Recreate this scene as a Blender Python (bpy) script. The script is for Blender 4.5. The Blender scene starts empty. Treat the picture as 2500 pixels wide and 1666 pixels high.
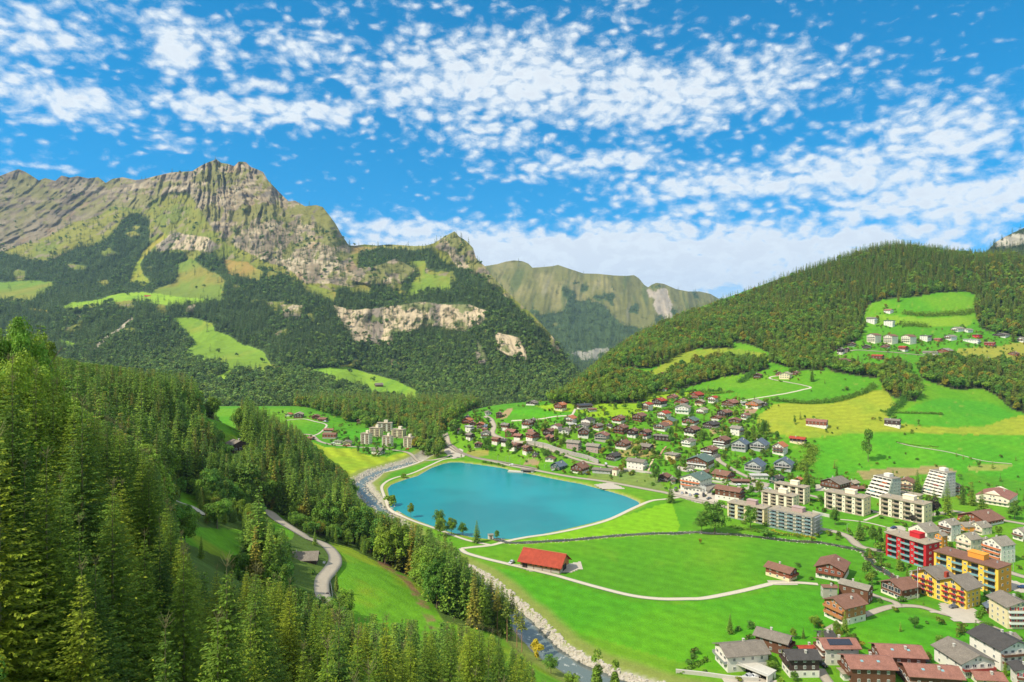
import bpy, math, random
import numpy as np
from mathutils import Vector
R = math.radians
random.seed(7)
rng = np.random.default_rng(7)
sc = bpy.context.scene
col = sc.collection
# ---------------------------------------------------------------- camera
F = 1667.0; CX = 1250.0; CY = 790.0; H = 130.0
cam = bpy.data.cameras.new('camera'); camo = bpy.data.objects.new('camera', cam); col.objects.link(camo)
camo.location = (0, 0, H); camo.rotation_euler = (R(90), 0, 0)
cam.sensor_width = 36; cam.lens = 36 * F / 2500
cam.shift_y = -43 / 2500
cam.clip_start = 0.5; cam.clip_end = 40000
sc.camera = camo
sc.view_settings.view_transform = 'Standard'; sc.view_settings.look = 'None'
sc.view_settings.gamma = 1; sc.view_settings.exposure = 0.22
sc.render.resolution_x = 1024; sc.render.resolution_y = 682
# ---------------------------------------------------------------- sun and sky
SUNV = Vector((-0.62, -0.36, 0.80)).normalized()
SEL = math.asin(SUNV.z); SAZ = math.atan2(SUNV.x, SUNV.y)
sun = bpy.data.lights.new('sun', 'SUN'); sun.energy = 4.9; sun.angle = R(0.53); sun.color = (1, 0.93, 0.79)
suno = bpy.data.objects.new('sun', sun); col.objects.link(suno)
suno.rotation_euler = SUNV.to_track_quat('Z', 'Y').to_euler()

class NT:
    """small helper for building node graphs"""
    def __init__(s, tree): s.t = tree; s.n = tree.nodes; s.l = tree.links
    def node(s, typ, **kw):
        n = s.n.new(typ)
        for k, v in kw.items(): setattr(n, k, v)
        return n
    def put(s, sock, v):
        if hasattr(v, 'is_linked') or hasattr(v, 'links'): s.l.new(v, sock)
        else: sock.default_value = v
    def math(s, op, a, b=0.0, c=None, clamp=False):
        n = s.node('ShaderNodeMath', operation=op); n.use_clamp = clamp
        s.put(n.inputs[0], a); s.put(n.inputs[1], b)
        if c is not None: s.put(n.inputs[2], c)
        return n.outputs[0]
    def mix(s, f, a, b, typ='MIX'):
        n = s.node('ShaderNodeMix', data_type='RGBA', blend_type=typ)
        s.put(n.inputs[0], f); s.put(n.inputs[6], a); s.put(n.inputs[7], b)
        return n.outputs[2]
    def noise(s, vec, scale, detail=4, rough=.55, dims='3D', out=0, dist=0.0):
        n = s.node('ShaderNodeTexNoise', noise_dimensions=dims)
        if vec is not None: s.l.new(vec, n.inputs['Vector'])
        n.inputs['Scale'].default_value = scale; n.inputs['Detail'].default_value = detail
        n.inputs['Roughness'].default_value = rough; n.inputs['Distortion'].default_value = dist
        return n.outputs[out]
    def ramp(s, f, stops, mode='LINEAR'):
        n = s.node('ShaderNodeValToRGB'); s.put(n.inputs[0], f); cr = n.color_ramp; cr.interpolation = mode
        while len(cr.elements) < len(stops): cr.elements.new(0.5)
        for e, (p, c) in zip(cr.elements, stops):
            e.position = p; e.color = (c, c, c, 1) if not hasattr(c, '__len__') else (*c, 1)
        return n.outputs[0]
    def sstep(s, x, a, b):
        n = s.node('ShaderNodeMapRange', interpolation_type='SMOOTHSTEP')
        s.put(n.inputs[0], x); n.inputs[1].default_value = a; n.inputs[2].default_value = b
        return n.outputs[0]
    def comb(s, x, y, z=0.0):
        n = s.node('ShaderNodeCombineXYZ'); s.put(n.inputs[0], x); s.put(n.inputs[1], y); s.put(n.inputs[2], z)
        return n.outputs[0]

world = bpy.data.worlds.new('World'); sc.world = world; world.use_nodes = True
W = NT(world.node_tree); W.n.clear()
out = W.node('ShaderNodeOutputWorld'); bg = W.node('ShaderNodeBackground')
sky = W.node('ShaderNodeTexSky', sky_type='NISHITA'); sky.sun_disc = False
sky.sun_elevation = SEL; sky.sun_rotation = SAZ; sky.altitude = 1100; sky.air_density = 1.0; sky.dust_density = 0.3; sky.ozone_density = 2.5
hs = W.node('ShaderNodeHueSaturation'); hs.inputs['Saturation'].default_value = 1.95; hs.inputs['Value'].default_value = 1.5; hs.inputs['Hue'].default_value = 0.484
W.l.new(sky.outputs[0], hs.inputs['Color'])
tc = W.node('ShaderNodeTexCoord'); sx = W.node('ShaderNodeSeparateXYZ'); W.l.new(tc.outputs['Generated'], sx.inputs[0])
dx, dy, dz = sx.outputs
W.l.new(W.comb(dx, dy, W.math('MULTIPLY_ADD', dz, 0.85, 0.17)), sky.inputs[0])
hor = W.math('POWER', W.math('ADD', W.math('MULTIPLY', dx, dx), W.math('MULTIPLY', dy, dy)), .5)
az = W.math('ARCTAN2', dx, dy); el = W.math('ARCTAN2', dz, hor)
zc = W.math('ADD', W.math('MAXIMUM', dz, 0.0), 0.17)
pu = W.math('DIVIDE', dx, zc); pv = W.math('DIVIDE', dy, zc)
P = W.comb(pu, pv)
# banks of cloud over the valley: (azimuth, elevation, half width, half height, strength) from px in the sky
def aed(px, py):
    x = (px - CX) / F; z = (CY - py) / F
    return math.atan2(x, 1), math.atan2(z, math.hypot(x, 1))
banks = [(1250,190,330,130,1.0),(1620,230,420,95,.95),(1030,250,170,75,.8),(1180,330,190,50,.75),(1850,180,220,70,.55),
         (1950,440,560,62,1.0),(1450,400,230,45,.8),(2330,330,230,110,.85),(2330,490,420,75,1.1),(1750,505,200,30,.7),
         (1450,640,800,80,1.7),(2050,600,420,60,1.2),(1600,690,500,40,1.2),(960,560,220,34,1.0),
         (90,90,170,75,.85),(410,120,75,75,.95),(180,250,200,48,1.05),(60,190,140,50,.7),(560,120,110,60,.5),(480,260,130,45,.85),(740,275,190,40,1.0),(660,210,70,28,.9),
         (760,110,160,80,.6),(330,30,260,45,.6),(300,330,160,60,.25),(1000,120,200,60,.45),(430,350,60,18,.75),(550,285,110,38,.8),(850,175,80,40,.55),(120,410,90,8,.8)]
tot = None
for (px, py, wx, wy, st) in banks:
    a0, e0 = aed(px, py); a1, _ = aed(px + wx, py); _, e1 = aed(px, py - wy)
    qa = W.math('DIVIDE', W.math('SUBTRACT', az, a0), abs(a1 - a0)); qe = W.math('DIVIDE', W.math('SUBTRACT', el, e0), abs(e1 - e0))
    q = W.math('ADD', W.math('MULTIPLY', qa, qa), W.math('MULTIPLY', qe, qe))
    g = W.math('MULTIPLY', W.math('EXPONENT', W.math('MULTIPLY', q, -0.8)), st)
    tot = g if tot is None else W.math('MAXIMUM', tot, g)
# unseen cloud added overhead and behind the viewer as white fill light
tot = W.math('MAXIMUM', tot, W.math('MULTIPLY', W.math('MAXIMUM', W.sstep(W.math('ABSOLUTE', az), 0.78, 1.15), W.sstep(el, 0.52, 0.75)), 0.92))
P = W.comb(dx, dy, W.math('MULTIPLY', dz, 1.75))
warp = W.noise(P, 14, 3, .5, '3D', 1)
wv = W.node('ShaderNodeVectorMath', operation='MULTIPLY_ADD'); W.l.new(warp, wv.inputs[0]); wv.inputs[1].default_value = (.03, .03, .03); W.l.new(P, wv.inputs[2])
PW = wv.outputs[0]
n1 = W.noise(PW, 7, 2, .5); n2 = W.noise(PW, 38.0, 3, .58); n3 = W.noise(PW, 85.0, 6, .68)
vo = W.node('ShaderNodeTexVoronoi', voronoi_dimensions='3D', feature='SMOOTH_F1'); W.l.new(PW, vo.inputs['Vector']); vo.inputs['Scale'].default_value = 54; vo.inputs['Smoothness'].default_value = .8
puff = W.math('SUBTRACT', 1.0, vo.outputs['Distance'])
nn = W.math('ADD', W.math('ADD', W.math('MULTIPLY', n2, .37), W.math('MULTIPLY', W.math('MULTIPLY_ADD', puff, 1.25, -.2), .33)), W.math('ADD', W.math('MULTIPLY', n1, .28), W.math('MULTIPLY', n3, .36)))
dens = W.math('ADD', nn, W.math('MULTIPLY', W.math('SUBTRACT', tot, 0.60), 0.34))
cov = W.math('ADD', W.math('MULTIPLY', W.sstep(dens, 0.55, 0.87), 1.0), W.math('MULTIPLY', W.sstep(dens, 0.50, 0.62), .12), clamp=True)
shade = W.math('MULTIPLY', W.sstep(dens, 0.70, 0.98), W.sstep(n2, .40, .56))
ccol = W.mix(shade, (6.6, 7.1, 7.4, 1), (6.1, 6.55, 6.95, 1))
near = W.sstep(el, 0.0, 0.16)
# thin milky veil under the low bank
veil = W.math('MULTIPLY', W.math('SUBTRACT', 1.0, W.sstep(el, 0.0, 0.115)), 0.75)
cov2 = W.math('MAXIMUM', W.math('MULTIPLY', cov, 0.93), W.math('MULTIPLY', veil, W.sstep(az, -0.35, -0.05)))
up = W.sstep(dz, 0.0, 0.02)
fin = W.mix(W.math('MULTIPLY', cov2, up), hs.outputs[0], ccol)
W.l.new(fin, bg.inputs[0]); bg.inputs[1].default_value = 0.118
W.l.new(bg.outputs[0], out.inputs[0])
world.cycles.sampling_method = 'MANUAL'; world.cycles.sample_map_resolution = 512

# ---------------------------------------------------------------- helpers
def tag(o, label=None, cat=None, group=None, kind=None):
    if label: o['label'] = label
    if cat: o['category'] = cat
    if group: o['group'] = group
    if kind: o['kind'] = kind
    return o
def empty(name, loc, rz=0, label=None, cat=None, group=None):
    o = bpy.data.objects.new(name, None); col.objects.link(o); o.location = loc; o.rotation_euler = (0, 0, rz)
    o.empty_display_size = 1
    return tag(o, label, cat, group)
def mesh_np(name, V, Fc, smooth=False, mats=()):
    """numpy verts (n,3) and faces (m,k) -> mesh"""
    me = bpy.data.meshes.new(name); V = np.asarray(V, dtype=np.float32); Fc = np.asarray(Fc, dtype=np.int32)
    me.vertices.add(len(V)); me.vertices.foreach_set('co', V.ravel())
    m, k = Fc.shape
    me.loops.add(m * k); me.loops.foreach_set('vertex_index', Fc.ravel())
    me.polygons.add(m); me.polygons.foreach_set('loop_start', np.arange(0, m * k, k, dtype=np.int32))
    me.polygons.foreach_set('use_smooth', np.full(m, smooth, dtype=bool))
    me.update(calc_edges=True)
    for x in mats: me.materials.append(x)
    return me
def link(name, me, parent=None):
    o = bpy.data.objects.new(name, me); col.objects.link(o)
    if parent is not None: o.parent = parent
    return o
def colattr(me, C, name='Col'):
    a = me.color_attributes.new(name, 'FLOAT_COLOR', 'POINT'); d = np.ones((len(C), 4), dtype=np.float32); d[:, :3] = C
    a.data.foreach_set('color', d.ravel())
def material(name):
    m = bpy.data.materials.new(name); m.use_nodes = True; t = NT(m.node_tree); b = t.n['Principled BSDF']
    return m, t, b
def simple_mat(name, c, rough=.7, var=.12, scale=.8, spec=.3, bump=0, metal=0):
    m, t, b = material(name); g = t.node('ShaderNodeNewGeometry')
    n = t.noise(g.outputs['Position'], scale, 4, .6)
    v = t.math('MULTIPLY_ADD', n, 2 * var, 1 - var)
    mx = t.mix(1.0, (*c, 1), t.comb(v, v, v), 'MULTIPLY')
    t.l.new(mx, b.inputs['Base Color']); b.inputs['Roughness'].default_value = rough
    b.inputs['Specular IOR Level'].default_value = spec; b.inputs['Metallic'].default_value = metal
    if bump:
        bn = t.node('ShaderNodeBump'); bn.inputs['Strength'].default_value = bump; t.l.new(n, bn.inputs['Height']); t.l.new(bn.outputs[0], b.inputs['Normal'])
    return m
# gradient noise in numpy
_perm = np.random.default_rng(3).permutation(512); _perm = np.concatenate([_perm, _perm])
_ga = np.random.default_rng(4).uniform(0, 2 * np.pi, 1024)
def pn(x, y):
    x = np.asarray(x, dtype=float); y = np.asarray(y, dtype=float)
    xi = np.floor(x).astype(int); yi = np.floor(y).astype(int); xf = x - xi; yf = y - yi
    def g(ix, iy, ax, ay):
        h = _ga[_perm[(_perm[ix & 511] + iy) & 511]]
        return np.cos(h) * ax + np.sin(h) * ay
    u = xf**3 * (xf * (xf * 6 - 15) + 10); v = yf**3 * (yf * (yf * 6 - 15) + 10)
    a = g(xi, yi, xf, yf); b = g(xi + 1, yi, xf - 1, yf); c = g(xi, yi + 1, xf, yf - 1); d = g(xi + 1, yi + 1, xf - 1, yf - 1)
    return (a + u * (b - a)) * (1 - v) + (c + u * (d - c)) * v
def fbm(x, y, o=5, g=.5):
    s = 0; a = 1.0; t = 0
    for i in range(o): s = s + a * pn(x * 2**i + 17.3 * i, y * 2**i + 5.1 * i); t += a; a *= g
    return s / t * 1.6
def ridged(x, y, o=5, g=.55):
    s = 0; a = 1.0; t = 0
    for i in range(o): s = s + a * (1 - 2.2 * np.abs(pn(x * 2**i + 9.7 * i, y * 2**i + 3.3 * i))); t += a; a *= g
    return s / t
def unp(px, py, Y):
    """photo point at depth Y -> world"""
    px = np.asarray(px, float); py = np.asarray(py, float)
    return (px - CX) / F * Y, Y + 0 * px, H + (CY - py) / F * Y
def toPx(X, Y, Z): return CX + X / Y * F, CY - (Z - H) / Y * F
def inpoly(px, py, poly):
    px = np.asarray(px, float); py = np.asarray(py, float); r = np.zeros(np.broadcast(px, py).shape, bool)
    n = len(poly)
    for i in range(n):
        x0, y0 = poly[i]; x1, y1 = poly[(i + 1) % n]
        if y0 == y1: continue
        c = ((y0 > py) != (y1 > py)) & (px < (x1 - x0) * (py - y0) / (y1 - y0) + x0)
        r ^= c
    return r
def segdist(x, y, line):
    d = np.full(np.broadcast(x, y).shape, 1e9)
    for (x0, y0), (x1, y1) in zip(line[:-1], line[1:]):
        vx, vy = x1 - x0, y1 - y0; t = np.clip(((x - x0) * vx + (y - y0) * vy) / (vx * vx + vy * vy + 1e-9), 0, 1)
        d = np.minimum(d, np.hypot(x - x0 - t * vx, y - y0 - t * vy))
    return d
def sm(x, a, b):
    t = np.clip((x - a) / (b - a), 0, 1); return t * t * (3 - 2 * t)
def mixc(C, c, w): return C * (1 - w[:, None]) + np.asarray(c)[None, :] * w[:, None]
# ================================================================ TERRAIN
class TPS:
    def __init__(s, pts, lam=2.0):
        p = np.array(pts, float); s.x = p[:, 0] / 100; s.y = p[:, 1] / 100; z = p[:, 2]; n = len(z)
        r2 = (s.x[:, None] - s.x)**2 + (s.y[:, None] - s.y)**2
        K = 0.5 * r2 * np.log(r2 + 1e-9) + lam * 0.01 * np.eye(n)
        P = np.stack([np.ones(n), s.x, s.y], 1); A = np.zeros((n + 3, n + 3)); A[:n, :n] = K; A[:n, n:] = P; A[n:, :n] = P.T
        s.w = np.linalg.solve(A, np.concatenate([z, np.zeros(3)]))
    def __call__(s, X, Y):
        X = np.asarray(X, float) / 100; Y = np.asarray(Y, float) / 100; sh = np.broadcast(X, Y).shape
        x = np.broadcast_to(X, sh).ravel(); y = np.broadcast_to(Y, sh).ravel(); o = np.zeros(len(x)); n = len(s.x)
        for i in range(n):
            r2 = (x - s.x[i])**2 + (y - s.y[i])**2; o += s.w[i] * 0.5 * r2 * np.log(r2 + 1e-9)
        return (o + s.w[n] + s.w[n + 1] * x + s.w[n + 2] * y).reshape(sh)
LP = [(0,-60,118),(0,0,101),(-40,0,130),(30,0,80),(-80,0,142),(70,0,50),(110,0,20),(140,0,-5),(200,0,-40),(0,60,79),(40,60,58),(-60,60,114),(0,120,57),(50,120,32),(-40,120,78),(-75,100,104),(-100,120,112),
 (100,120,5),(0,180,36),(50,180,14),(-50,180,50),(-100,180,78),(-160,200,112),(-20,215,24),(10,215,15),(-66,245,30),(-72,282,30),(-90,310,30.5),(-112,340,31),(-130,375,31),(-62,258,28),
 (-90,270,37),(-110,300,42),(-146,300,54),(-161,400,55),(-175,430,62),(-200,420,74),(-150,450,38),(-130,450,18),(-110,480,-1),(-160,520,22),(-200,520,44),(-230,500,60),(-250,400,90),
 (-200,300,88),(-200,600,15),(-260,600,38),(-300,500,76),(-300,300,112),(-250,200,122),(-150,100,122),(-200,700,-5),(-300,700,22),(-400,700,50),(-400,500,92),(-350,800,0),(-450,900,0),(-420,1000,-25),
 (-23,257,16),(-39,258,19),(-61,290,24),(-46,307,13),(-83,346,20),(-80,400,1),(-40,345,0),(-8,305,-1),(8,268,-1),(22,247,-1),(60,215,-3),(110,195,-8),(7,237,9),(30,300,-20),(0,360,-22),(-40,420,-22),(-60,520,-22),(-120,620,-20),
 (-650,900,5),(-800,1100,-30),(-560,700,60),(-700,1500,-110),(-1200,1500,-110),(-400,1300,-80),(-1100,900,30),(100,300,-50),(150,200,-40),(-500,300,140),(-700,600,70),(-500,0,170),(-100,-100,165),(200,-100,-30)]
# right hill: photo point + distance
RPx = [(1100,1100,700),(1100,1060,735),(1100,1030,765),(1180,1105,690),(1180,1040,745),(1180,1000,795),(1300,1140,619),(1300,1060,690),(1300,1000,760),(1300,985,800),(1450,1150,602),(1450,1100,650),(1450,1000,760),(1450,968,830),(1450,920,930),
 (1480,885,1050),(1600,1180,556),(1600,1100,640),(1600,1000,770),(1600,960,850),(1600,925,950),(1600,870,1100),(1620,815,1230),(1750,1230,492),(1750,1180,540),(1750,1100,630),(1750,1000,760),(1750,940,860),(1750,900,950),
 (1750,860,1050),(1750,810,1160),(1790,765,1350),(1880,1180,552),(1880,1130,595),(1880,1050,665),(1880,1000,725),(2000,1195,535),(2000,1130,595),(2000,1060,650),(2000,1000,720),(2000,950,790),(2000,900,880),(2000,870,950),(2000,830,1040),
 (2000,760,1180),(2000,672,1400),(2200,1180,555),(2200,1130,598),(2200,1060,652),(2200,1000,715),(2200,960,760),(2200,900,860),(2200,870,920),(2200,835,1000),(2200,790,1075),(2200,740,1150),(2200,700,1220),(2200,608,1420),
 (2400,1180,560),(2400,1050,680),(2400,1000,740),(2400,930,830),(2400,880,920),(2400,850,970),(2400,800,1060),(2400,700,1250),(2380,635,1400),(2500,1180,560),(2500,1050,680),(2500,930,830),(2500,850,970),(2500,720,1200),(2500,632,1390),
 (2900,1180,560),(2900,1050,690),(2900,850,980),(2900,600,1400),(3300,1050,700),(3300,700,1300)]
RP = []
for a in RPx:
    X, Y, Z = unp(*a); RP.append((float(X), float(Y), float(Z)))
RP += [(-120,760,-25),(-110,840,-15),(-60,900,5),(20,900,10),(90,960,30),(-60,980,-60),(60,1080,-50),(130,1200,0),(200,1400,60),(330,1600,120),(700,1700,230),(1100,1700,240),(-30,620,-25),(-20,680,-6),
       (60,540,-25),(120,480,-25),(220,430,-25),(300,460,-18),(420,440,-25),(700,450,-25),(900,450,-25),(0,1500,-130),(200,1800,0)]
tL = TPS(LP); tR = TPS(RP)
def smax(a, b, k):
    h = np.clip(0.5 + 0.5 * (a - b) / k, 0, 1); return b + (a - b) * h + k * h * (1 - h)
RIVER = [(-70,760),(-93,650),(-120,600),(-124,555),(-106,510),(-88,471),(-62,405),(-22,352),(2,304),(14,275),(27,257),(55,237),(106,220),(190,205),(320,190),(520,150)]
def _terr(X, Y):
    X = np.asarray(X, float); Y = np.asarray(Y, float)
    l = tL(X, Y); r = tR(X, Y)
    l = l + fbm(X / 60, Y / 60, 4) * 2.2 * sm(l, 5, 40); r = r + fbm(X / 110 + 9, Y / 110, 4) * 3.5 * sm(r, 5, 50) * sm(Y, 560, 800)
    fl = -sm(Y, 980, 1900) * 120 + sm(X, -60, -250) * 12 * np.exp(-((Y - 930) / 130)**2)
    h = smax(smax(l, fl, 3.0), r, 6.0)
    d = segdist(X, Y, RIVER); w = 8 + 0 * d
    h = h - 3.2 * (1 - sm(d, w * .45, w * 1.15)) * (h < 6)
    return h
# baked on a world grid, then read bilinearly by everything that stands on the ground
GX = np.arange(-1500, 2200.1, 4.0); GY = np.arange(-100, 2100.1, 4.0)
gx, gy = np.meshgrid(GX, GY); GZ = _terr(gx, gy)
def _bil(X, Y):
    X = np.clip(np.asarray(X, float), GX[0], GX[-1] - .01); Y = np.clip(np.asarray(Y, float), GY[0], GY[-1] - .01)
    fx = (X - GX[0]) / 4; fy = (Y - GY[0]) / 4; i = fx.astype(int); j = fy.astype(int); u = fx - i; v = fy - j
    return (GZ[j, i] * (1 - u) + GZ[j, i + 1] * u) * (1 - v) + (GZ[j + 1, i] * (1 - u) + GZ[j + 1, i + 1] * u) * v
terr = _bil
YS = np.concatenate([np.arange(6, 400, 1.0), np.arange(400, 2000, 2.5)])
def hit(px, py, ymin=6):
    """where the line of sight through a photo point meets the near terrain"""
    px = np.atleast_1d(np.asarray(px, float)); py = np.atleast_1d(np.asarray(py, float)); Yr = YS[YS >= ymin]
    Xr = (px[:, None] - CX) / F * Yr; Zr = H + (CY - py[:, None]) / F * Yr
    b = Zr <= terr(Xr, np.broadcast_to(Yr, Xr.shape)); k = b.argmax(1); ok = b.any(1)
    Y = Yr[k]; X = (px - CX) / F * Y
    return X, Y, terr(X, Y), ok
def hit1(px, py, ymin=6):
    X, Y, Z, ok = hit(px, py, ymin); return float(X[0]), float(Y[0]), float(Z[0])
# ================================================================ FAR MOUNTAINS
SKA = [(-500,470),(-300,440),(-100,450),(0,430),(25,420),(45,413),(62,420),(75,428),(95,441),(110,435),(135,442),(150,429),(172,434),(190,430),(215,436),(240,433),(258,447),(275,437),(300,433),(330,440),(350,438),(380,430),(420,421),(470,418),(490,405),(505,398),(528,389),(540,398),(555,400),(572,406),(583,395),(600,396),(612,408),(628,414),(642,420),
       (655,442),(668,455),(690,478),(705,492),(720,490),(745,504),(772,501),(788,506),(802,524),(818,545),(835,575),(852,600),(870,600),(890,597),(920,600),(950,597),(980,599),(1010,601),(1040,600),(1060,594),(1085,578),(1110,565),(1120,577),(1140,590),(1155,606),(1162,630),(1185,652),(1215,690),(1255,730),(1300,768),(1330,800),(1362,838),(1380,868),(1400,898),(1425,925),(1500,1000)]
SKA_x = np.array([a for a, b in SKA], float); SKA_y = np.array([b for a, b in SKA], float)
PYG = [1100,1000,950,900,850,800,750,700,650,600,550,500,450,400]
YD = {-500:[1050,1250,1400,1650,1850,2050,2300,2650,2950,3250,3500,3700,3900,3950],
      0:   [1050,1230,1420,1650,1850,2050,2250,2650,2950,3200,3400,3600,3800,3850],
      300: [1050,1200,1400,1650,1850,2050,2250,2700,2900,3120,3330,3500,3650,3750],
      420: [1050,1180,1380,1600,1950,2080,2240,2650,2850,3000,3150,3330,3450,3550],
      540: [1050,1160,1350,1580,1950,2080,2260,2450,2700,2850,3000,3150,3300,3400],
      680: [1050,1150,1350,1700,1900,2080,2260,2430,2620,2780,2920,3050,3150,3300],
      800: [1050,1150,1400,1850,1980,2120,2250,2380,2560,2700,2820,2950,3000,3100],
      900: [1060,1200,1650,1980,2080,2200,2260,2420,2580,2950,3100,3200,3200,3200],
      1000:[1080,1250,1700,1950,2050,2180,2230,2420,2650,2900,3100,3200,3200,3200],
      1100:[1150,1400,1700,1850,1960,2130,2180,2330,2600,2650,2750,2800,2900,2900],
      1200:[1250,1500,1700,1830,1930,2050,2160,2300,2500,2600,2700,2800,2900,2900],
      1300:[1300,1550,1700,1830,1920,2010,2130,2250,2500,2600,2700,2800,2900,2900],
      1500:[1400,1650,1800,1950,2100,2200,2300,2400,2500,2600,2700,2800,2900,2900]}
kx = np.array(sorted(YD), float); TA = np.array([YD[int(k)][::-1] for k in kx], float); PYA = np.array(PYG[::-1], float)
def tabY(px, py, kx=kx, T=TA, pg=PYA):
    px = np.asarray(px, float); py = np.asarray(py, float)
    i = np.clip(np.searchsorted(kx, px) - 1, 0, len(kx) - 2); u = np.clip((px - kx[i]) / (kx[i + 1] - kx[i]), 0, 1); u = u * u * (3 - 2 * u)
    j = np.clip(np.searchsorted(pg, py) - 1, 0, len(pg) - 2); v = np.clip((py - pg[j]) / (pg[j + 1] - pg[j]), 0, 1)
    return (T[i, j] * (1 - v) + T[i, j + 1] * v) * (1 - u) + (T[i + 1, j] * (1 - v) + T[i + 1, j + 1] * v) * u
GRASS_A = [  # (polygon, colour)
 ([(-300,640),(0,690),(126,687),(126,702),(69,740),(0,733),(-300,740)], (.16,.27,.03)),
 ([(318,690),(330,650),(352,612),(372,590),(398,566),(404,580),(380,596),(362,622),(345,640),(350,668),(368,690),(350,700)], (.24,.30,.03)),
 ([(429,645),(471,633),(494,652),(528,668),(551,687),(540,717),(543,736),(478,744),(356,728),(383,706),(421,694),(436,675)], (.17,.24,.035)),
 ([(149,748),(170,738),(237,733),(291,717),(352,713),(440,724),(530,736),(478,744),(421,746),(325,733),(268,740),(218,754),(153,754)], (.26,.42,.03)),
 ([(421,779),(467,777),(517,790),(524,809),(566,821),(597,844),(639,859),(666,897),(677,913),(628,905),(574,905),(551,901),(536,886),(490,882),(448,874),(467,840),(440,805)], (.19,.32,.03)),
 ([(497,930),(540,915),(560,903),(575,908),(548,935)], (.24,.42,.03)),
 ([(722,905),(770,901),(850,898),(915,915),(972,934),(1014,953),(1022,990),(1007,992),(953,969),(926,976),(900,978),(899,955),(869,942),(800,925)], (.22,.40,.03)),
 ([(991,642),(1037,638),(1045,668),(1099,680),(1099,707),(1030,714),(991,728),(1007,691),(1030,668)], (.17,.26,.03)),
 ([(547,633),(600,640),(650,668),(631,687),(555,668)], (.24,.24,.05)),
 ([(750,694),(823,714),(815,740),(762,717)], (.20,.24,.04)), ([(855,600),(1050,598),(1060,606),(1000,612),(900,608),(858,622)], (.26,.26,.07)),
 ([(68,752),(110,757),(114,762),(75,758)], (.36,.34,.05)), ([(860,690),(905,700),(900,722),(868,712)], (.17,.24,.04)), ([(140,826),(185,842),(180,852),(140,838)], (.2,.35,.03))]
ROCK_A = [[(379,587),(421,568),(498,580),(536,599),(517,618),(440,608),(383,614)],
 [(651,522),(727,541),(823,564),(852,600),(862,640),(900,687),(870,702),(804,694),(746,694),(708,656),(651,641),(574,600),(560,560)],
 [(811,745),(845,756),(869,760),(905,756),(965,745),(1030,737),(1076,741),(1144,745),(1190,760),(1183,791),(1133,810),(1064,798),(1014,806),(965,814),(957,844),(937,838),(915,846),(895,836),(868,848),(850,810),(831,791)],
 [(1206,814),(1236,818),(1267,825),(1280,850),(1290,883),(1240,871),(1213,856)], [(1164,833),(1180,850),(1194,885),(1170,892),(1160,870)], [(1345,815),(1362,838),(1370,862),(1350,862),(1338,840)],
 [(854,653),(896,653),(968,634),(1014,661),(984,691),(900,698),(857,686)], [(1060,606),(1085,578),(1112,560),(1160,595),(1190,660),(1225,702),(1200,700),(1175,672),(1156,668),(1118,653),(1091,618)],
 [(455,752),(478,745),(475,765),(458,772)], [(680,742),(745,745),(735,780),(690,775)]]
TRLINE = [(-500,640),(-300,640),(0,622),(35,622),(77,641),(110,640),(150,622),(190,604),(235,598),(262,585),(290,552),(312,530),(345,523),(362,540),(352,575),(330,606),(372,614),(400,618),(440,622),(480,625),(520,620),(560,640),(600,650),(650,655),(700,668),(745,695),(800,715),(840,700),(870,660),(880,604),(1045,604),(1080,640),(1115,655),(1160,668),(1200,690),(1230,720),(1500,980)]
def classA(px, py, w1, w2):
    """0 forest 1 rock 2 alpine 3 meadow 4 scree, with ragged edges"""
    jx = px + w1 * 9; jy = py + w2 * 6
    tl = np.interp(jx, [a for a, b in TRLINE], [b for a, b in TRLINE])
    c = np.where(jy > tl, 0, 2)
    up = (jy < np.interp(px, [-300,0,57,115,184,237,275,337,413,460,520,560,600,700,820,850], [640,618,596,580,541,530,503,512,470,470,560,600,560,610,650,600])) & (px < 850)
    c = np.where(up & (c == 2), 5, c)
    cl = fbm((px + 900) / 70, py / 38, 3); c = np.where((c == 0) & (cl + .25 * w1 > .37) & (py < 900), 2, c); c = np.where((c == 0) & (w2 - cl * .4 > .60) & (py > 640) & (py < 870), 1, c)
    for i, p in enumerate(ROCK_A): c = np.where(inpoly(jx, jy, p), 6 if i in (0, 2, 3, 4) else 1, c)
    for i, (p, k) in enumerate(GRASS_A): c = np.where(inpoly(px + w1 * 11, py + w2 * 7, p), 10 + i, c)
    d = segdist(px, py, [(233,850),(262,822),(290,806),(322,780)]); c = np.where(d < 5 + 4 * w1, 4, c)
    return c
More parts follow.
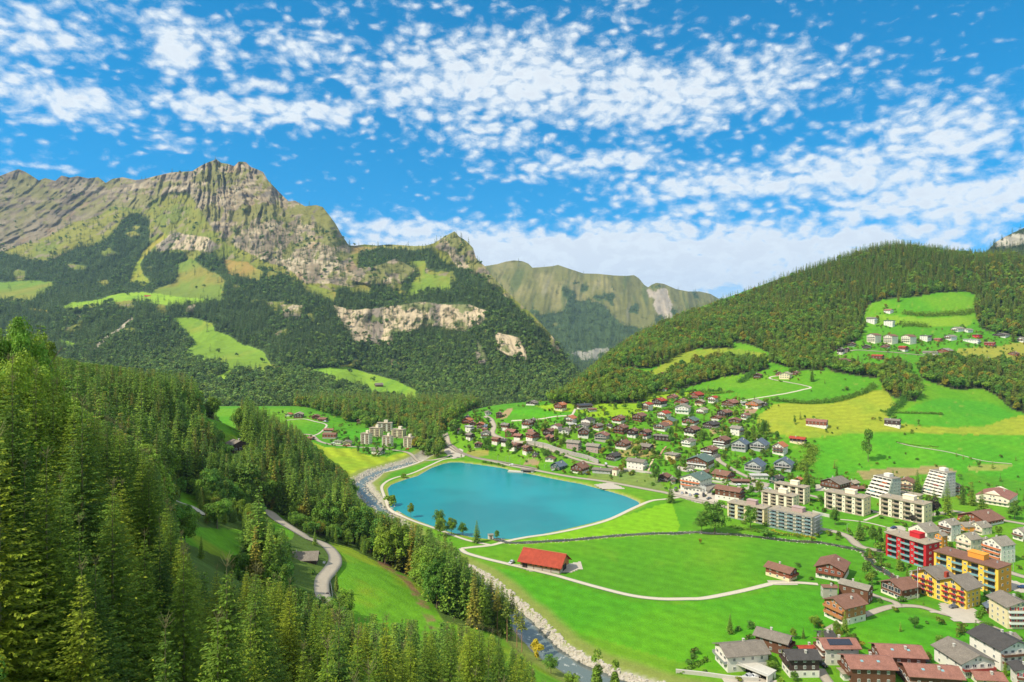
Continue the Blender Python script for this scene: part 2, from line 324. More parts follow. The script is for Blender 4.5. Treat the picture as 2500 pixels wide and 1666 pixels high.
def build_sheet(name, skx, sky, yfun, cls, colour, x0, x1, sx_, rows, bottom, disp, mat):
    pxs = np.arange(x0, x1 + .1, sx_); sk = np.interp(pxs, skx, sky)
    t = np.linspace(0, 1, rows)
    PX = np.repeat(pxs[None], rows, 0); PY = bottom + (sk[None] - bottom) * t[:, None]
    Y = yfun(PX, PY); X, _, Z = unp(PX, PY, Y)
    w1 = fbm(X / 160, Z / 120, 4); w2 = fbm(X / 140 + 40, Z / 110 + 7, 4)
    c = cls(PX, PY, w1, w2)
    D = disp(PX, PY, X, Y, Z, c); Y2 = Y + D; X2, _, Z2 = unp(PX, PY, Y2)
    C = colour(c, X2, Y2, Z2, PX, PY)
    # the far side falls away behind the crest
    bX = [X2[-1:] * (1 + k) for k in (.02, .08, .2)]; bY = [Y2[-1:] * (1 + k) for k in (.02, .08, .2)]; bZ = [Z2[-1:] - k * np.abs(Z2[-1:]) for k in (.03, .3, .95)]
    V = np.stack([np.concatenate([X2] + bX), np.concatenate([Y2] + bY), np.concatenate([Z2] + bZ)], -1); C = np.concatenate([C] + [C[-1:]] * 3)
    n, m = V.shape[:2]; idx = np.arange(n * m).reshape(n, m)
    Fc = np.stack([idx[:-1, :-1], idx[:-1, 1:], idx[1:, 1:], idx[1:, :-1]], -1).reshape(-1, 4)
    me = mesh_np(name, V.reshape(-1, 3), Fc, True, [mat]); colattr(me, C.reshape(-1, 3)); o = link(name, me); tag(o, kind='structure')
    return dict(px=PX, py=PY, X=X2, Y=Y2, Z=Z2, c=c, pxs=pxs, sk=sk, bottom=bottom, rows=rows, o=o)
def ground_mat(name, s1, s2, amt, bump, bs):
    m, t, b = material(name); a = t.node('ShaderNodeAttribute'); a.attribute_name = 'Col'; g = t.node('ShaderNodeNewGeometry')
    n1_ = t.noise(g.outputs['Position'], s1, 5, .65); n2_ = t.noise(g.outputs['Position'], s2, 4, .6)
    v = t.math('ADD', t.math('MULTIPLY', n1_, amt), t.math('MULTIPLY', n2_, amt)); v = t.math('ADD', v, 1 - amt)
    mx = t.mix(1.0, a.outputs[0], t.comb(v, v, t.math('MULTIPLY', v, .95)), 'MULTIPLY')
    t.l.new(mx, b.inputs['Base Color']); b.inputs['Roughness'].default_value = .95; b.inputs['Specular IOR Level'].default_value = .12
    bn = t.node('ShaderNodeBump'); bn.inputs['Strength'].default_value = bump; bn.inputs['Distance'].default_value = bs
    t.l.new(n1_, bn.inputs['Height']); t.l.new(bn.outputs[0], b.inputs['Normal'])
    return m
mMount = ground_mat('mountain_ground', .012, .06, .55, .6, 14)
def dispA(PX, PY, X, Y, Z, c):
    k = np.interp(PX, [0, 300, 470, 560, 700, 900, 1100], [-.5, -.35, .1, .65, .75, .4, .5])
    s = X + k * Z + 45 * fbm(X / 260, Z / 180, 3) + 14 * fbm(X / 50, Z / 50, 2)
    rockish = np.isin(c, (1, 5, 6)).astype(float); alp = (c == 2).astype(float); mead = (c >= 10).astype(float)
    # soften the class masks so that relief does not jump
    for _ in range(6):
        for M in (rockish, alp, mead): M[1:-1, 1:-1] = (M[:-2, 1:-1] + M[2:, 1:-1] + M[1:-1, :-2] + M[1:-1, 2:] + M[1:-1, 1:-1]) / 5
    big = ridged(s / 520, Z / 1500 + 3, 3) ; gul = ridged(s / 95, Z / 420 + 1, 5, .6) * np.interp(PX, [300, 430], [.55, 1]) + .5 * np.interp(PX, [300, 430], [1, 0]) * ridged((X - .9 * Z) / 150, (Z + .3 * X) / 260, 4); fine = fbm(X / 42, Z / 42, 4); strat = fbm(X / 900, Z / 40 + .0015 * X, 3)
    peak = np.exp(-((PX - 560) / 130)**2) * sm(PY, 640, 470)
    D = -big * 75 - gul * (18 * (1 - rockish) + (54 + 90 * peak) * rockish + 22 * alp) * (1 - .85 * mead) - fine * (7 + 9 * rockish) * (1 - .8 * mead) - strat * 5 * rockish
    return D * np.interp(PY, [880, 1000], [1, .3])
def colA(c, X, Y, Z, PX, PY):
    sh = c.shape; C = np.zeros(sh + (3,)); x = X.ravel(); z = Z.ravel(); cc = c.ravel(); C = C.reshape(-1, 3)
    n = fbm(x / 210, z / 130, 5).ravel(); n_ = fbm(x / 42 + 3, z / 40, 4); st = fbm(x / 300, z / 26 + x * .002, 4)
    C[:] = (.05, .085, .024)                                    # wood floor
    C = mixc(C, (.05, .09, .02), sm(n_, 0, .5))
    rock = mixc(np.tile((.40, .32, .21), (len(x), 1)), (.62, .52, .36), sm(n_ + st * .8, -.1, .5)); rock = mixc(rock, (.22, .19, .15), sm(-n_ * .6 - st, .0, .45))
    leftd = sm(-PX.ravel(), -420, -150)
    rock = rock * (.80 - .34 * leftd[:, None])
    rock = mixc(rock, (.36, .24, .13), sm(fbm(x / 90, z / 160 + 8, 3), .25, .6) * .6)
    C = np.where((cc == 1)[:, None], mixc(mixc(rock, rock.mean(0) * .62, sm(fbm((x + .6 * z) / 70, z / 300 + 4, 4), .02, .35) * .8), (.17, .18, .045), sm(n_ + n + .5 * fbm((x + .8 * z) / 120, z / 400, 3), .08, .25) * .9), C)
    tan = mixc(np.tile((.50, .405, .27), (len(x), 1)), (.40, .31, .21), sm(fbm(x / 28, z / 160, 4), .0, .4)); tan = mixc(tan, (.20, .17, .14), sm(fbm(x / 60 + 2, z / 300, 4), .04, .22) * .9); tan = mixc(tan, (.12, .16, .04), sm(n_ + .6 * st, .2, .34) * .8); C = np.where((cc == 6)[:, None], tan, C)
    alp = mixc(np.tile((.25, .25, .045), (len(x), 1)), (.18, .22, .035), sm(n, -.2, .3)); alp = mixc(alp, rock.mean(0), sm(n_ + .4 * st, .22, .34) * .8)
    C = np.where((cc == 2)[:, None], alp, C)
    u = mixc(rock, (.20, .20, .05), sm(n + .7 * n_ - .35 * st, -.06, .10) * np.interp(PX.ravel(), [0, 200, 400, 520, 850], [.6, .65, .85, .9, .95]))
    scree = sm(PY.ravel(), 500, 540) * leftd
    u = mixc(u, (.27, .225, .15), scree * sm(fbm(x / 60 + z / 60, x / 500 - z / 300, 3), -.2, .3) * .8)
    C = np.where((cc == 5)[:, None], u, C)
    C = np.where((cc == 4)[:, None], (.50, .43, .33), C)
    for i, (p, k) in enumerate(GRASS_A):
        g = mixc(np.tile(k, (len(x), 1)), (k[0] * 1.15 + .05, k[1] * .95, k[2] + .01), sm(n, -.1, .35)); g = mixc(g, (k[0] * .6, k[1] * .75, k[2]), sm(n_, .2, .45) * .5)
        C = np.where((cc == 10 + i)[:, None], g, C)
    C = C * np.where(np.isin(cc, (2, 5)), .80, np.where(cc >= 10, .86, .93))[:, None] * np.array([1.0, .97, .95])
    return C.reshape(sh + (3,))
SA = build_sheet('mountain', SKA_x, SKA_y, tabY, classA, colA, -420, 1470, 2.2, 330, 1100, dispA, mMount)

SKB = [(1100,640),(1160,652),(1185,650),(1215,645),(1235,639),(1255,636),(1275,638),(1290,644),(1300,654),(1330,652),(1350,650),(1362,647),(1385,655),(1400,660),(1425,668),(1460,669),(1500,673),(1530,674),(1548,672),(1560,680),(1572,695),(1582,702),(1592,695),(1602,691),(1620,693),(1650,706),(1680,712),(1708,712),(1735,718),(1752,728),(1763,738),(1800,760),(1850,790)]
def yB(px, py):
    r = np.interp(px, [1100, 1400, 1600, 1850], [5200, 5400, 5900, 7000]); return r * np.interp(py, [640, 750, 850, 950, 1050], [1.0, .86, .74, .62, .55])
def clsB(px, py, w1, w2):
    jy = py + w2 * 26 + w1 * 12; jx = px + w1 * 26
    tl = np.interp(jx, [1100,1180,1250,1310,1365,1375,1430,1490,1545,1600,1700,1850], [640,700,745,790,800,712,730,765,795,815,790,800])
    c = np.where(jy > tl, 0, 2); c = np.where((c == 2) & (w1 > .28) & (py > 690), 0, c)
    c = np.where(inpoly(jx, jy, [(1585,712),(1625,712),(1645,745),(1655,800),(1640,800),(1615,765),(1590,735)]), 4, c)
    c = np.where(inpoly(jx, jy, [(1490,858),(1500,868),(1425,880),(1400,868),(1440,862)]), 1, c)
    return c
def dispB(PX, PY, X, Y, Z, c):
    s = X - .35 * Z
    return (-ridged(s / 700, Z / 2600, 3) * 190 - ridged(s / 170, Z / 900, 4) * 55 - fbm(X / 60, Z / 60, 3) * 26 - ridged(s / 60, Z / 500, 3) * 22) * np.interp(PY, [640, 660, 900], [.5, 1, 1])
def colB(c, X, Y, Z, PX, PY):
    sh = c.shape; x = X.ravel(); z = Z.ravel(); cc = c.ravel(); n = fbm(x / 260, z / 260, 4); n_ = fbm(x / 70 - z / 200, z / 300, 4)
    C = np.tile((.19, .185, .05), (len(x), 1)); C = mixc(C, (.27, .24, .085), sm(n, 0, .3)); C = mixc(C, (.33, .30, .21), sm(n_, .3, .6) * .4); C = mixc(C, (.09, .13, .03), sm(-n_, .1, .4) * .7)
    C = C * .82; C = np.where((cc == 0)[:, None], (.055, .09, .026), C); C = np.where((cc == 4)[:, None], (.36, .30, .23), C); C = np.where((cc == 1)[:, None], (.30, .28, .22), C)
    return C.reshape(sh + (3,))
SB = build_sheet('mountain', np.array([a for a, b in SKB], float), np.array([b for a, b in SKB], float), yB, clsB, colB, 1110, 1850, 2.5, 130, 1050, dispB, mMount)
SKC = [(1600,740),(1680,738),(1740,731),(1762,728),(1785,733),(1806,727),(1830,735),(1850,732),(1900,745),(2000,760),(2200,770)]
def colC(c, X, Y, Z, PX, PY):
    n = fbm(X / 300, Z / 200, 4); return np.where((n > .1)[..., None], (.10, .13, .05), (.05, .08, .03))
SC = build_sheet('mountain', np.array([a for a, b in SKC], float), np.array([b for a, b in SKC], float), lambda px, py: 9500 * np.interp(py, [730, 850], [1, .8]) * np.interp(px, [1600, 1790, 1796, 2200], [.8, .82, 1.15, 1.2]),
                 lambda a, b, c_, d: 0 * a.astype(int), colC, 1600, 2200, 5, 30, 850, lambda PX, PY, X, Y, Z, c: -ridged(X / 900, Z / 900, 3) * 150, mMount)
SKD = [(2380,640),(2415,608),(2430,592),(2450,580),(2475,568),(2500,557),(2540,535),(2600,500),(2800,470)]
def clsD(px, py, w1, w2): return np.where((w1 + .3 * w2 > .02) & (py + w2 * 15 < 600), 1, 0)
def colD(c, X, Y, Z, PX, PY):
    n = fbm(X / 40, Z / 30, 4); C = np.where((c == 1)[..., None], np.where((n > 0)[..., None], (.40, .36, .29), (.28, .25, .2)), (.04, .06, .02)); return C
SD = build_sheet('mountain', np.array([a for a, b in SKD], float), np.array([b for a, b in SKD], float), lambda px, py: 2500 * np.interp(py, [480, 700], [1.1, .9]), clsD, colD, 2380, 2800, 4, 50, 700,
                 lambda PX, PY, X, Y, Z, c: -ridged(X / 120, Z / 300, 4) * 40, mMount)

# ================================================================ NEAR GROUND
def zoomer(ox, oy, s): return lambda pts: [(ox + x / s, oy + y / s) for x, y in pts]
zV4 = zoomer(650, 950, 3.92); zV5 = zoomer(1100, 900, 4.706); zV6 = zoomer(1550, 920, 4.706); zV1 = zoomer(1900, 1080, 3.92); zV3 = zoomer(1600, 500, 2.613)
zV8 = zoomer(1950, 680, 4.278); zV2 = zoomer(1650, 1300, 2.768); zVb = zoomer(600, 1166, 3.136); zV7 = zoomer(1650, 1100, 5.227)
LAKE = [(1122,1129),(1100,1129),(1084,1132),(1055,1142),(1020,1162),(992,1170),(969,1178),(955,1184),(947,1193),(950,1208),(956,1225),(964,1241),(994,1259),(1025,1272),(1058,1284),(1085,1293),(1117,1303),(1160,1312),(1206,1316),(1250,1315),(1310,1306),(1381,1291),
        (1440,1277),(1487,1264),(1530,1247),(1555,1236),(1561,1230),(1556,1224),(1525,1211),(1495,1202),(1461,1193),(1420,1182),(1376,1174),(1330,1165),(1291,1157),(1250,1150),(1232,1144),(1200,1139),(1164,1134)]
def z0(pts, z=0.0):
    return [((px - CX) / (py - CY) * (H - z), F * (H - z) / (py - CY)) for px, py in pts]
LAKEW = z0(LAKE, -0.5)
FOR_R = [[(1590,800),(1640,785),(1700,762),(1790,730),(1900,680),(2000,640),(2100,600),(2250,590),(2420,620),(2560,640),(2900,600),(2900,860),(2540,840),(2480,822),(2400,806),(2386,780),(2378,742),(2385,722),(2360,712),(2290,714),(2230,727),(2160,730),(2120,745),(2108,770),(2112,800),(2095,830),(2055,850),(2025,865),(2010,905),(1950,905),(1905,892),(1872,880),(1880,862),(1830,842),(1790,836),(1740,822),(1700,815),(1660,800)],
         [(1560,820),(1600,806),(1650,812),(1700,820),(1790,838),(1790,852),(1700,852),(1670,862),(1640,882),(1600,897),(1555,902),(1500,885),(1470,880),(1490,850)],
         [(1612,930),(1650,905),(1700,886),(1760,874),(1870,884),(1882,902),(1850,908),(1780,918),(1720,934),(1660,952),(1610,958),(1590,950)],
         [(1340,985),(1345,955),(1375,930),(1410,915),(1470,905),(1540,915),(1590,930),(1605,945),(1600,965),(1560,984),(1500,986),(1400,992)],
         [(2155,900),(2190,880),(2230,920),(2255,950),(2235,980),(2195,975),(2165,965),(2148,930)],
         [(2240,895),(2270,880),(2330,880),(2400,890),(2520,890),(2700,880),(2700,1040),(2520,1015),(2470,1000),(2430,965),(2400,950),(2330,952),(2290,940),(2250,925)],
         [(2005,885),(2060,893),(2110,900),(2155,905),(2140,925),(2090,918),(2030,908)],
         [(1372,875),(1400,868),(1490,872),(1560,890),(1500,905),(1400,915),(1372,935),(1350,950)]]
FIELDS = [ # (polygon, colour)
 (zV4([(440,505),(560,560),(870,575),(900,610),(1000,640),(1150,650),(1340,600),(1420,625),(1530,660),(1500,690),(1300,750),(1100,800),(980,850),(900,890),(865,930),(850,975),(815,985),(795,900),(740,800),(640,700),(520,640)]), (.31,.41,.018)),
 ([(1849,1020),(1870,1000),(1891,986),(1950,984),(2021,986),(2070,975),(2120,955),(2163,950),(2189,990),(2175,1010),(2166,1024),(2201,1036),(2260,1042),(2327,1045),(2404,1041),(2450,1026),(2480,1017),(2600,1000),(2600,1063),(2500,1063),(2400,1062),(2250,1057),(2136,1055),(2071,1059),(2020,1066),(1975,1070),(1929,1066),(1868,1055),(1845,1036)], (.31,.37,.026)),
 ([(1308,991),(1400,984),(1560,986),(1610,962),(1700,952),(1690,962),(1620,985),(1560,1014),(1500,1023),(1450,1020),(1400,1006),(1340,1003)], (.26,.44,.012)),
 ([(1590,905),(1620,890),(1650,868),(1680,856),(1770,850),(1870,862),(1880,880),(1760,872),(1690,884),(1640,905),(1600,930),(1550,930),(1520,915),(1570,910)], (.26,.33,.025)),
 ([(1650,808),(1690,790),(1740,783),(1785,782),(1790,800),(1750,815),(1710,818)], (.22,.34,.02)),
 ([(2440,845),(2520,830),(2600,850),(2600,900),(2500,890),(2440,880),(2400,885),(2330,870),(2340,850)], (.30,.31,.04)),
 ([(1290,1330),(1400,1322),(1650,1303),(1660,1285),(1640,1225),(1560,1248),(1500,1268),(1400,1295),(1300,1315),(1230,1328)], (.20,.45,.010)),
 ([(1440,1160),(1510,1168),(1600,1190),(1640,1205),(1480,1178),(1430,1170)], (.22,.27,.05)),
 ([(1480,1142),(1600,1160),(1625,1195),(1560,1190),(1440,1165)], (.20,.28,.05)),
 (zV5([(170,960),(330,940),(440,940),(440,1000),(300,1020),(200,1000)]), (.38,.34,.06)),
 (zV5([(840,1110),(870,1050),(940,1035),(1040,1070),(1000,1110)]), (.42,.28,.12)), (zV5([(2000,850),(2353,860),(2353,1030),(2100,1010),(1930,1010),(1930,950),(2090,930)]), (.36,.30,.08)),
 (zV6([(860,600),(1040,590),(1000,680),(900,690)]), (.45,.30,.13)), (zV6([(1210,370),(1420,360),(1380,440),(1330,430),(1240,400)]), (.42,.26,.13)),
 ([(2090,1150),(2150,1145),(2230,1142),(2290,1135),(2340,1150),(2240,1160),(2180,1170),(2110,1172)], (.32,.27,.09)), ([(2360,1140),(2420,1132),(2480,1133),(2440,1150),(2370,1152)], (.28,.34,.06)),
 (zV5([(560,560),(640,470),(720,450),(700,500),(640,560),(590,600)]), (.36,.27,.12)), (zV6([(0,200),(200,230),(360,215),(370,240),(180,262),(0,262)]), (.30,.44,.02)),
 ([(2110,772),(2160,770),(2230,775),(2350,772),(2380,775),(2370,796),(2260,796),(2200,792),(2140,792),(2115,786)], (.20,.36,.02)), ([(1740,1060),(1790,1045),(1830,1052),(1800,1080),(1750,1085)], (.16,.32,.02))]
MEADOW_L = [[(820,1375),(812,1395),(830,1440),(850,1500),(880,1560),(950,1600),(1010,1620),(1100,1640),(1420,1700),(1480,1700),(1400,1630),(1290,1580),(1200,1545),(1085,1520),(1060,1480),(1030,1430),(1000,1410),(950,1385),(900,1362),(850,1335),(800,1325)],
            zoomer(0, 740, 3.136)([(1490,830),(1600,890),(1740,905),(1840,970),(1850,1030),(1900,1100),(1790,1060),(1740,1075),(1660,990),(1560,890)]),
            zoomer(0, 1166, 3.136)([(1400,270),(1480,380),(1860,400),(1830,600),(1750,640),(1560,560),(1380,480)]), [(655,1240),(700,1265),(720,1310),(690,1330),(650,1300)], [(435,1195),(480,1215),(490,1245),(450,1250)]]
DARKG = [([(1125,1370),(1240,1390),(1380,1425),(1540,1470),(1680,1478),(1800,1462),(1900,1438),(2000,1442),(2100,1520),(2190,1495),(2300,1515),(2390,1535),(2370,1600),(2200,1640),(1900,1600),(1750,1640),(1600,1600),(1400,1540),(1250,1450)], (.075,.315,.010)),
         ([(2070,1062),(2300,1058),(2520,1066),(2520,1180),(2340,1150),(2100,1150),(2020,1170),(1990,1140),(1985,1080)], (.075,.32,.012)),
         ([(2180,1020),(2230,990),(2300,970),(2420,985),(2480,1015),(2400,1040),(2300,1042),(2200,1034)], (.07,.31,.014)), ([(1400,1030),(1240,1010),(1260,1000),(1310,1000),(1420,1015),(1390,1030),(1300,1050)], (.085,.34,.010)),
         (zV4([(690,410),(1000,370),(1000,440),(880,465),(700,480)]), (.08,.33,.01))]
pxc = np.concatenate([np.arange(-900, 600, 7), np.arange(600, 2560, 2.9), np.arange(2560, 3300, 8)])
yr = [5.0]
while yr[-1] < 2060: yr.append(yr[-1] * (1.013 if yr[-1] < 200 else 1.0075))
yr = np.concatenate([[-90, -60, -30, -10, 0], np.array(yr)])
def build_ground():
    k = (pxc - CX) / F; Yg = np.repeat(yr[:, None], len(k), 1); Xg = k[None] * np.maximum(Yg, 60)
    Zg = terr(Xg, Yg)
    # the lake bed lies below the water
    inl = inpoly(Xg, Yg, LAKEW); sd = segdist(Xg, Yg, LAKEW + LAKEW[:1]); sdn = np.where(inl, -sd, sd)
    Zg = Zg - 2.2 * sm(-sdn, -3.0, 4.0)
    Yp = np.maximum(Yg, 5); px = CX + Xg / Yp * F; py = CY - (Zg - H) / Yp * F
    x = Xg.ravel(); y = Yg.ravel(); z = Zg.ravel(); n = fbm(x / 30, y / 30, 4); nb = fbm(x / 120, y / 120 + 5, 4); px = px.ravel(); py = py.ravel()
    nf_ = fbm(x / 7, y / 7, 3); jx = px + 3 * n + 3 * nf_; jy = py + 2 * n + 1.5 * nf_
    C = np.tile((.092, .305, .010), (len(x), 1)); C = mixc(C, (.14, .33, .013), sm(nb, -.1, .35)); C = mixc(C, (.078, .265, .012), sm(-nb, .0, .35) * .7); C = mixc(C, (.17, .33, .02), sm(fbm(x / 14 + 3, y / 40, 4), .15, .6) * .35)
    far = (y > 1000) & (x < 260); C[far] = (.05, .085, .022)
    left = (tL(x, y) > 1.0) & (x < 60) & (tL(x, y) > tR(x, y)); C[left] = (.10, .17, .025)
    for p in MEADOW_L: C = np.where((inpoly(jx, jy, p) & left & (y > 180))[:, None], mixc(np.tile((.14, .36, .014), (len(x), 1)), (.26, .38, .02), sm(n + nb, .0, .5)), C)
    dd = segdist(px, py, [(930,1372),(975,1398),(1005,1432),(1030,1470),(1045,1500),(1062,1532)]); C = np.where((left & (y > 200))[:, None], mixc(C, (.34, .17, .10), sm(dd + 8 * n, 13, 7) * sm(nf_ + n, -.35, .25) * .8), C)
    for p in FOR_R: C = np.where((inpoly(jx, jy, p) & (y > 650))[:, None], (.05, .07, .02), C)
    for p, c in DARKG: C = np.where(inpoly(jx, jy, p)[:, None], mixc(np.tile(c, (len(x), 1)), (c[0] * 1.5, c[1] * 1.12, c[2]), sm(n * .4 + nb, -.2, .5)), C)
    for i, (p, c) in enumerate(FIELDS):
        m = inpoly(jx, jy, p)
        s = 0 * x
        if i == 0: s = np.sin((x * .36 + y * .18) + 1.5 * nb) * .9
        if i == 1: s = np.sin(y * .55 + x * .12 + nb * 2) * .45
        g = np.tile(c, (len(x), 1)) * (1 + .22 * s)[:, None]; g = mixc(g, (c[0] * .72, c[1] * .9, c[2]), sm(n * .6 + nb * .7, -.05, .4) * .8)
        C = np.where(m[:, None], g, C)
    C = C * (1 + .07 * np.sin(x * .42 + y * .55 + 2 * nb) * (z < 25) + .16 * fbm(x / 5, y / 9, 3))[:, None]
    C = C * np.array([.88, .84, .95])
    # dry tufts and worn ground on the slopes
    C = mixc(C, (.28, .30, .05), sm(fbm(x / 9, y / 9, 3), .38, .6) * .5 * sm(z, 3, 10) * (~left))
    # banks of the river: stones, then rough grass
    dr = segdist(x, y, RIVER); nd = dr + 2.5 * n
    C = mixc(C, (.20, .24, .05), sm(nd, 19, 13) * (z < 6)); nearb = (y < 430) & (tL(x, y) > -9 - 3 * (y < 300)) & (x < np.interp(y, [215, 237, 257, 275, 304, 345, 405, 430], [70, 52, 25, 12, 0, -28, -66, -75])); C = mixc(C, (.36, .33, .26), sm(nd, np.where(y < 430, 9.5, 11.0), np.where(y < 430, 7.5, 8.0)) * (z < 6) * ~nearb)
    s = sdn.ravel(); C = mixc(C, (.22, .30, .03), sm(s, 7, 3) * (s > -1)); C = mixc(C, (.33, .30, .18), sm(s + n, 1.6, .4))
    V = np.stack([Xg, Yg, Zg], -1); a, b = Xg.shape; idx = np.arange(a * b).reshape(a, b)
    Fc = np.stack([idx[:-1, :-1], idx[:-1, 1:], idx[1:, 1:], idx[1:, :-1]], -1).reshape(-1, 4)
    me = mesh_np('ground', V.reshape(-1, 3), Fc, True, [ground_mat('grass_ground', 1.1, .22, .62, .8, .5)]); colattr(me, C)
    tag(link('ground', me), kind='structure')
build_ground()
# ================================================================ TREES
def leaf_mat(name, c1, c2, c3, tr=.3):
    """leaf colour: per-tree and per-spray variation"""
    m, t, b = material(name); oi = t.node('ShaderNodeObjectInfo'); a = t.node('ShaderNodeAttribute'); a.attribute_name = 'Col'
    sp = t.node('ShaderNodeSeparateColor'); t.l.new(a.outputs[0], sp.inputs[0])
    base = t.ramp(oi.outputs['Random'], [(0.0, c1), (.55, c2), (1.0, c3)])
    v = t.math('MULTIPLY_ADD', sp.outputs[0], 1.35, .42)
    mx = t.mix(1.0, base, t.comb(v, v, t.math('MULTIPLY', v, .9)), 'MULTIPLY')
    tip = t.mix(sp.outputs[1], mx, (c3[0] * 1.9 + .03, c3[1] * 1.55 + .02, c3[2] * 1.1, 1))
    t.l.new(tip, b.inputs['Base Color']); b.inputs['Roughness'].default_value = .62; b.inputs['Specular IOR Level'].default_value = .25
    ts = t.node('ShaderNodeBsdfTranslucent'); t.l.new(tip, ts.inputs[0]); mxs = t.node('ShaderNodeMixShader'); mxs.inputs[0].default_value = tr
    t.l.new(b.outputs[0], mxs.inputs[1]); t.l.new(ts.outputs[0], mxs.inputs[2]); t.l.new(mxs.outputs[0], t.n['Material Output'].inputs[0])
    return m
mSpr = leaf_mat('spruce_needles', (0.134, 0.246, 0.042), (0.183, 0.316, 0.040), (0.280, 0.401, 0.042))
mSprN = leaf_mat('young_spruce_needles', (0.086, 0.175, 0.023), (0.180, 0.294, 0.024), (0.310, 0.376, 0.026), .36)
mSprO = leaf_mat('dry_spruce_needles', (0.175, 0.246, 0.040), (0.250, 0.275, 0.045), (0.375, 0.325, 0.050))
mSprF = leaf_mat('mountain_spruce_needles', (0.085, 0.162, 0.046), (0.112, 0.204, 0.046), (0.162, 0.250, 0.050), .2)
mLf = leaf_mat('broad_leaves', (0.086, 0.208, 0.027), (0.133, 0.260, 0.027), (0.217, 0.311, 0.028))
mLfO = leaf_mat('autumn_leaves', (0.081, 0.162, 0.019), (0.145, 0.200, 0.019), (0.272, 0.221, 0.022))
mLfF = leaf_mat('mountain_leaves', (0.088, 0.176, 0.036), (0.121, 0.211, 0.036), (0.176, 0.244, 0.039), .2)
mGold = leaf_mat('golden_leaves', (0.330, 0.300, 0.022), (0.450, 0.375, 0.022), (0.540, 0.420, 0.030))
mDarkL = leaf_mat('copper_beech_leaves', (0.046, 0.039, 0.036), (0.058, 0.046, 0.039), (0.065, 0.058, 0.046))
mBark = simple_mat('bark', (.20, .145, .10), .9, .35, 2.0)
mTwig = simple_mat('green_twig', (.16, .15, .06), .9, .3, 2.0)
mBarkR = simple_mat('red_bark', (.34, .18, .10), .9, .3, 2.0)
def frame_of(d):
    d = d / (np.linalg.norm(d, axis=-1, keepdims=True) + 1e-9); up = np.zeros_like(d); up[..., 2] = 1
    s = np.cross(d, up); s = s / (np.linalg.norm(s, axis=-1, keepdims=True) + 1e-6); return d, s, np.cross(s, d)
def cone_trunk(h, r, seg=6, bend=0.0):
    z = np.linspace(-1.0, h, 6); rr = r * (1 - .92 * np.clip(z / h, 0, 1)**.8); a = np.arange(seg) / seg * 2 * np.pi
    V = np.stack([rr[:, None] * np.cos(a) + bend * (z[:, None] / h)**2, rr[:, None] * np.sin(a), np.repeat(z[:, None], seg, 1)], -1).reshape(-1, 3)
    i = np.arange(5)[:, None] * seg; j = np.arange(seg); k = (j + 1) % seg
    Fc = np.stack([i + j, i + k, i + seg + k, i + seg + j], -1).reshape(-1, 4); return V, Fc
def spruce_crown(g, h, w, levels, nb, sprays, size, bare=.08, droop=.35, dense=1.0, thin=1.0):
    """whorls of drooping boughs; every bough carries flat sprays of needles"""
    Q = []; Cc = []
    for li in range(levels):
        t = (li + g.uniform(0, .8)) / levels; z = h * (bare + (1 - bare) * t**.92); R_ = w * ((1 - t)**.85 * .93 + .07 * (1 - t)) + .05
        n = max(3, int(nb * (.55 + .45 * (1 - t))))
        a0 = g.uniform(0, 6.28)
        for b in range(n):
            a = a0 + 6.283 * b / n + g.uniform(-.25, .25); L = R_ * g.uniform(.62, 1.12); dr = droop * g.uniform(.5, 1.3) * (1 - .7 * t)
            m = max(2, int(sprays * (L / w) + .5))
            s = (np.arange(m) + g.uniform(.2, .8, m)) / m * .92 + .08
            px = np.cos(a) * L * s; py = np.sin(a) * L * s; pz = z + .18 * L * s * (t + .3) - dr * L * s**1.6 + .12 * L * s**4
            P0 = np.stack([px, py, pz], 1)
            side = g.choice([-1, 1], m) * g.uniform(.15, 1.1, m)
            da = a + side; dirv = np.stack([np.cos(da), np.sin(da), g.uniform(-.35, .25, m) - dr * .5], 1); d, sd, up = frame_of(dirv)
            ln = size * g.uniform(.7, 1.3, m) * (1.15 - .35 * s) * (0.55 + .45 * (1 - t)); wd = ln * g.uniform(.28, .45, m) * thin
            tilt = g.uniform(-.6, .6, m)[:, None]; sd = sd * np.cos(tilt) + up * np.sin(tilt)
            A = P0; B = P0 + d * ln[:, None] * .5 + sd * wd[:, None]; D = P0 + d * ln[:, None] * .5 - sd * wd[:, None]; E = P0 + d * ln[:, None]; E[:, 2] -= .10 * ln
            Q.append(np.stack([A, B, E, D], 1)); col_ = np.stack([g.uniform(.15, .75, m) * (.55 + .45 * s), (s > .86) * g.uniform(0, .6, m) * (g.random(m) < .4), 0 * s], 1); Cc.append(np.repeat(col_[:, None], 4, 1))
    Q = np.concatenate(Q); Cc = np.concatenate(Cc); n = len(Q)
    return Q.reshape(-1, 3), np.arange(n * 4).reshape(n, 4), Cc.reshape(-1, 3)
def leader(h, L=1.2, r=.035):
    """the bare top shoot with its side shoots"""
    V = []; Fc = []
    def stick(a, b, r0):
        a = np.array(a); b = np.array(b); d, s, u = frame_of((b - a)[None]); s = s[0]; u = u[0]
        if abs((b - a)[0]) + abs((b - a)[1]) < 1e-3: s = np.array([1., 0, 0]); u = np.array([0, 1., 0])
        k = len(V)
        for q, rr in ((a, r0), (b, r0 * .5)):
            for v in (s, -.5 * s + .87 * u, -.5 * s - .87 * u): V.append(q + v * rr)
        for i in range(3): Fc.append([k + i, k + (i + 1) % 3, k + 3 + (i + 1) % 3, k + 3 + i])
    stick((0, 0, h - .3), (0, 0, h + L), r)
    for z in (.25, .65):
        for i in range(5):
            a = i * 1.257 + z * 3; stick((0, 0, h + L * z), (math.cos(a) * .42 * (1 - z * .5), math.sin(a) * .42 * (1 - z * .5), h + L * z + .42), r * .7)
    return np.array(V), np.array(Fc)
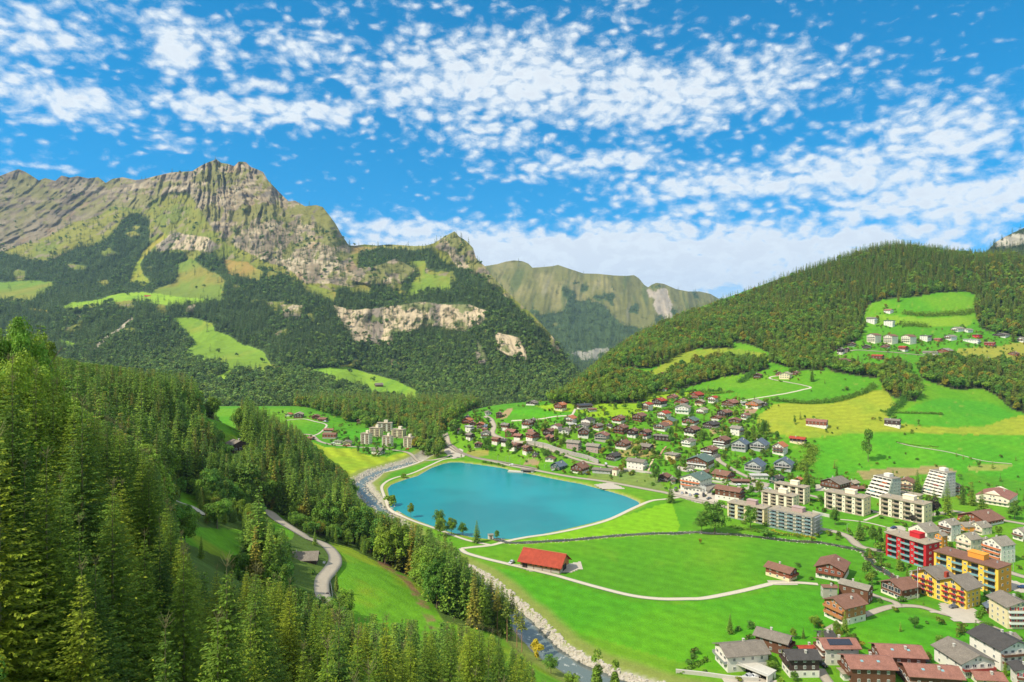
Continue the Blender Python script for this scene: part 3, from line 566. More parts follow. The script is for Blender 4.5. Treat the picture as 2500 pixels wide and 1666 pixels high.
def leaf_crown(g, h, w, lobes, n, size, base=.25, flat=1.0, lr=(.30, .52)):
    """leaf clumps lying on the skins of many overlapping lobes"""
    c0 = h * (base + (1 - base) * .5); hh = h * (1 - base) * .5
    L = []
    for i in range(lobes):
        d = g.normal(size=3); d /= np.linalg.norm(d); rad = g.uniform(.15, .72)
        L.append(((d[0] * w * .5 * rad * 1.25, d[1] * w * .5 * rad * 1.25, c0 + d[2] * hh * rad * 1.2), w * .5 * g.uniform(*lr)))
    Q = []; Cc = []; per = max(8, n // lobes)
    for (c, r) in L:
        d = g.normal(size=(per, 3)); d /= np.linalg.norm(d, axis=1, keepdims=True); d[:, 2] = np.where(d[:, 2] < -.35, -d[:, 2], d[:, 2])
        rr = r * g.uniform(.72, 1.08, per)[:, None]; P0 = np.array(c) + d * rr * np.array([1, 1, hh / (w * .5) * .9 * flat + .1])
        nrm = d + g.normal(size=(per, 3)) * .55 + np.array([0, 0, .25]); nrm /= np.linalg.norm(nrm, axis=1, keepdims=True)
        u = np.cross(nrm, g.normal(size=(per, 3))); u /= np.linalg.norm(u, axis=1, keepdims=True) + 1e-9; v = np.cross(nrm, u)
        s = size * g.uniform(.55, 1.3, per)[:, None]; k = g.uniform(.5, .9, per)[:, None]
        Q.append(np.stack([P0 - u * s, P0 + v * s * k - u * s * .1, P0 + u * s, P0 - v * s * k + u * s * .15], 1))
        lv = g.uniform(.2, .8); cc = np.stack([np.clip(lv + g.uniform(-.25, .25, per), 0, 1), (g.random(per) < .12) * g.uniform(0, .5, per), 0 * rr[:, 0]], 1); Cc.append(np.repeat(cc[:, None], 4, 1))
    Q = np.concatenate(Q); Cc = np.concatenate(Cc); m = len(Q)
    return Q.reshape(-1, 3), np.arange(m * 4).reshape(m, 4), Cc.reshape(-1, 3)
def limbs(g, h, w, base, r):
    V, Fc = cone_trunk(h * .8, r, 6, g.uniform(-.4, .4)); Vs = [V]; Fs = [Fc]; k = len(V)
    for i in range(6):
        z = h * g.uniform(base * .8, .65); a = g.uniform(0, 6.28); L = w * g.uniform(.25, .42); p = np.array([0, 0, z]); q = p + np.array([math.cos(a) * L, math.sin(a) * L, L * .9]); rr = r * .35
        d, s, u = frame_of((q - p)[None]); s = s[0]; u = u[0]
        vv = [p + s * rr, p + u * rr, p - s * rr, p - u * rr, q + s * rr * .3, q + u * rr * .3, q - s * rr * .3, q - u * rr * .3]
        Vs.append(np.array(vv)); Fs.append(np.array([[0, 1, 5, 4], [1, 2, 6, 5], [2, 3, 7, 6], [3, 0, 4, 7]]) + k); k += 8
    return np.concatenate(Vs), np.concatenate(Fs)
TEMPL = {}      # kind -> list of (crown mesh, trunk mesh, joined mesh, height)
def reg(kind, crown, trunk, mat, bark, h):
    V, Fc, Cc = crown; me = mesh_np(kind + '_crown', V, Fc, False, [mat]); colattr(me, Cc)
    tv, tf = trunk; mt = mesh_np(kind + '_trunk', tv, tf, True, [bark])
    J = mesh_np(kind + '_joined', np.concatenate([V, tv]), np.concatenate([Fc, tf + len(V)]), False, [mat, bark]); colattr(J, np.concatenate([Cc, np.full((len(tv), 3), .5)]))
    mi = np.zeros(len(Fc) + len(tf), dtype=np.int32); mi[len(Fc):] = 1; J.polygons.foreach_set('material_index', mi)
    TEMPL.setdefault(kind, []).append((me, mt, J, h))
g = np.random.default_rng(11)
for i in range(4):
    hh = 16.0; lv, lf = leader(hh, .55, .02); tv, tf = cone_trunk(hh, .17); tv2 = np.concatenate([tv, lv]); tf2 = np.concatenate([tf, lf + len(tv)])
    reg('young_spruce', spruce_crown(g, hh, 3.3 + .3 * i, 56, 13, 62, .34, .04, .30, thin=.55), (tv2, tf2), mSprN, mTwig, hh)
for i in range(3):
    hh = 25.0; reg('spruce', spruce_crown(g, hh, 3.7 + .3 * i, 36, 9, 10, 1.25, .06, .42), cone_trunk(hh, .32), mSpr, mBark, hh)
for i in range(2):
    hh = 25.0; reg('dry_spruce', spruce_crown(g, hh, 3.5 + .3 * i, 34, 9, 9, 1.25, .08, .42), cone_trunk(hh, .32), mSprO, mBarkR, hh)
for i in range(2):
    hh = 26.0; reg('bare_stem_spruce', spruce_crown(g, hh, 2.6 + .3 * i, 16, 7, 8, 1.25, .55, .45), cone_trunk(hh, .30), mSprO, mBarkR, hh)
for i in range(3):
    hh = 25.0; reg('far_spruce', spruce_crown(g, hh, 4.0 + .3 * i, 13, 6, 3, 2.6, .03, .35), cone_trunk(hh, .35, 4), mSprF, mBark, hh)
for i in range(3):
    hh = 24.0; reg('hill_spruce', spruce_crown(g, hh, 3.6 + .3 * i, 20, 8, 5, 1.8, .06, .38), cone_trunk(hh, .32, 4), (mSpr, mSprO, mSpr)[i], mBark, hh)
for i in range(4):
    hh = 17.0; w = 11.0 + i; reg('broadleaf', leaf_crown(g, hh, w, 40, 7000, .32, .12, lr=(.20, .38)), limbs(g, hh, w, .2, .30), mLf, mBark, hh)
for i in range(3):
    hh = 15.0; w = 10.0 + i; reg('hill_broadleaf', leaf_crown(g, hh, w, 12, 900, .80, .08), limbs(g, hh, w, .2, .30), (mLf, mLfO, mLf)[i], mBark, hh)
for i in range(3):
    hh = 15.0; w = 11.0 + i; reg('far_broadleaf', leaf_crown(g, hh, w, 7, 170, 1.7, .05), cone_trunk(hh * .6, .3, 4), mLfF, mBark, hh)
for i in range(3):
    hh = 20.0; w = 13.0 + i; reg('near_broadleaf', leaf_crown(g, hh, w, 110, 42000, .17, .10, lr=(.13, .27)), limbs(g, hh, w, .2, .30), mLf, mBark, hh)
for i in range(2):
    hh = 17.0; w = 11.0 + i; reg('autumn_broadleaf', leaf_crown(g, hh, w, 16, 3000, .45, .2), limbs(g, hh, w, .2, .30), mLfO, mBark, hh)
reg('golden_broadleaf', leaf_crown(g, 12.0, 8.0, 12, 2200, .42, .12), limbs(g, 12.0, 8.0, .2, .22), mGold, mBark, 12.0)
reg('copper_beech', leaf_crown(g, 14.0, 9.0, 12, 2400, .42, .12), limbs(g, 14.0, 9.0, .2, .25), mDarkL, mBark, 14.0)
for i in range(3):
    hh = 2.6; w = 3.0; reg('bush', leaf_crown(g, hh, w, 7, 420, .26, .02), cone_trunk(hh * .5, .08, 4), (mLf, mLf, mLfO)[i], mBark, hh)
reg('cypress', leaf_crown(g, 9.0, 2.2, 14, 1100, .26, .02, 1.0), cone_trunk(7.0, .12, 5), mSpr, mBark, 9.0)
for i in range(2):
    hh = 14.0; w = 6.0; reg('slim_tree', leaf_crown(g, hh, w, 12, 1500, .36, .16), limbs(g, hh, w, .2, .2), mLf, mBark, hh)

def tree(name, kind, x, y, h, label, cat='tree', group=None, var=None, z=None, sx=1.0, rz=None):
    T = TEMPL[kind]; me, mt, J, h0 = T[random.randrange(len(T)) if var is None else var % len(T)]
    r = empty(name, (x, y, float(terr(x, y)) if z is None else z), random.uniform(0, 6.28) if rz is None else rz, label, cat, group)
    s = h / h0; r.scale = (s * sx, s * sx, s)
    link('crown', me, r); link('trunk', mt, r)
    return r
def scatter(name, pts, kinds, which, scl, label, cat):
    """a wood that nobody could count: one object that carries its trees"""
    c = bpy.data.collections.new(name + '_templates'); n = 0; start = []
    for k in kinds:
        start.append(n)
        for (me, mt, J, h0) in TEMPL[k]:
            o = bpy.data.objects.new('template_%03d' % n, J); c.objects.link(o); n += 1
    cnt = [len(TEMPL[k]) for k in kinds]
    which = np.asarray(which); idx = np.array([start[k] + rng.integers(cnt[k]) for k in which], dtype=np.int32)
    me = bpy.data.meshes.new(name); P_ = np.asarray(pts, dtype=np.float32); me.vertices.add(len(P_)); me.vertices.foreach_set('co', P_.ravel())
    a = me.attributes.new('pick', 'INT', 'POINT'); a.data.foreach_set('value', idx)
    a = me.attributes.new('size', 'FLOAT', 'POINT'); a.data.foreach_set('value', np.asarray(scl, dtype=np.float32))
    a = me.attributes.new('turn', 'FLOAT', 'POINT'); a.data.foreach_set('value', rng.uniform(0, 6.28, len(P_)).astype(np.float32))
    o = link(name, me); tag(o, label, cat, None, 'stuff')
    t = bpy.data.node_groups.new(name, 'GeometryNodeTree'); t.interface.new_socket('Geometry', in_out='INPUT', socket_type='NodeSocketGeometry'); t.interface.new_socket('Geometry', in_out='OUTPUT', socket_type='NodeSocketGeometry')
    N = t.nodes; L = t.links; gi = N.new('NodeGroupInput'); go = N.new('NodeGroupOutput'); ip = N.new('GeometryNodeInstanceOnPoints'); ci = N.new('GeometryNodeCollectionInfo')
    ci.inputs[0].default_value = c; ci.inputs['Separate Children'].default_value = True; ci.inputs['Reset Children'].default_value = True
    def att(nm, dt):
        q = N.new('GeometryNodeInputNamedAttribute'); q.data_type = dt; q.inputs['Name'].default_value = nm; return [s for s in q.outputs if s.enabled and s.name == 'Attribute'][0]
    cx = N.new('ShaderNodeCombineXYZ'); L.new(att('turn', 'FLOAT'), cx.inputs[2]); e = N.new('FunctionNodeEulerToRotation'); L.new(cx.outputs[0], e.inputs[0])
    L.new(gi.outputs[0], ip.inputs['Points']); L.new(ci.outputs[0], ip.inputs['Instance']); ip.inputs['Pick Instance'].default_value = True
    L.new(att('pick', 'INT'), ip.inputs['Instance Index']); L.new(e.outputs[0], ip.inputs['Rotation']); L.new(att('size', 'FLOAT'), ip.inputs['Scale']); L.new(ip.outputs[0], go.inputs[0])
    md = o.modifiers.new('trees', 'NODES'); md.node_group = t
    return o
# ================================================================ ROADS (lines used by the woods too)
ROADS = [ # name, width, material key, polyline in photo points
 ('road', 5.0, 'asph', [(1086,1062),(1091,1075),(1095,1088),(1117,1103),(1158,1118),(1200,1127),(1250,1139),(1312,1151),(1398,1166),(1482,1178),(1600,1200),(1622,1204),(1660,1214),(1741,1232),(1790,1244),(1850,1262),(1930,1279),(2002,1292),(2043,1302),(2073,1315),(2094,1333),(2120,1341),(2160,1348)]),
 ('road', 4.5, 'asph', [(1900,1196),(1976,1210),(2007,1218),(2060,1232),(2119,1248),(2155,1256),(2230,1262),(2300,1256),(2330,1250),(2390,1262),(2500,1282),(2600,1300)]),
 ('road', 4.5, 'asph', [(1751,1112),(1754,1124),(1771,1137),(1805,1156),(1826,1166),(1852,1179),(1870,1185),(1845,1195),(1800,1190)]),
 ('road', 4.5, 'asph', [(1249,1082),(1291,1085),(1355,1104),(1387,1117),(1440,1132),(1493,1142),(1585,1155),(1640,1172),(1720,1180),(1780,1190)]),
 ('road', 5.0, 'asph', [(1185,1018),(1198,1026),(1202,1034),(1206,1044),(1202,1061),(1219,1074),(1249,1082)]),
 ('path', 2.6, 'grav', [(1422,1000),(1406,1000),(1400,1008),(1393,1015),(1360,1018),(1312,1025),(1249,1030)]),
 ('path', 2.6, 'grav', [(1920,918),(1890,920),(1879,925),(1906,932),(1950,940),(1979,948),(1960,953),(1929,959),(1870,970),(1810,980),(1790,990)]),
 ('road', 4.0, 'asph', [(2060,862),(2090,856),(2160,860),(2261,869),(2330,872)]),
 ('road', 3.4, 'grav', [(1126,1341),(1136,1351),(1180,1364),(1238,1378),(1350,1404),(1381,1413),(1460,1435),(1541,1456),(1610,1464),(1679,1464),(1722,1461),(1806,1445),(1870,1430),(1896,1425),(1950,1425),(1997,1428)]),
 ('path', 3.0, 'grav', [(1126,1341),(1160,1336),(1199,1332),(1238,1325),(1286,1314),(1350,1305),(1420,1290),(1487,1270),(1551,1240),(1590,1225),(1626,1220),(1660,1216)]),
 ('path', 2.6, 'grav', [(1122,1118),(1084,1123),(1050,1137),(1007,1156),(965,1168),(943,1177),(932,1190),(936,1208),(943,1228),(951,1247),(975,1260),(1007,1272),(1063,1292),(1110,1312),(1150,1325),(1199,1332)]),
 ('path', 3.0, 'grav', [(1035,1124),(1010,1134),(956,1150),(920,1160),(900,1169),(880,1180),(871,1192),(868,1205),(876,1225)]),
 ('road', 3.6, 'asph', [(660,1052),(700,1064),(745,1062),(764,1066),(780,1078),(810,1086),(860,1092),(940,1098),(990,1104),(1010,1116),(1035,1124),(1060,1124),(1091,1116),(1110,1106)]),
 ('path', 2.6, 'grav', [(700,1027),(740,1024),(770,1030),(794,1036),(796,1044),(780,1058),(764,1066)]),
 ('road', 3.2, 'asph', [(2020,1540),(2060,1520),(2109,1503),(2156,1488),(2192,1481),(2246,1484),(2300,1499),(2390,1522),(2440,1540)]),
 ('road', 3.2, 'asph', [(2100,1440),(2134,1455),(2185,1473),(2192,1481)]),
 ('road', 4.6, 'asph', [(640,1245),(661,1258),(696,1284),(750,1316),(780,1328),(800,1340),(815,1358),(818,1376),(806,1396),(788,1420),(786,1450),(795,1480),(803,1510)]),
 ('path', 2.4, 'grav', [(427,1223),(450,1232),(472,1242),(500,1262)]),
 ('path', 1.6, 'grav', [(2190,1083),(2230,1093),(2320,1108),(2400,1126),(2470,1134)]),
 ('path', 2.0, 'grav', [(2051,1271),(2080,1272),(2120,1278),(2165,1289)]), ('path', 2.0, 'grav', [(2110,1272),(2130,1264),(2150,1258)]),
 ('road', 4.5, 'asph', [(2440,1390),(2500,1410),(2600,1430)]),
 ('road', 3.4, 'asph', [(2000,1635),(2015,1660),(2040,1690)]),
 ('path', 2.2, 'grav', [(900,955),(905,965),(917,950),(926,945)]),
]
def poly_w(pts, ymin=150):
    X, Y, Z, ok = hit([p[0] for p in pts], [p[1] for p in pts], ymin); return list(zip(X, Y))
RW = [(n, w, k, poly_w(p)) for (n, w, k, p) in ROADS[:-1]]
def near_road(x, y, m):
    r = np.zeros(np.shape(x), bool)
    for n, w, k, l in RW: r |= segdist(x, y, l) < w * .5 + m
    return r

# ================================================================ WOODS
# 1. left slope and river bank
TOPL = [(-400,500),(-100,600),(0,738),(30,745),(60,770),(90,800),(112,850),(140,870),(200,885),(300,895),(430,905),(520,935),(600,958),(640,968),(675,986),(721,1034),(747,1065),(765,1085),(790,1115),(828,1140),(854,1167),(875,1220),(905,1240),(960,1258),(1000,1275),(1050,1290),(1090,1300),(1120,1350),(1160,1392),(1200,1418),(1250,1448),(1270,1490),(1300,1540),(1340,1562),(1400,1622),(1440,1680),(1500,1800)]
TOPN = [(-200,800),(0,880),(100,905),(190,990),(330,1070),(400,1160),(430,1260),(450,1340),(480,1395),(590,1392),(620,1400),(690,1420),(740,1440),(800,1485),(860,1490),(1000,1512),(1120,1520),(1220,1556),(1290,1615),(1340,1700)]
TOPM = [(0,800),(100,850),(430,980),(470,1100),(560,1120),(600,1130),(650,1250),(690,1290),(700,1420),(830,1480),(860,1180),(1500,1180)]
vis = []
for p in [(560,1082),(575,1100),(590,1100),(560,1108),(500,1010),(520,1030),(540,1050),(560,1060),(545,1020),(580,1075),(427,1223),(450,1232),(480,1250),(500,1310),(530,1320),(560,1330),(580,1350),(540,1360),(664,1262),(680,1274),(700,1288),(720,1300),(745,1314),(800,1340),(820,1370),(810,1395),(790,1420),(785,1450),
          (730,1330),(760,1340),(780,1350),(730,1360),(760,1375),(790,1370),(745,1400),(850,1400),(900,1430),(870,1480),(950,1450),(1000,1480),(950,1520),(880,1520),(1020,1500),(840,1360),(900,1380),(1040,1540),(1330,1620),(1360,1650),(1300,1600),(1290,1500),(1330,1540),(900,1215),(925,1240),(960,1252)]:
    vis.append((p[0], p[1], hit1(p[0], p[1], 100)[1]))
vis = np.array(vis)
gxs, gys = np.meshgrid(np.arange(-420, 90, 4.6), np.arange(8, 1050, 4.6)); g = np.random.default_rng(5)
x = (gxs + g.uniform(-2.3, 2.3, gxs.shape)).ravel(); y = (gys + g.uniform(-2.3, 2.3, gys.shape)).ravel()
k = (x > -0.95 * y - 15) & (x < .2 * y + 10); x = x[k]; y = y[k]
z = terr(x, y); px, py = toPx(x, y, z); l = tL(x, y); r = tR(x, y)
dr = segdist(x, y, RIVER)
m = (l > 1.2) & (l > r) & (dr > 13) & ~near_road(x, y, 2.5)
for p in MEADOW_L: m &= ~(inpoly(px, py, p) & (y > 190))
m &= ~((y > 146) & (y < 246) & (x > -44) & (x < 60)) & ~((x > 4) & (y < 200)) & ~((y > 200) & (x > -66) & (y < 275) & (x < -20)) & ~((y > 700) & (x > -330))
m &= (np.hypot(x, y) > 13) & ~((y < 22) & (np.abs(x) < 4))
x, y, z, px, py, l = [a[m] for a in (x, y, z, px, py, l)]
n = fbm(x / 40, y / 40, 3)
band = (x > -95) & (y > 235) & (l < 26)                      # the belt of trees along the river
wide = g.random(len(x))
kind = np.where(wide < .42 + n * .9, 1, 0)                    # 1 broadleaf
kind = np.where((y < 150) & (g.random(len(x)) < .93), 0, kind)
kind = np.where((x < -55) & (y < 110) & (px < 130) & (g.random(len(x)) < .75) , 1, kind)
kind = np.where((y < 130) & (px > 40), 0, kind)
kind = np.where(band & (px > 1130) & (g.random(len(x)) < .8), 0, kind)
hgt = np.where(kind == 1, g.uniform(11, 19, len(x)), g.uniform(17, 29, len(x))); hgt = np.where((y < 150) & (kind == 0), g.uniform(12, 21, len(x)) + 5 * (y > 70), hgt)
hgt = np.where(band, np.where(kind == 1, g.uniform(16, 22, len(x)), g.uniform(25, 34, len(x))), hgt)
hgt = np.where((x < -60) & (y < 130) & (kind == 1), g.uniform(19, 27, len(x)), hgt)
def shrink(px, y, z, h, curve):
    lim = np.interp(px, [a for a, b in curve], [b for a, b in curve]); zt = H + (CY - lim) / F * y; return np.minimum(h, zt - z)
hgt = shrink(px, y, z, hgt, TOPL); hgt = np.where(y < 190, shrink(px, y, z, hgt, TOPN), hgt); hgt = np.where((y >= 190) & (y < 250), shrink(px, y, z, hgt, TOPM), hgt)
hw = np.where(kind == 1, hgt * .36, hgt * .15 + .4); hwp = hw / y * F
for (vx, vy, vY) in vis:
    c = (np.abs(px - vx) < hwp * .9) & (y < vY - 2) & (py > vy - 5)
    zt = H + (CY - vy) / F * y; hgt = np.where(c, np.minimum(hgt, zt - z), hgt)
hgt = np.where((y > 225) & (y < 345) & (x > -128) & (x < -66), np.minimum(hgt, 7.5), hgt)
hgt = np.where((y > 215) & (y < 300) & (x > -150) & (x < -105), np.minimum(hgt, 9.0), hgt)
ok = hgt > np.where(y < 60, 4.0, 6.0)
pos = np.stack([x, y, z, hgt, px, kind, y], 1)[ok]
TREES_L = pos
# trees on the valley floor behind the hamlet and round the gorge
BACK = [[(690,985),(760,1000),(860,1035),(930,1035),(1000,1042),(1050,1075),(1072,1105),(1100,1080),(1120,1050),(1100,1030),(1150,1000),(1200,985),(1240,975),(1240,940),(1100,930),(900,960),(700,960)], [(1000,1040),(1060,1060),(1085,1100),(1070,1120),(1030,1112),(1010,1098),(1000,1070)], [(890,1030),(1000,1040),(1010,1050),(960,1050),(890,1045)]]
bx, by = np.meshgrid(np.arange(-420, 40, 7.0), np.arange(640, 1300, 7.0)); bx = (bx + g.uniform(-3, 3, bx.shape)).ravel(); by = (by + g.uniform(-3, 3, by.shape)).ravel(); bz = terr(bx, by); bqx, bqy = toPx(bx, by, bz)
bm_ = np.zeros(len(bx), bool)
for p in BACK: bm_ |= inpoly(bqx, bqy, p)
bm_ &= ~near_road(bx, by, 3) & ~((bqx < 1000) & (by < 830) & (bqy > 1046))
BT = np.stack([bx, by, bz], 1)[bm_]
# 2. the wooded right-hand hill
gxs, gys = np.meshgrid(np.arange(20, 1250, 6.6), np.arange(600, 1520, 6.6))
x = (gxs + g.uniform(-3.2, 3.2, gxs.shape)).ravel(); y = (gys + g.uniform(-3.2, 3.2, gys.shape)).ravel(); z = terr(x, y); px, py = toPx(x, y, z)
m = np.zeros(len(x), bool)
for p in FOR_R: m |= inpoly(px, py, p)
m &= (px < 2640) & ~near_road(x, y, 2)
# hidden ground behind the crest needs no trees
sky_ok = np.array([True] * len(x)); m &= (y < 1480)
x, y, z, px, py = [a[m] for a in (x, y, z, px, py)]
n = fbm(x / 70, y / 70, 3); f = sm(py, 840, 720); kd = np.where(g.random(len(x)) < .38 + .36 * f - n * .7, 0, 1)
kd = np.where((py < 700) & (px < 2320) & (g.random(len(x)) < .8), 0, kd)
hg = np.where(kd == 0, g.uniform(11, 21, len(x)), g.uniform(9, 15, len(x)))
TREES_R = np.stack([x, y, z, hg, px, kd, y], 1)
print('left', len(TREES_L), 'right', len(TREES_R))
# the 300 that show largest of each kind stand as things of their own, the rest are woods
def big(arr, kd, n):
    i = np.where(arr[:, 5] == kd)[0]; s = arr[i, 3] / arr[i, 6]; return i[np.argsort(-s)[:n]]
NAMED = 0
iS = big(TREES_L, 0, 255); iB = big(TREES_L, 1, 130)
SP_LAB = [('young_spruce', 'young bright green spruce packed in the nearest wood at lower left'), ('spruce', 'tall dark green spruce in the wood on the left slope'), ('dry_spruce', 'tall spruce with brownish olive needles in the wood on the left slope')]
for i in iS:
    X, Y, Z, h, p, _, _ = TREES_L[i]
    if X > -95 and Y > 235 and tL(X, Y) < 26:
        q = g.random()
        if q < .72: tree('spruce_tree', 'bare_stem_spruce', X, Y, h, 'tall spruce with bare reddish lower trunk in the belt of trees above the river', 'tree', 'trees in the belt above the river')
        elif q < .88: tree('spruce_tree', 'spruce', X, Y, h, 'dark green spruce in the belt of trees above the river', 'tree', 'trees in the belt above the river')
        else: tree('spruce_tree', 'dry_spruce', X, Y, h, 'browning spruce in the belt of trees above the river', 'tree', 'trees in the belt above the river')
        continue
    v = 0 if Y < 170 else (2 if g.random() < .2 else 1)
    t_ = toPx(X, Y, Z + h)[1]; zone = ('at the left picture edge' if p < 160 else ('beside the small sunlit clearing' if p < 520 and t_ < 1400 else ('below the great dark spruce' if p < 720 else ('just below the mountain road' if p < 900 else 'at bottom centre before the slope meadow')))) if t_ < 1480 or p > 700 else ('in the bottom left corner' if p < 330 else 'along the bottom edge, left of centre')
    zone += '' if 'centre' in zone or 'corner' in zone else (', in the upper ranks' if t_ < 1250 else ', in the lower ranks')
    if v: zone = 'high on the left slope near the skyline' if t_ < 1010 else ('behind the big round tree on the left slope' if p < 450 else 'below the dark wooden hut on the left slope')
    tree('spruce_tree', SP_LAB[v][0], X, Y, h, (['young bright green spruce ', 'tall dark green spruce ', 'tall spruce with brownish olive needles '][v] if h > 11 else ['short young green spruce ', 'short dark green spruce ', 'short brownish spruce '][v]) + zone, 'tree', 'spruces on the left slope')
for i in iB:
    X, Y, Z, h, p, _, _ = TREES_L[i]
    belt = X > -95 and Y > 235
    a = g.random() < .14; t_ = toPx(X, Y, Z + h)[1]
    zone = 'in the belt of trees above the river' if belt else ('with a round crown at the left picture edge' if p < 130 and Y < 130 else ('high on the left slope near the skyline' if t_ < 1010 else ('beside the small sunlit clearing' if p < 600 else 'above the mountain road on the left slope')))
    tree('broadleaf_tree', 'near_broadleaf' if Y < 150 else ('autumn_broadleaf' if a else 'broadleaf'), X, Y, h, ('tall ' if h > 15 else 'smaller ') + ('yellowing' if a else 'green') + ' broadleaf tree ' + zone, 'tree', 'broadleaf trees on the left slope')
rest = np.ones(len(TREES_L), bool); rest[iS] = False; rest[iB] = False; A = TREES_L[rest]
a_ = g.random(len(A))
wh = np.where(A[:, 5] == 1, np.where(a_ < .12, 3, 2), np.where(a_ < .16, 1, 0)); h0 = np.array([25.0, 25.0, 17.0, 17.0])[wh]
scatter('forest', A[:, :3], ['spruce', 'dry_spruce', 'broadleaf', 'autumn_broadleaf'], wh, A[:, 3] / h0, 'dense mixed wood of spruce and broadleaf trees covering the left slope', 'forest')
A = TREES_R; h0 = np.array([24.0, 15.0])[A[:, 5].astype(int)]
scatter('forest', A[:, :3], ['hill_spruce', 'hill_broadleaf'], A[:, 5].astype(int), A[:, 3] / h0, 'olive green wood of spruce and broadleaf trees over the hill on the right', 'forest')
q = (rng.random(len(BT)) < .7).astype(int); scatter('forest', BT, ['hill_spruce', 'hill_broadleaf'], q, rng.uniform(.7, 1.1, len(BT)), 'wood on the valley floor behind the distant cream and white blocks', 'forest')
# 3. mountain woods
def mtrees(S, N, extra=.0):
    R_, C_ = S['c'].shape; w = np.where(S['c'] == 0, 1.0, np.where(S['c'] == 2, extra, np.where(S['c'] == 1, .20, np.where(S['c'] == 6, .12, .012)))) * np.abs(np.gradient(S['py'], axis=0)) * S['Y']**1.0
    w *= (S['px'] > -30) & (S['px'] < 1900)
    w = w.ravel(); w /= w.sum(); k = rng.choice(R_ * C_, N, p=w); i = k // C_; j = k % C_; u = rng.random(N); v = rng.random(N); i2 = np.minimum(i + 1, R_ - 1); j2 = np.minimum(j + 1, C_ - 1)
    o = []
    for q in ('X', 'Y', 'Z'):
        a = S[q]; o.append((a[i, j] * (1 - u) + a[i, j2] * u) * (1 - v) + (a[i2, j] * (1 - u) + a[i2, j2] * u) * v)
    return np.stack(o, 1), S['px'][i, j], S['py'][i, j]
PA, qx, qy = mtrees(SA, 30000, .10)
n = fbm(PA[:, 0] / 160, PA[:, 2] / 100, 3)
low = sm(qy, 780, 960); kd = np.where(rng.random(len(PA)) < .10 + low * .65 + n * .5, 1, 0)
scatter('forest', PA - np.array([0, 0, 1.0]), ['far_spruce', 'far_broadleaf'], kd, np.where(kd == 0, rng.uniform(.6, 1.12, len(PA)), rng.uniform(.75, 1.25, len(PA))), 'blue green mountain forest below the rocky peaks', 'forest')
PB, qx, qy = mtrees(SB, 9000, .02)
scatter('forest', PB - np.array([0, 0, 1.0]), ['far_spruce'], np.zeros(len(PB), int), rng.uniform(.8, 1.3, len(PB)), 'dark forest on the lower flank of the distant middle ridge', 'forest')
PD, qx, qy = mtrees(dict(SD, px=SD['px'] - 1000), 1200, 0)
scatter('forest', PD - np.array([0, 0, 1.0]), ['far_spruce'], np.zeros(len(PD), int), rng.uniform(.8, 1.1, len(PD)), 'dark forest on the rocky crest at the far right', 'forest')
# ================================================================ ROADS, LAKE, RIVER
mAsph = simple_mat('asphalt', (.38, .325, .245), .95, .16, .5, .1); mGrav = simple_mat('gravel_path', (.52, .46, .35), .97, .18, .9, .1)
mPave = simple_mat('paving', (.44, .39, .31), .95, .15, .4, .1)
def smooth_line(l, step):
    l = np.array(l, float); o = [l[0]]
    for i in range(len(l) - 1):
        p0, p1, p2, p3 = l[max(i - 1, 0)], l[i], l[i + 1], l[min(i + 2, len(l) - 1)]; n = max(2, int(np.hypot(*(p2 - p1)) / step))
        for t in np.arange(1, n + 1) / n: o.append(.5 * (2 * p1 + (p2 - p0) * t + (2 * p0 - 5 * p1 + 4 * p2 - p3) * t * t + (3 * p1 - p0 - 3 * p2 + p3) * t**3))
    return np.array(o)
def ribbon(name, line, w, mat, lift=.14, z=None, nx=5, step=2.0, wob=0.0, kind='structure'):
    l = smooth_line(line, step); d = np.gradient(l, axis=0); d /= np.hypot(d[:, 0], d[:, 1])[:, None] + 1e-9; s = np.stack([d[:, 1], -d[:, 0]], 1)
    W_ = np.asarray(w, float) * (1 + wob * np.sin(np.arange(len(l)) * .7)); t = np.linspace(-.5, .5, nx); P_ = l[:, None] + s[:, None] * (t[None, :] * np.reshape(W_, (-1, 1)))[..., None]
    if z is None:
        zz = terr(P_[..., 0], P_[..., 1]); zz = np.repeat(np.convolve(np.pad(zz.max(1), 2, 'edge'), np.ones(5) / 5, 'valid')[:, None], nx, 1) * .5 + zz * .5; zz = np.maximum(zz, terr(P_[..., 0], P_[..., 1])) + lift
    else: zz = np.full(P_.shape[:2], z)
    V = np.concatenate([P_, zz[..., None]], -1); n = len(l); idx = np.arange(n * nx).reshape(n, nx)
    # little skirts so that the road bed has thickness
    Vs = V.copy(); Vs[..., 2] -= .8; V = np.concatenate([V.reshape(-1, 3), Vs.reshape(-1, 3)]); o = n * nx
    Fc = [np.stack([idx[:-1, :-1], idx[:-1, 1:], idx[1:, 1:], idx[1:, :-1]], -1).reshape(-1, 4)]
    for c in (0, nx - 1): Fc.append(np.stack([idx[:-1, c], idx[1:, c], idx[1:, c] + o, idx[:-1, c] + o], -1))
    return tag(link(name, mesh_np(name, V, np.concatenate(Fc), True, [mat])), kind=kind)
for (n_, w_, k_, l_), q in zip(RW, range(99)):
    ribbon(n_, l_, w_ * (1.2 if k_ == 'asph' else 1.0), mAsph if k_ == 'asph' else mGrav, lift=.14 + .006 * (q % 9))
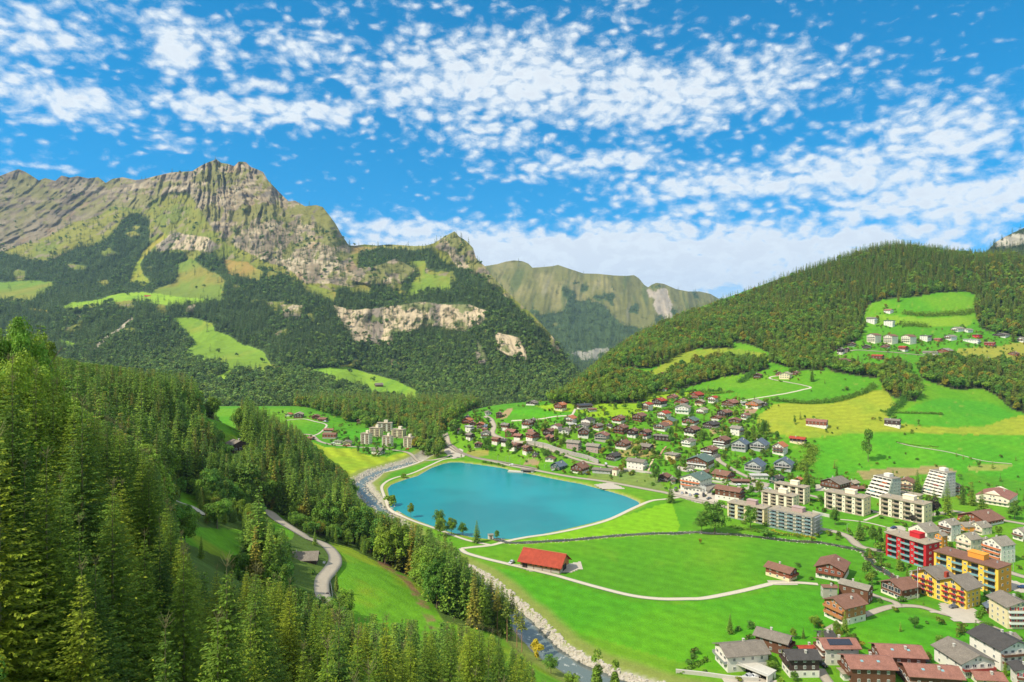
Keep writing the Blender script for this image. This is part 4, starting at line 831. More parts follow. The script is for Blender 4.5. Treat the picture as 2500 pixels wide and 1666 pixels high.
def area(name, pts, mat, lift=.10):
    """paved yard following the ground"""
    P_ = np.array(poly_w(pts)); x0, y0 = P_.min(0); x1, y1 = P_.max(0); st = 1.5
    gx_, gy_ = np.meshgrid(np.arange(x0, x1, st), np.arange(y0, y1, st)); V = []; Fc = []
    ins = inpoly(gx_ + st / 2, gy_ + st / 2, P_.tolist())
    zz = terr(gx_, gy_) + lift; nn_ = gx_.shape; idx = np.arange(nn_[0] * nn_[1]).reshape(nn_)
    f = np.stack([idx[:-1, :-1], idx[:-1, 1:], idx[1:, 1:], idx[1:, :-1]], -1)[ins[:-1, :-1]]
    u, inv = np.unique(f, return_inverse=True); V = np.stack([gx_.ravel()[u], gy_.ravel()[u], zz.ravel()[u]], 1)
    if len(f): tag(link(name, mesh_np(name, V, inv.reshape(-1, 4), True, [mat])), kind='structure')
AQ = 0
for p in [[(1632,1196),(1700,1196),(1740,1192),(1760,1215),(1745,1238),(1700,1228),(1660,1216),(1635,1206)], [(2165,1290),(2200,1284),(2215,1296),(2180,1312),(2160,1300)], [(2290,1470),(2325,1478),(2385,1490),(2378,1518),(2330,1508),(2300,1494)],
          [(2445,1410),(2510,1430),(2560,1470),(2500,1450),(2460,1440)], [(2225,1395),(2280,1392),(2300,1400),(2260,1415),(2220,1408)], [(1085,1090),(1130,1100),(1135,1116),(1105,1122),(1085,1105)], [(1250,1380),(1385,1378),(1420,1372),(1425,1390),(1390,1400),(1300,1398)],
          [(1870,1418),(1925,1418),(1950,1430),(1890,1430)], [(2250,1500),(2310,1500),(2330,1520),(2390,1524),(2380,1505),(2300,1492)], [(1840,1172),(1880,1182),(1870,1196),(1845,1205),(1820,1196)], [(1990,1185),(2015,1183),(2010,1200),(1992,1200)],
          [(1770,1648),(1860,1652),(1900,1666),(1900,1690),(1760,1690)], [(1450,1185),(1490,1180),(1530,1196),(1470,1196)], [(1655,1140),(1700,1150),(1715,1160),(1650,1150)]]:
    AQ += 1; area('paving', p, mPave, .08 + .011 * AQ)
# lake
mL, t, b = material('lake_water'); ge = t.node('ShaderNodeNewGeometry')
n_a = t.noise(ge.outputs['Position'], .012, 3, .5); cl = t.mix(t.sstep(n_a, .35, .65), (.006, .175, .18, 1), (.009, .25, .245, 1)); t.l.new(cl, b.inputs['Base Color'])
b.inputs['Roughness'].default_value = .09; b.inputs['Specular IOR Level'].default_value = .30; b.inputs['IOR'].default_value = 1.33
mp = t.node('ShaderNodeMapping'); mp.inputs['Scale'].default_value = (1.0, 2.2, 1); t.l.new(ge.outputs['Position'], mp.inputs[0])
bn = t.node('ShaderNodeBump'); bn.inputs['Strength'].default_value = .35; bn.inputs['Distance'].default_value = .12; t.l.new(t.noise(mp.outputs[0], .9, 5, .6), bn.inputs['Height']); t.l.new(bn.outputs[0], b.inputs['Normal'])
import bmesh
def flat_poly(name, pts, z, mat, grow=2.5):
    P_ = np.array(pts); c = P_.mean(0); d = P_ - c; r = np.hypot(d[:, 0], d[:, 1])[:, None]; P_ = c + d * (r + grow) / r
    bm = bmesh.new(); f = bm.faces.new([bm.verts.new((x, y, z)) for x, y in P_]); bmesh.ops.triangulate(bm, faces=[f]); me = bpy.data.meshes.new(name); bm.normal_update()
    if sum(f_.normal.z for f_ in bm.faces) < 0: bmesh.ops.reverse_faces(bm, faces=bm.faces[:])
    bm.to_mesh(me); bm.free(); me.materials.append(mat); return tag(link(name, me), kind='structure')
flat_poly('lake', LAKEW, -.75, mL)
# river and brook
mRv, t, b = material('river_water'); ge = t.node('ShaderNodeNewGeometry'); n_ = t.noise(ge.outputs['Position'], .35, 5, .65)
foam = t.sstep(n_, .58, .72); t.l.new(t.mix(foam, (.12, .15, .13, 1), (.52, .51, .44, 1)), b.inputs['Base Color']); b.inputs['Roughness'].default_value = .22
bn = t.node('ShaderNodeBump'); bn.inputs['Strength'].default_value = .6; bn.inputs['Distance'].default_value = .3; t.l.new(n_, bn.inputs['Height']); t.l.new(bn.outputs[0], b.inputs['Normal'])
ribbon('river', RIVER[1:], 13, mRv, z=-2.0, wob=.12)
BROOK = poly_w([(1208,1318),(1240,1327),(1290,1328),(1340,1323),(1400,1319),(1500,1311),(1600,1304),(1650,1303),(1700,1301),(1730,1303),(1800,1308),(1880,1317),(1940,1322),(2000,1328),(2060,1337),(2100,1345),(2118,1356),(2126,1372),(2142,1386),(2165,1400),(2185,1413),(2210,1432),(2235,1450)])
mBrk = simple_mat('brook_water', (.05, .07, .065), .12, .3, .6, .5); mBank = simple_mat('brook_bank', (.17, .15, .08), .95, .4, .7, .1)
ribbon('brook_bank', BROOK, 4.6, mBank, lift=.12, wob=.15, nx=3); ribbon('brook', BROOK, 2.6, mBrk, lift=.22, wob=.2, nx=3)
# boulders of the bed: many, one mass
def stones(name, line, w0, w1, n, s0, s1, zoff=-2.1, label='', mat=None):
    l = smooth_line(line, 1.0); Vs = []; Fs = []; k = 0
    base = np.array([(-1,-1,-.6),(1,-1,-.5),(1,1,-.6),(-1,1,-.5),(-.6,-.7,.6),(.7,-.6,.5),(.6,.7,.65),(-.7,.6,.5)]); fb = np.array([(0,1,5,4),(1,2,6,5),(2,3,7,6),(3,0,4,7),(4,5,6,7)])
    for i in range(n):
        j = rng.integers(1, len(l) - 1); d = l[j + 1] - l[j - 1]; d /= np.hypot(*d); s = np.array([d[1], -d[0]]); o = rng.uniform(w0, w1) * rng.choice([-1, 1]) if w0 >= 0 else rng.uniform(w0, w1)
        if name == 'boulders' and l[j][1] < 430: o = -rng.uniform(6.0, 9.6)
        p = l[j] + s * o; sz = rng.uniform(s0, s1) * rng.uniform(.6, 1.3, 3); a = rng.uniform(0, 6.28); c_, s_ = math.cos(a), math.sin(a); b_ = base * sz * rng.uniform(.8, 1.2, (8, 1)) * .5
        z_ = float(terr(p[0], p[1])); V = np.stack([b_[:, 0] * c_ - b_[:, 1] * s_ + p[0], b_[:, 0] * s_ + b_[:, 1] * c_ + p[1], b_[:, 2] + max(z_, zoff)], 1); Vs.append(V); Fs.append(fb + k); k += 8
    m = mat or simple_mat(name, (.46, .41, .33), .95, .40, .6, .1)
    return tag(link(name, mesh_np(name, np.concatenate(Vs), np.concatenate(Fs), False, [m])), label, 'stones', None, 'stuff')
stones('boulders', RIVER[1:], 1.5, 10.0, 4200, .6, 1.7, -2.1, 'pale boulders and gravel lining both banks of the river')
stones('rocks', BROOK, 1.5, 3.2, 500, .3, .9, -1, 'small stones along the banks of the brook')
# ================================================================ BUILDINGS
def M(name, c, **k): return simple_mat(name, c, **k)
def plank_mat(name, c, sc=2.0):
    m, t, b = material(name); ge = t.node('ShaderNodeTexCoord'); w = t.node('ShaderNodeTexWave', wave_type='BANDS', bands_direction='Z'); w.inputs['Scale'].default_value = sc; w.inputs['Distortion'].default_value = .4; t.l.new(ge.outputs['Object'], w.inputs[0])
    n = t.noise(ge.outputs['Object'], .9, 4, .6); v = t.math('ADD', t.math('MULTIPLY_ADD', w.outputs[1], .25, .72), t.math('MULTIPLY_ADD', n, .5, -.22)); t.l.new(t.mix(1.0, (*c, 1), t.comb(v, v, v), 'MULTIPLY'), b.inputs['Base Color']); b.inputs['Roughness'].default_value = .85
    b.inputs['Specular IOR Level'].default_value = .15; return m
def tile_mat(name, c, sc=1.6, rough=.85):
    m, t, b = material(name); ge = t.node('ShaderNodeTexCoord'); br = t.node('ShaderNodeTexBrick'); t.l.new(ge.outputs['Object'], br.inputs[0]); br.inputs['Scale'].default_value = sc; br.inputs['Mortar Size'].default_value = .03
    br.inputs['Color1'].default_value = (1, 1, 1, 1); br.inputs['Color2'].default_value = (.80, .78, .76, 1); br.inputs['Mortar'].default_value = (.55, .52, .5, 1); br.inputs['Brick Width'].default_value = .5; br.inputs['Row Height'].default_value = .5
    n = t.noise(ge.outputs['Object'], .35, 5, .7); n2_ = t.noise(ge.outputs['Object'], 3.0, 3, .6); v = t.math('ADD', t.math('MULTIPLY_ADD', n, .7, .45), t.math('MULTIPLY_ADD', n2_, .4, -.2)); k = t.mix(1.0, (*c, 1), br.outputs[0], 'MULTIPLY'); t.l.new(t.mix(1.0, k, t.comb(v, v, v), 'MULTIPLY'), b.inputs['Base Color'])
    b.inputs['Roughness'].default_value = rough; b.inputs['Specular IOR Level'].default_value = .2; return m
RC = dict(red=(.50,.085,.045), brn=(.30,.155,.105), pnk=(.40,.185,.135), gry=(.29,.25,.20), drk=(.10,.092,.085), org=(.62,.22,.10), slt=(.17,.22,.28), grn=(.16,.24,.20), crm=(.50,.42,.30), wht=(.66,.64,.60), lgr=(.37,.33,.26))
WC = dict(wht=(.72,.67,.57), crm=(.72,.60,.36), yel=(.80,.52,.07), ora=(.72,.30,.045), red=(.52,.025,.03), brn=(.17,.075,.042), rbr=(.27,.090,.050), drk=(.085,.055,.045), tea=(.06,.11,.12), owd=(.50,.22,.085), pnk=(.42,.30,.27), dgn=(.03,.10,.075), gra=(.42,.42,.40), stn=(.40,.36,.30), ivo=(.76,.68,.50), ygw=(.60,.42,.09))
RM = {k: tile_mat('roof_tiles_' + k, c) for k, c in RC.items()}
WM = {k: (plank_mat('timber_' + k, c) if k in ('brn','rbr','drk','tea','owd','dgn','ygw') else simple_mat('plaster_' + k, c, .85, .10, .5, .2)) for k, c in WC.items()}
mGlass = simple_mat('window_glass', (.035, .045, .055), .08, .2, .3, .9); mFrame = simple_mat('white_frame', (.74, .72, .66), .6, .05); mFrameD = simple_mat('dark_frame', (.10, .075, .06), .7, .1)
mShut = simple_mat('red_shutter', (.45, .02, .02), .6, .1); mMetal = simple_mat('grey_metal', (.40, .41, .42), .4, .1, metal=.4); mConc = simple_mat('concrete', (.50, .47, .40), .9, .15, .6); mDark = simple_mat('dark_void', (.03, .028, .025), .9)
mBlueG = simple_mat('blue_glass', (.20, .38, .40), .12, .2, .4, .8); mSolar = simple_mat('solar_panel', (.012, .016, .03), .15, .2, .5, .9); mRedR = simple_mat('red_railing', (.30, .05, .035), .6, .1); mOr = simple_mat('orange_railing', (.58, .15, .045), .7, .12)
mRail = simple_mat('beige_railing', (.40, .31, .22), .8, .15)
mFlower = simple_mat('geraniums', (.55, .02, .03), .9, .5, 4.0)
class MB:
    def __init__(s): s.v = []; s.f = []; s.m = []
    def box(s, x0, x1, y0, y1, z0, z1, m=0, top=None):
        k = len(s.v); s.v += [(x0,y0,z0),(x1,y0,z0),(x1,y1,z0),(x0,y1,z0),(x0,y0,z1),(x1,y0,z1),(x1,y1,z1),(x0,y1,z1)]
        s.f += [(k,k+3,k+2,k+1),(k+4,k+5,k+6,k+7),(k,k+1,k+5,k+4),(k+1,k+2,k+6,k+5),(k+2,k+3,k+7,k+6),(k+3,k,k+4,k+7)]; s.m += [m] * 6; return s
    def poly(s, pts, m=0):
        k = len(s.v); s.v += list(pts); s.f.append(tuple(range(k, k + len(pts)))); s.m.append(m); return s
    def slab(s, q, th, m=0):
        """thick plate from a quad (counter-clockwise seen from above)"""
        k = len(s.v); s.v += list(q) + [(x, y, z - th) for x, y, z in q]
        s.f += [(k,k+1,k+2,k+3),(k+7,k+6,k+5,k+4)] + [(k+i, k+4+i, k+4+(i+1)%4, k+(i+1)%4) for i in range(4)]; s.m += [m] * 6; return s
    def build(s, name, mats, parent, smooth=False):
        me = bpy.data.meshes.new(name); me.from_pydata(s.v, [], s.f); mats = mats if isinstance(mats, (list, tuple)) else [mats]
        for x in mats: me.materials.append(x)
        me.polygons.foreach_set('material_index', s.m); me.update(); return link(name, me, parent)
WIN = {}
def window(par, x, y, z, rz, w, h, fr='wht', near=False, shut=False):
    """window with its bottom centre at (x,y,z) on a wall whose outward direction is turned rz from -Y"""
    key = (round(w, 1), round(h, 1), fr, near, shut)
    if key not in WIN:
        w_, h_ = key[0] / 2, key[1]; F_ = MB(); fm = mFrame if fr == 'wht' else mFrameD; t_ = .09
        for a in ((-w_, w_, 0, t_), (-w_, w_, h_ - t_, h_), (-w_, -w_ + t_, t_, h_ - t_), (w_ - t_, w_, t_, h_ - t_), (-t_ / 2, t_ / 2, t_, h_ - t_)): F_.box(a[0], a[1], -.07, .02, a[2], a[3])
        if shut:
            F_.box(-w_ * 1.75, -w_ - .02, -.06, .01, 0, h_, 2); F_.box(w_ + .02, w_ * 1.75, -.06, .01, 0, h_, 2)
        G = MB().box(-w_ + t_, w_ - t_, -.03, .015, t_, h_ - t_, 1)
        if not near: F_.v_ = None; k = len(F_.v); F_.v += G.v; F_.f += [tuple(i + k for i in f) for f in G.f]; F_.m += G.m
        def mk(b, nm):
            me = bpy.data.meshes.new(nm); me.from_pydata(b.v, [], b.f)
            for q in (fm, mGlass, mShut): me.materials.append(q)
            me.polygons.foreach_set('material_index', b.m); me.update(); return me
        WIN[key] = (mk(F_, 'window'), mk(G, 'pane') if near else None)
    a, b = WIN[key]; o = link('window', a, par); o.location = (x, y, z); o.rotation_euler = (0, 0, rz)
    if b: link('pane', b, o)
    return o
def railing(b, x0, x1, y0, y1, z, h=1.0, m=0, solid=True):
    if solid: b.box(x0, x1, y0, y1, z, z + h, m)
    else:
        b.box(x0, x1, y0, y1, z + h - .08, z + h, m)
        n = max(2, int(max(x1 - x0, y1 - y0) / .5))
        for i in range(n + 1):
            t_ = i / n; xx = x0 + (x1 - x0 - .05) * t_ if x1 - x0 > y1 - y0 else x0; yy = y0 if x1 - x0 > y1 - y0 else y0 + (y1 - y0 - .05) * t_; b.box(xx, xx + .05, yy, yy + .05, z, z + h - .08, m)
HOUSES = []; HLAB = []
def gable_mesh(W_, D_, z0_, ze, rise, grow=0.0):
    b = MB(); w = W_ / 2 + grow; d = D_ / 2 + grow; k = 0
    b.v = [(-w,-d,z0_),(w,-d,z0_),(w,d,z0_),(-w,d,z0_),(-w,-d,ze),(w,-d,ze),(w,d,ze),(-w,d,ze),(0,-d,ze+rise),(0,d,ze+rise)]
    b.f = [(0,1,5,8,4),(1,2,6,5),(2,3,7,9,6),(3,0,4,7),(4,8,9,7),(8,5,6,9),(0,3,2,1)]; b.m = [0] * 7; return b
def chalet(x, y, W_, D_, He, rise, rz, roof, base, upper, hb, bal, opts, label, cat='house', name='chalet', group=None):
    zs = [float(terr(x + a * W_ * .4, y + c * D_ * .4)) for a in (-1, 0, 1) for c in (-1, 0, 1)]
    z = float(terr(x, y)); zf = min(zs); near = y < 420
    r = empty(name, (x, y, z), rz, label, cat, group); HOUSES.append((x, y, max(W_, D_) * .62 + 1.0)); HLAB.append(label)
    fl = max(1, int(round(He / 2.7))); fh = He / fl
    hb = min(hb, He)
    if base != upper and hb < He:
        MB().box(-W_/2 - .05, W_/2 + .05, -D_/2 - .05, D_/2 + .05, zf - z - 1.5, hb).build('wall', WM[base], r)
        gable_mesh(W_, D_, hb, He, rise).build('timber_wall', WM[upper], r)
    else: gable_mesh(W_, D_, zf - z - 1.5, He, rise).build('wall', WM[base], r)
    ov = .95 if 'n' not in opts else .4; sl = rise / (W_ / 2); b = MB(); e = W_ / 2 + ov; zl = He - ov * sl + .16; zr_ = He + rise + .16; d = D_ / 2 + ov
    b.slab([(-e,-d,zl),(0,-d,zr_),(0,d,zr_),(-e,d,zl)][::-1], .22); b.slab([(0,-d,zr_),(e,-d,zl),(e,d,zl),(0,d,zr_)][::-1], .22)
    if 'H' in opts:      # half-hipped
        b = MB(); q = D_ * .25; hz = He + rise * .45; hx = W_ / 2 * .55
        b.slab([(-e,-d,zl),(-hx,-d,hz),(0,-d+q,zr_),(0,d-q,zr_),(-hx,d,hz),(-e,d,zl)][:4], .2)
        b.v = []; b.f = []; b.m = []
        b.poly([(-e,-d,zl),(-hx,-d,hz),(0,-d+q,zr_),(0,d-q,zr_),(-hx,d,hz),(-e,d,zl)][::-1]); b.poly([(e,-d,zl),(hx,-d,hz),(0,-d+q,zr_),(0,d-q,zr_),(hx,d,hz),(e,d,zl)]); b.poly([(-hx,-d,hz),(hx,-d,hz),(0,-d+q,zr_)]); b.poly([(hx,d,hz),(-hx,d,hz),(0,d-q,zr_)])
    rf = b.build('roof', RM[roof], r)
    if 'H' in opts:
        md = rf.modifiers.new('thickness', 'SOLIDIFY'); md.thickness = .2; md.offset = 0
    cx_ = W_ * .2 * (1 if (int(x * 7) % 2) else -1); cy_ = D_ * .12; cz = He + rise * (1 - abs(cx_) / (W_ / 2))
    MB().box(cx_-.35, cx_+.35, cy_-.35, cy_+.35, cz-.3, cz+1.1).box(cx_-.45, cx_+.45, cy_-.45, cy_+.45, cz+1.1, cz+1.25).build('chimney', mConc, rf)
    if 's' in opts: # panels on the right slope
        b = MB(); q = [(W_*.08, -D_*.35), (W_*.42, -D_*.35), (W_*.42, D_*.35), (W_*.08, D_*.35)]; b.slab([(u, v, He + rise - u * sl + .22 + .16) for u, v in q], .06); b.build('solar_panel', mSolar, rf)
    if 'k' in opts: # skylights
        for u, v in ((W_*.25, -D_*.2), (W_*.25, D_*.18), (-W_*.25, 0)):
            b = MB(); q = [(u-.4, v-.5), (u+.4, v-.5), (u+.4, v+.5), (u-.4, v+.5)]; b.slab([(a_, c_, He + rise - abs(a_) * sl + .25) for a_, c_ in q], .05); b.build('skylight', mBlueG, rf)
    fr = 'wht'; nw = max(2, int(W_ / 2.9)); ns = max(1, int(D_ / 3.6)); shut = 'h' in opts
    ww = min(1.5, W_ / nw * .5) if near or 'g' not in opts else 1.2
    for f in range(fl):
        zz = f * fh + .85 if f or 'g' not in opts else .2
        for i in range(nw):
            xx = (i + .5) / nw * W_ * .9 - W_ * .45; big_ = 'w' in opts
            window(r, xx, -D_/2 - .07, zz - (.5 if big_ and f else 0), 0, (W_ / nw * .78 if big_ else ww), (2.0 if big_ and f else 1.25), fr, near, shut)
        for sgn, a_ in ((1, R(90)), (-1, R(-90))):
            if (sgn == 1 and math.sin(rz + math.atan2(x, y)) < .12) or (sgn == -1 and math.sin(rz + math.atan2(x, y)) > -.12):
                for i in range(ns): window(r, sgn * (W_/2 + .07), (i + .5) / ns * D_ * .9 - D_ * .45, zz, a_, 1.0, 1.2, fr, near)
    if rise > 1.9:
        for xx in ((-.9, .9) if W_ > 7 else (0,)): window(r, xx, -D_/2 - .03, He + .15, 0, .9, 1.1, fr, near)
    for k in range(bal):
        f = fl - 1 - k
        if f < 1 and k > 0: break
        zz = max(f, 1) * fh - .05 if fl > 1 else .3
        b = MB(); bw = W_ / 2 * (.96 if k == 0 else .9); dp = 1.25; b.box(-bw, bw, -D_/2 - dp, -D_/2 - .06, zz - .12, zz + .05); o = b.build('balcony', WM[upper] if upper in ('brn','rbr','drk','owd','ygw') else mConc, r)
        b = MB(); sol = 'r' in opts or upper in ('brn','rbr','drk','owd','wht','crm')
        railing(b, -bw, bw, -D_/2 - dp - .06, -D_/2 - dp, zz + .05, .95, 0, sol); railing(b, -bw, -bw + .06, -D_/2 - dp, -D_/2 - .06, zz + .05, .95, 0, sol); railing(b, bw - .06, bw, -D_/2 - dp, -D_/2 - .06, zz + .05, .95, 0, sol)
        b.build('railing', mRedR if 'r' in opts else (mOr if 'o' in opts else (mFrame if 'W' in opts else (mMetal if 'm' in opts else WM[upper if upper in ('brn','rbr','drk','owd') else 'brn']))), o)
    if 'g' in opts: MB().box(-W_*.32, W_*.05, -D_/2 - .10, -D_/2 - .04, .02, 2.3).build('garage_door', WM['drk'], r)
    return r
def block(x, y, W_, D_, Ht, rz, wall, side, nb, nf, rail, label, roof='crm', pent='ivo', cat='apartment block', name='apartment_block', scaffold=False, bayw=.33, group=None):
    """flat-roofed block with columns of recessed balconies"""
    zs = [float(terr(x + a * W_ * .4, y + c * D_ * .4)) for a in (-1, 0, 1) for c in (-1, 0, 1)]; z = float(terr(x, y)); zf = min(zs) - z
    r = empty(name, (x, y, z), rz, label, cat, group); HOUSES.append((x, y, W_ * .5)); HLAB.append(label); fh = Ht / nf; near = y < 420; rec = 1.5; pw = W_ / nb; bw = pw * bayw * 2
    b = MB(); b.box(-W_/2, W_/2, -D_/2 + rec, D_/2, zf - 1.5, Ht, 0)
    for i in range(nb + 1):      # panels between the bays
        c = -W_/2 + i * pw; a0 = max(-W_/2, c - (pw - bw) / 2); a1 = min(W_/2, c + (pw - bw) / 2); b.box(a0, a1, -D_/2, -D_/2 + rec, zf - 1.5, Ht, 0)
    for f in range(nf + 1):
        for i in range(nb):
            c = -W_/2 + (i + .5) * pw; b.box(c - bw/2, c + bw/2, -D_/2 + .05, -D_/2 + rec, f * fh - .12, f * fh + .1, 1)
    b.build('wall', [WM[wall], mConc], r)
    if side != wall: MB().box(W_/2 + .004, W_/2 + .06, -D_/2, D_/2, zf - 1.5, Ht).build('side_wall', WM[side], r)
    for i in range(nb):
        c = -W_/2 + (i + .5) * pw
        for f in range(nf):
            window(r, c, -D_/2 + rec - .02, f * fh + .4, 0, bw * .62, fh * .55, 'drk', False)
            q = MB(); q.box(c - bw/2 - .05, c + bw/2 + .05, -D_/2 - .45, -D_/2 + .02, f * fh - .02, f * fh + .12, 1); q.box(c - bw/2 - .05, c + bw/2 + .05, -D_/2 - .50, -D_/2 - .42, f * fh + .12, f * fh + 1.05, 0); q.build('balcony', [rail, mConc], r)
        if i < nb - 1 or True:
            for f in range(nf):
                if i < nb - 1 and pw - bw > 2.2: window(r, c + pw / 2, -D_/2 - .01, f * fh + .9, 0, 1.1, .9, 'wht', False)
    ns = max(2, int(D_ / 4.5))
    for f in range(nf):
        for i in range(ns): window(r, W_/2 + .07, (i + .5) / ns * D_ * .8 - D_ * .4, f * fh + .85, R(90), 1.6, 1.2, 'wht', near)
    q = MB().box(-W_/2 - .35, W_/2 + .35, -D_/2 - .6, D_/2 + .35, Ht, Ht + .35); rf = q.build('roof', RM[roof], r)
    MB().box(-W_*.05, W_*.20, -D_*.05, D_*.35, Ht + .35, Ht + 2.9).box(-W_*.06, W_*.21, -D_*.07, D_*.37, Ht + 2.9, Ht + 3.15).build('penthouse', [WM[pent]], rf)
    MB().box(-W_*.35, -W_*.33, 0, .5, Ht + .35, Ht + 1.3).box(W_*.36, W_*.38, D_*.1, D_*.1 + .5, Ht + .35, Ht + 1.3).build('vent', mMetal, rf)
    if scaffold:
        q = MB()
        for i in range(13):
            xx = -W_/2 + i * (W_ / 12)
            for yy in (-D_/2 - 1.0, -D_/2 - 1.9): q.box(xx - .05, xx + .05, yy - .05, yy + .05, zf, Ht + 1.2)
        for f in range(nf + 1): q.box(-W_/2 - .3, W_/2 + .3, -D_/2 - 1.9, -D_/2 - 1.1, f * fh + .02, f * fh + .1); q.box(-W_/2 - .3, W_/2 + .3, -D_/2 - 1.95, -D_/2 - 1.88, f * fh + 1.0, f * fh + 1.1)
        for i in range(9):
            yy = -D_/2 + i * D_ / 8
            for xx in (W_/2 + 1.0, W_/2 + 1.9): q.box(xx - .05, xx + .05, yy - .05, yy + .05, zf, Ht + 1.2)
        for f in range(nf + 1): q.box(W_/2 + 1.1, W_/2 + 1.9, -D_/2, D_/2, f * fh + .02, f * fh + .1)
        sc_ = q.build('scaffold', mMetal, None); sc_.location = r.location; sc_.rotation_euler = r.rotation_euler; tag(sc_, 'steel scaffold with plank decks around the blue-glazed apartment block', 'scaffold')
    return r
def at_px(view, x, y):
    px, py = view([(x, y)])[0]; return px, py
def place(view, x, y, w, h, ang, ratio=1.05, vis_h=.9, ymin=60):
    px, py = at_px(view, x, y); s = {zV4: 3.92, zV5: 4.706, zV6: 4.706, zV1: 3.92, zV3: 2.613, zV8: 4.278, zV2: 2.768, zVb: 3.136, zV7: 5.227}.get(view, 1.0)
    X, Y, Z = hit1(px, py, ymin); m = Y / F; wm = w / s * m + (1.2 if ratio in (.42, .5, .6, .7) else 0); hm = h / s * m * vis_h; a = math.radians(ang)
    W_ = (wm - 1.2) / (math.cos(a) + ratio * abs(math.sin(a))) if wm > 6 else wm * .75; D_ = W_ * ratio
    dep = (abs(math.cos(a)) * D_ + abs(math.sin(a)) * W_) * .5 * .92; L = math.hypot(X, Y); return X + X / L * dep, Y + Y / L * dep, W_, D_, hm, -math.atan2(X, Y) + a
HT = {}
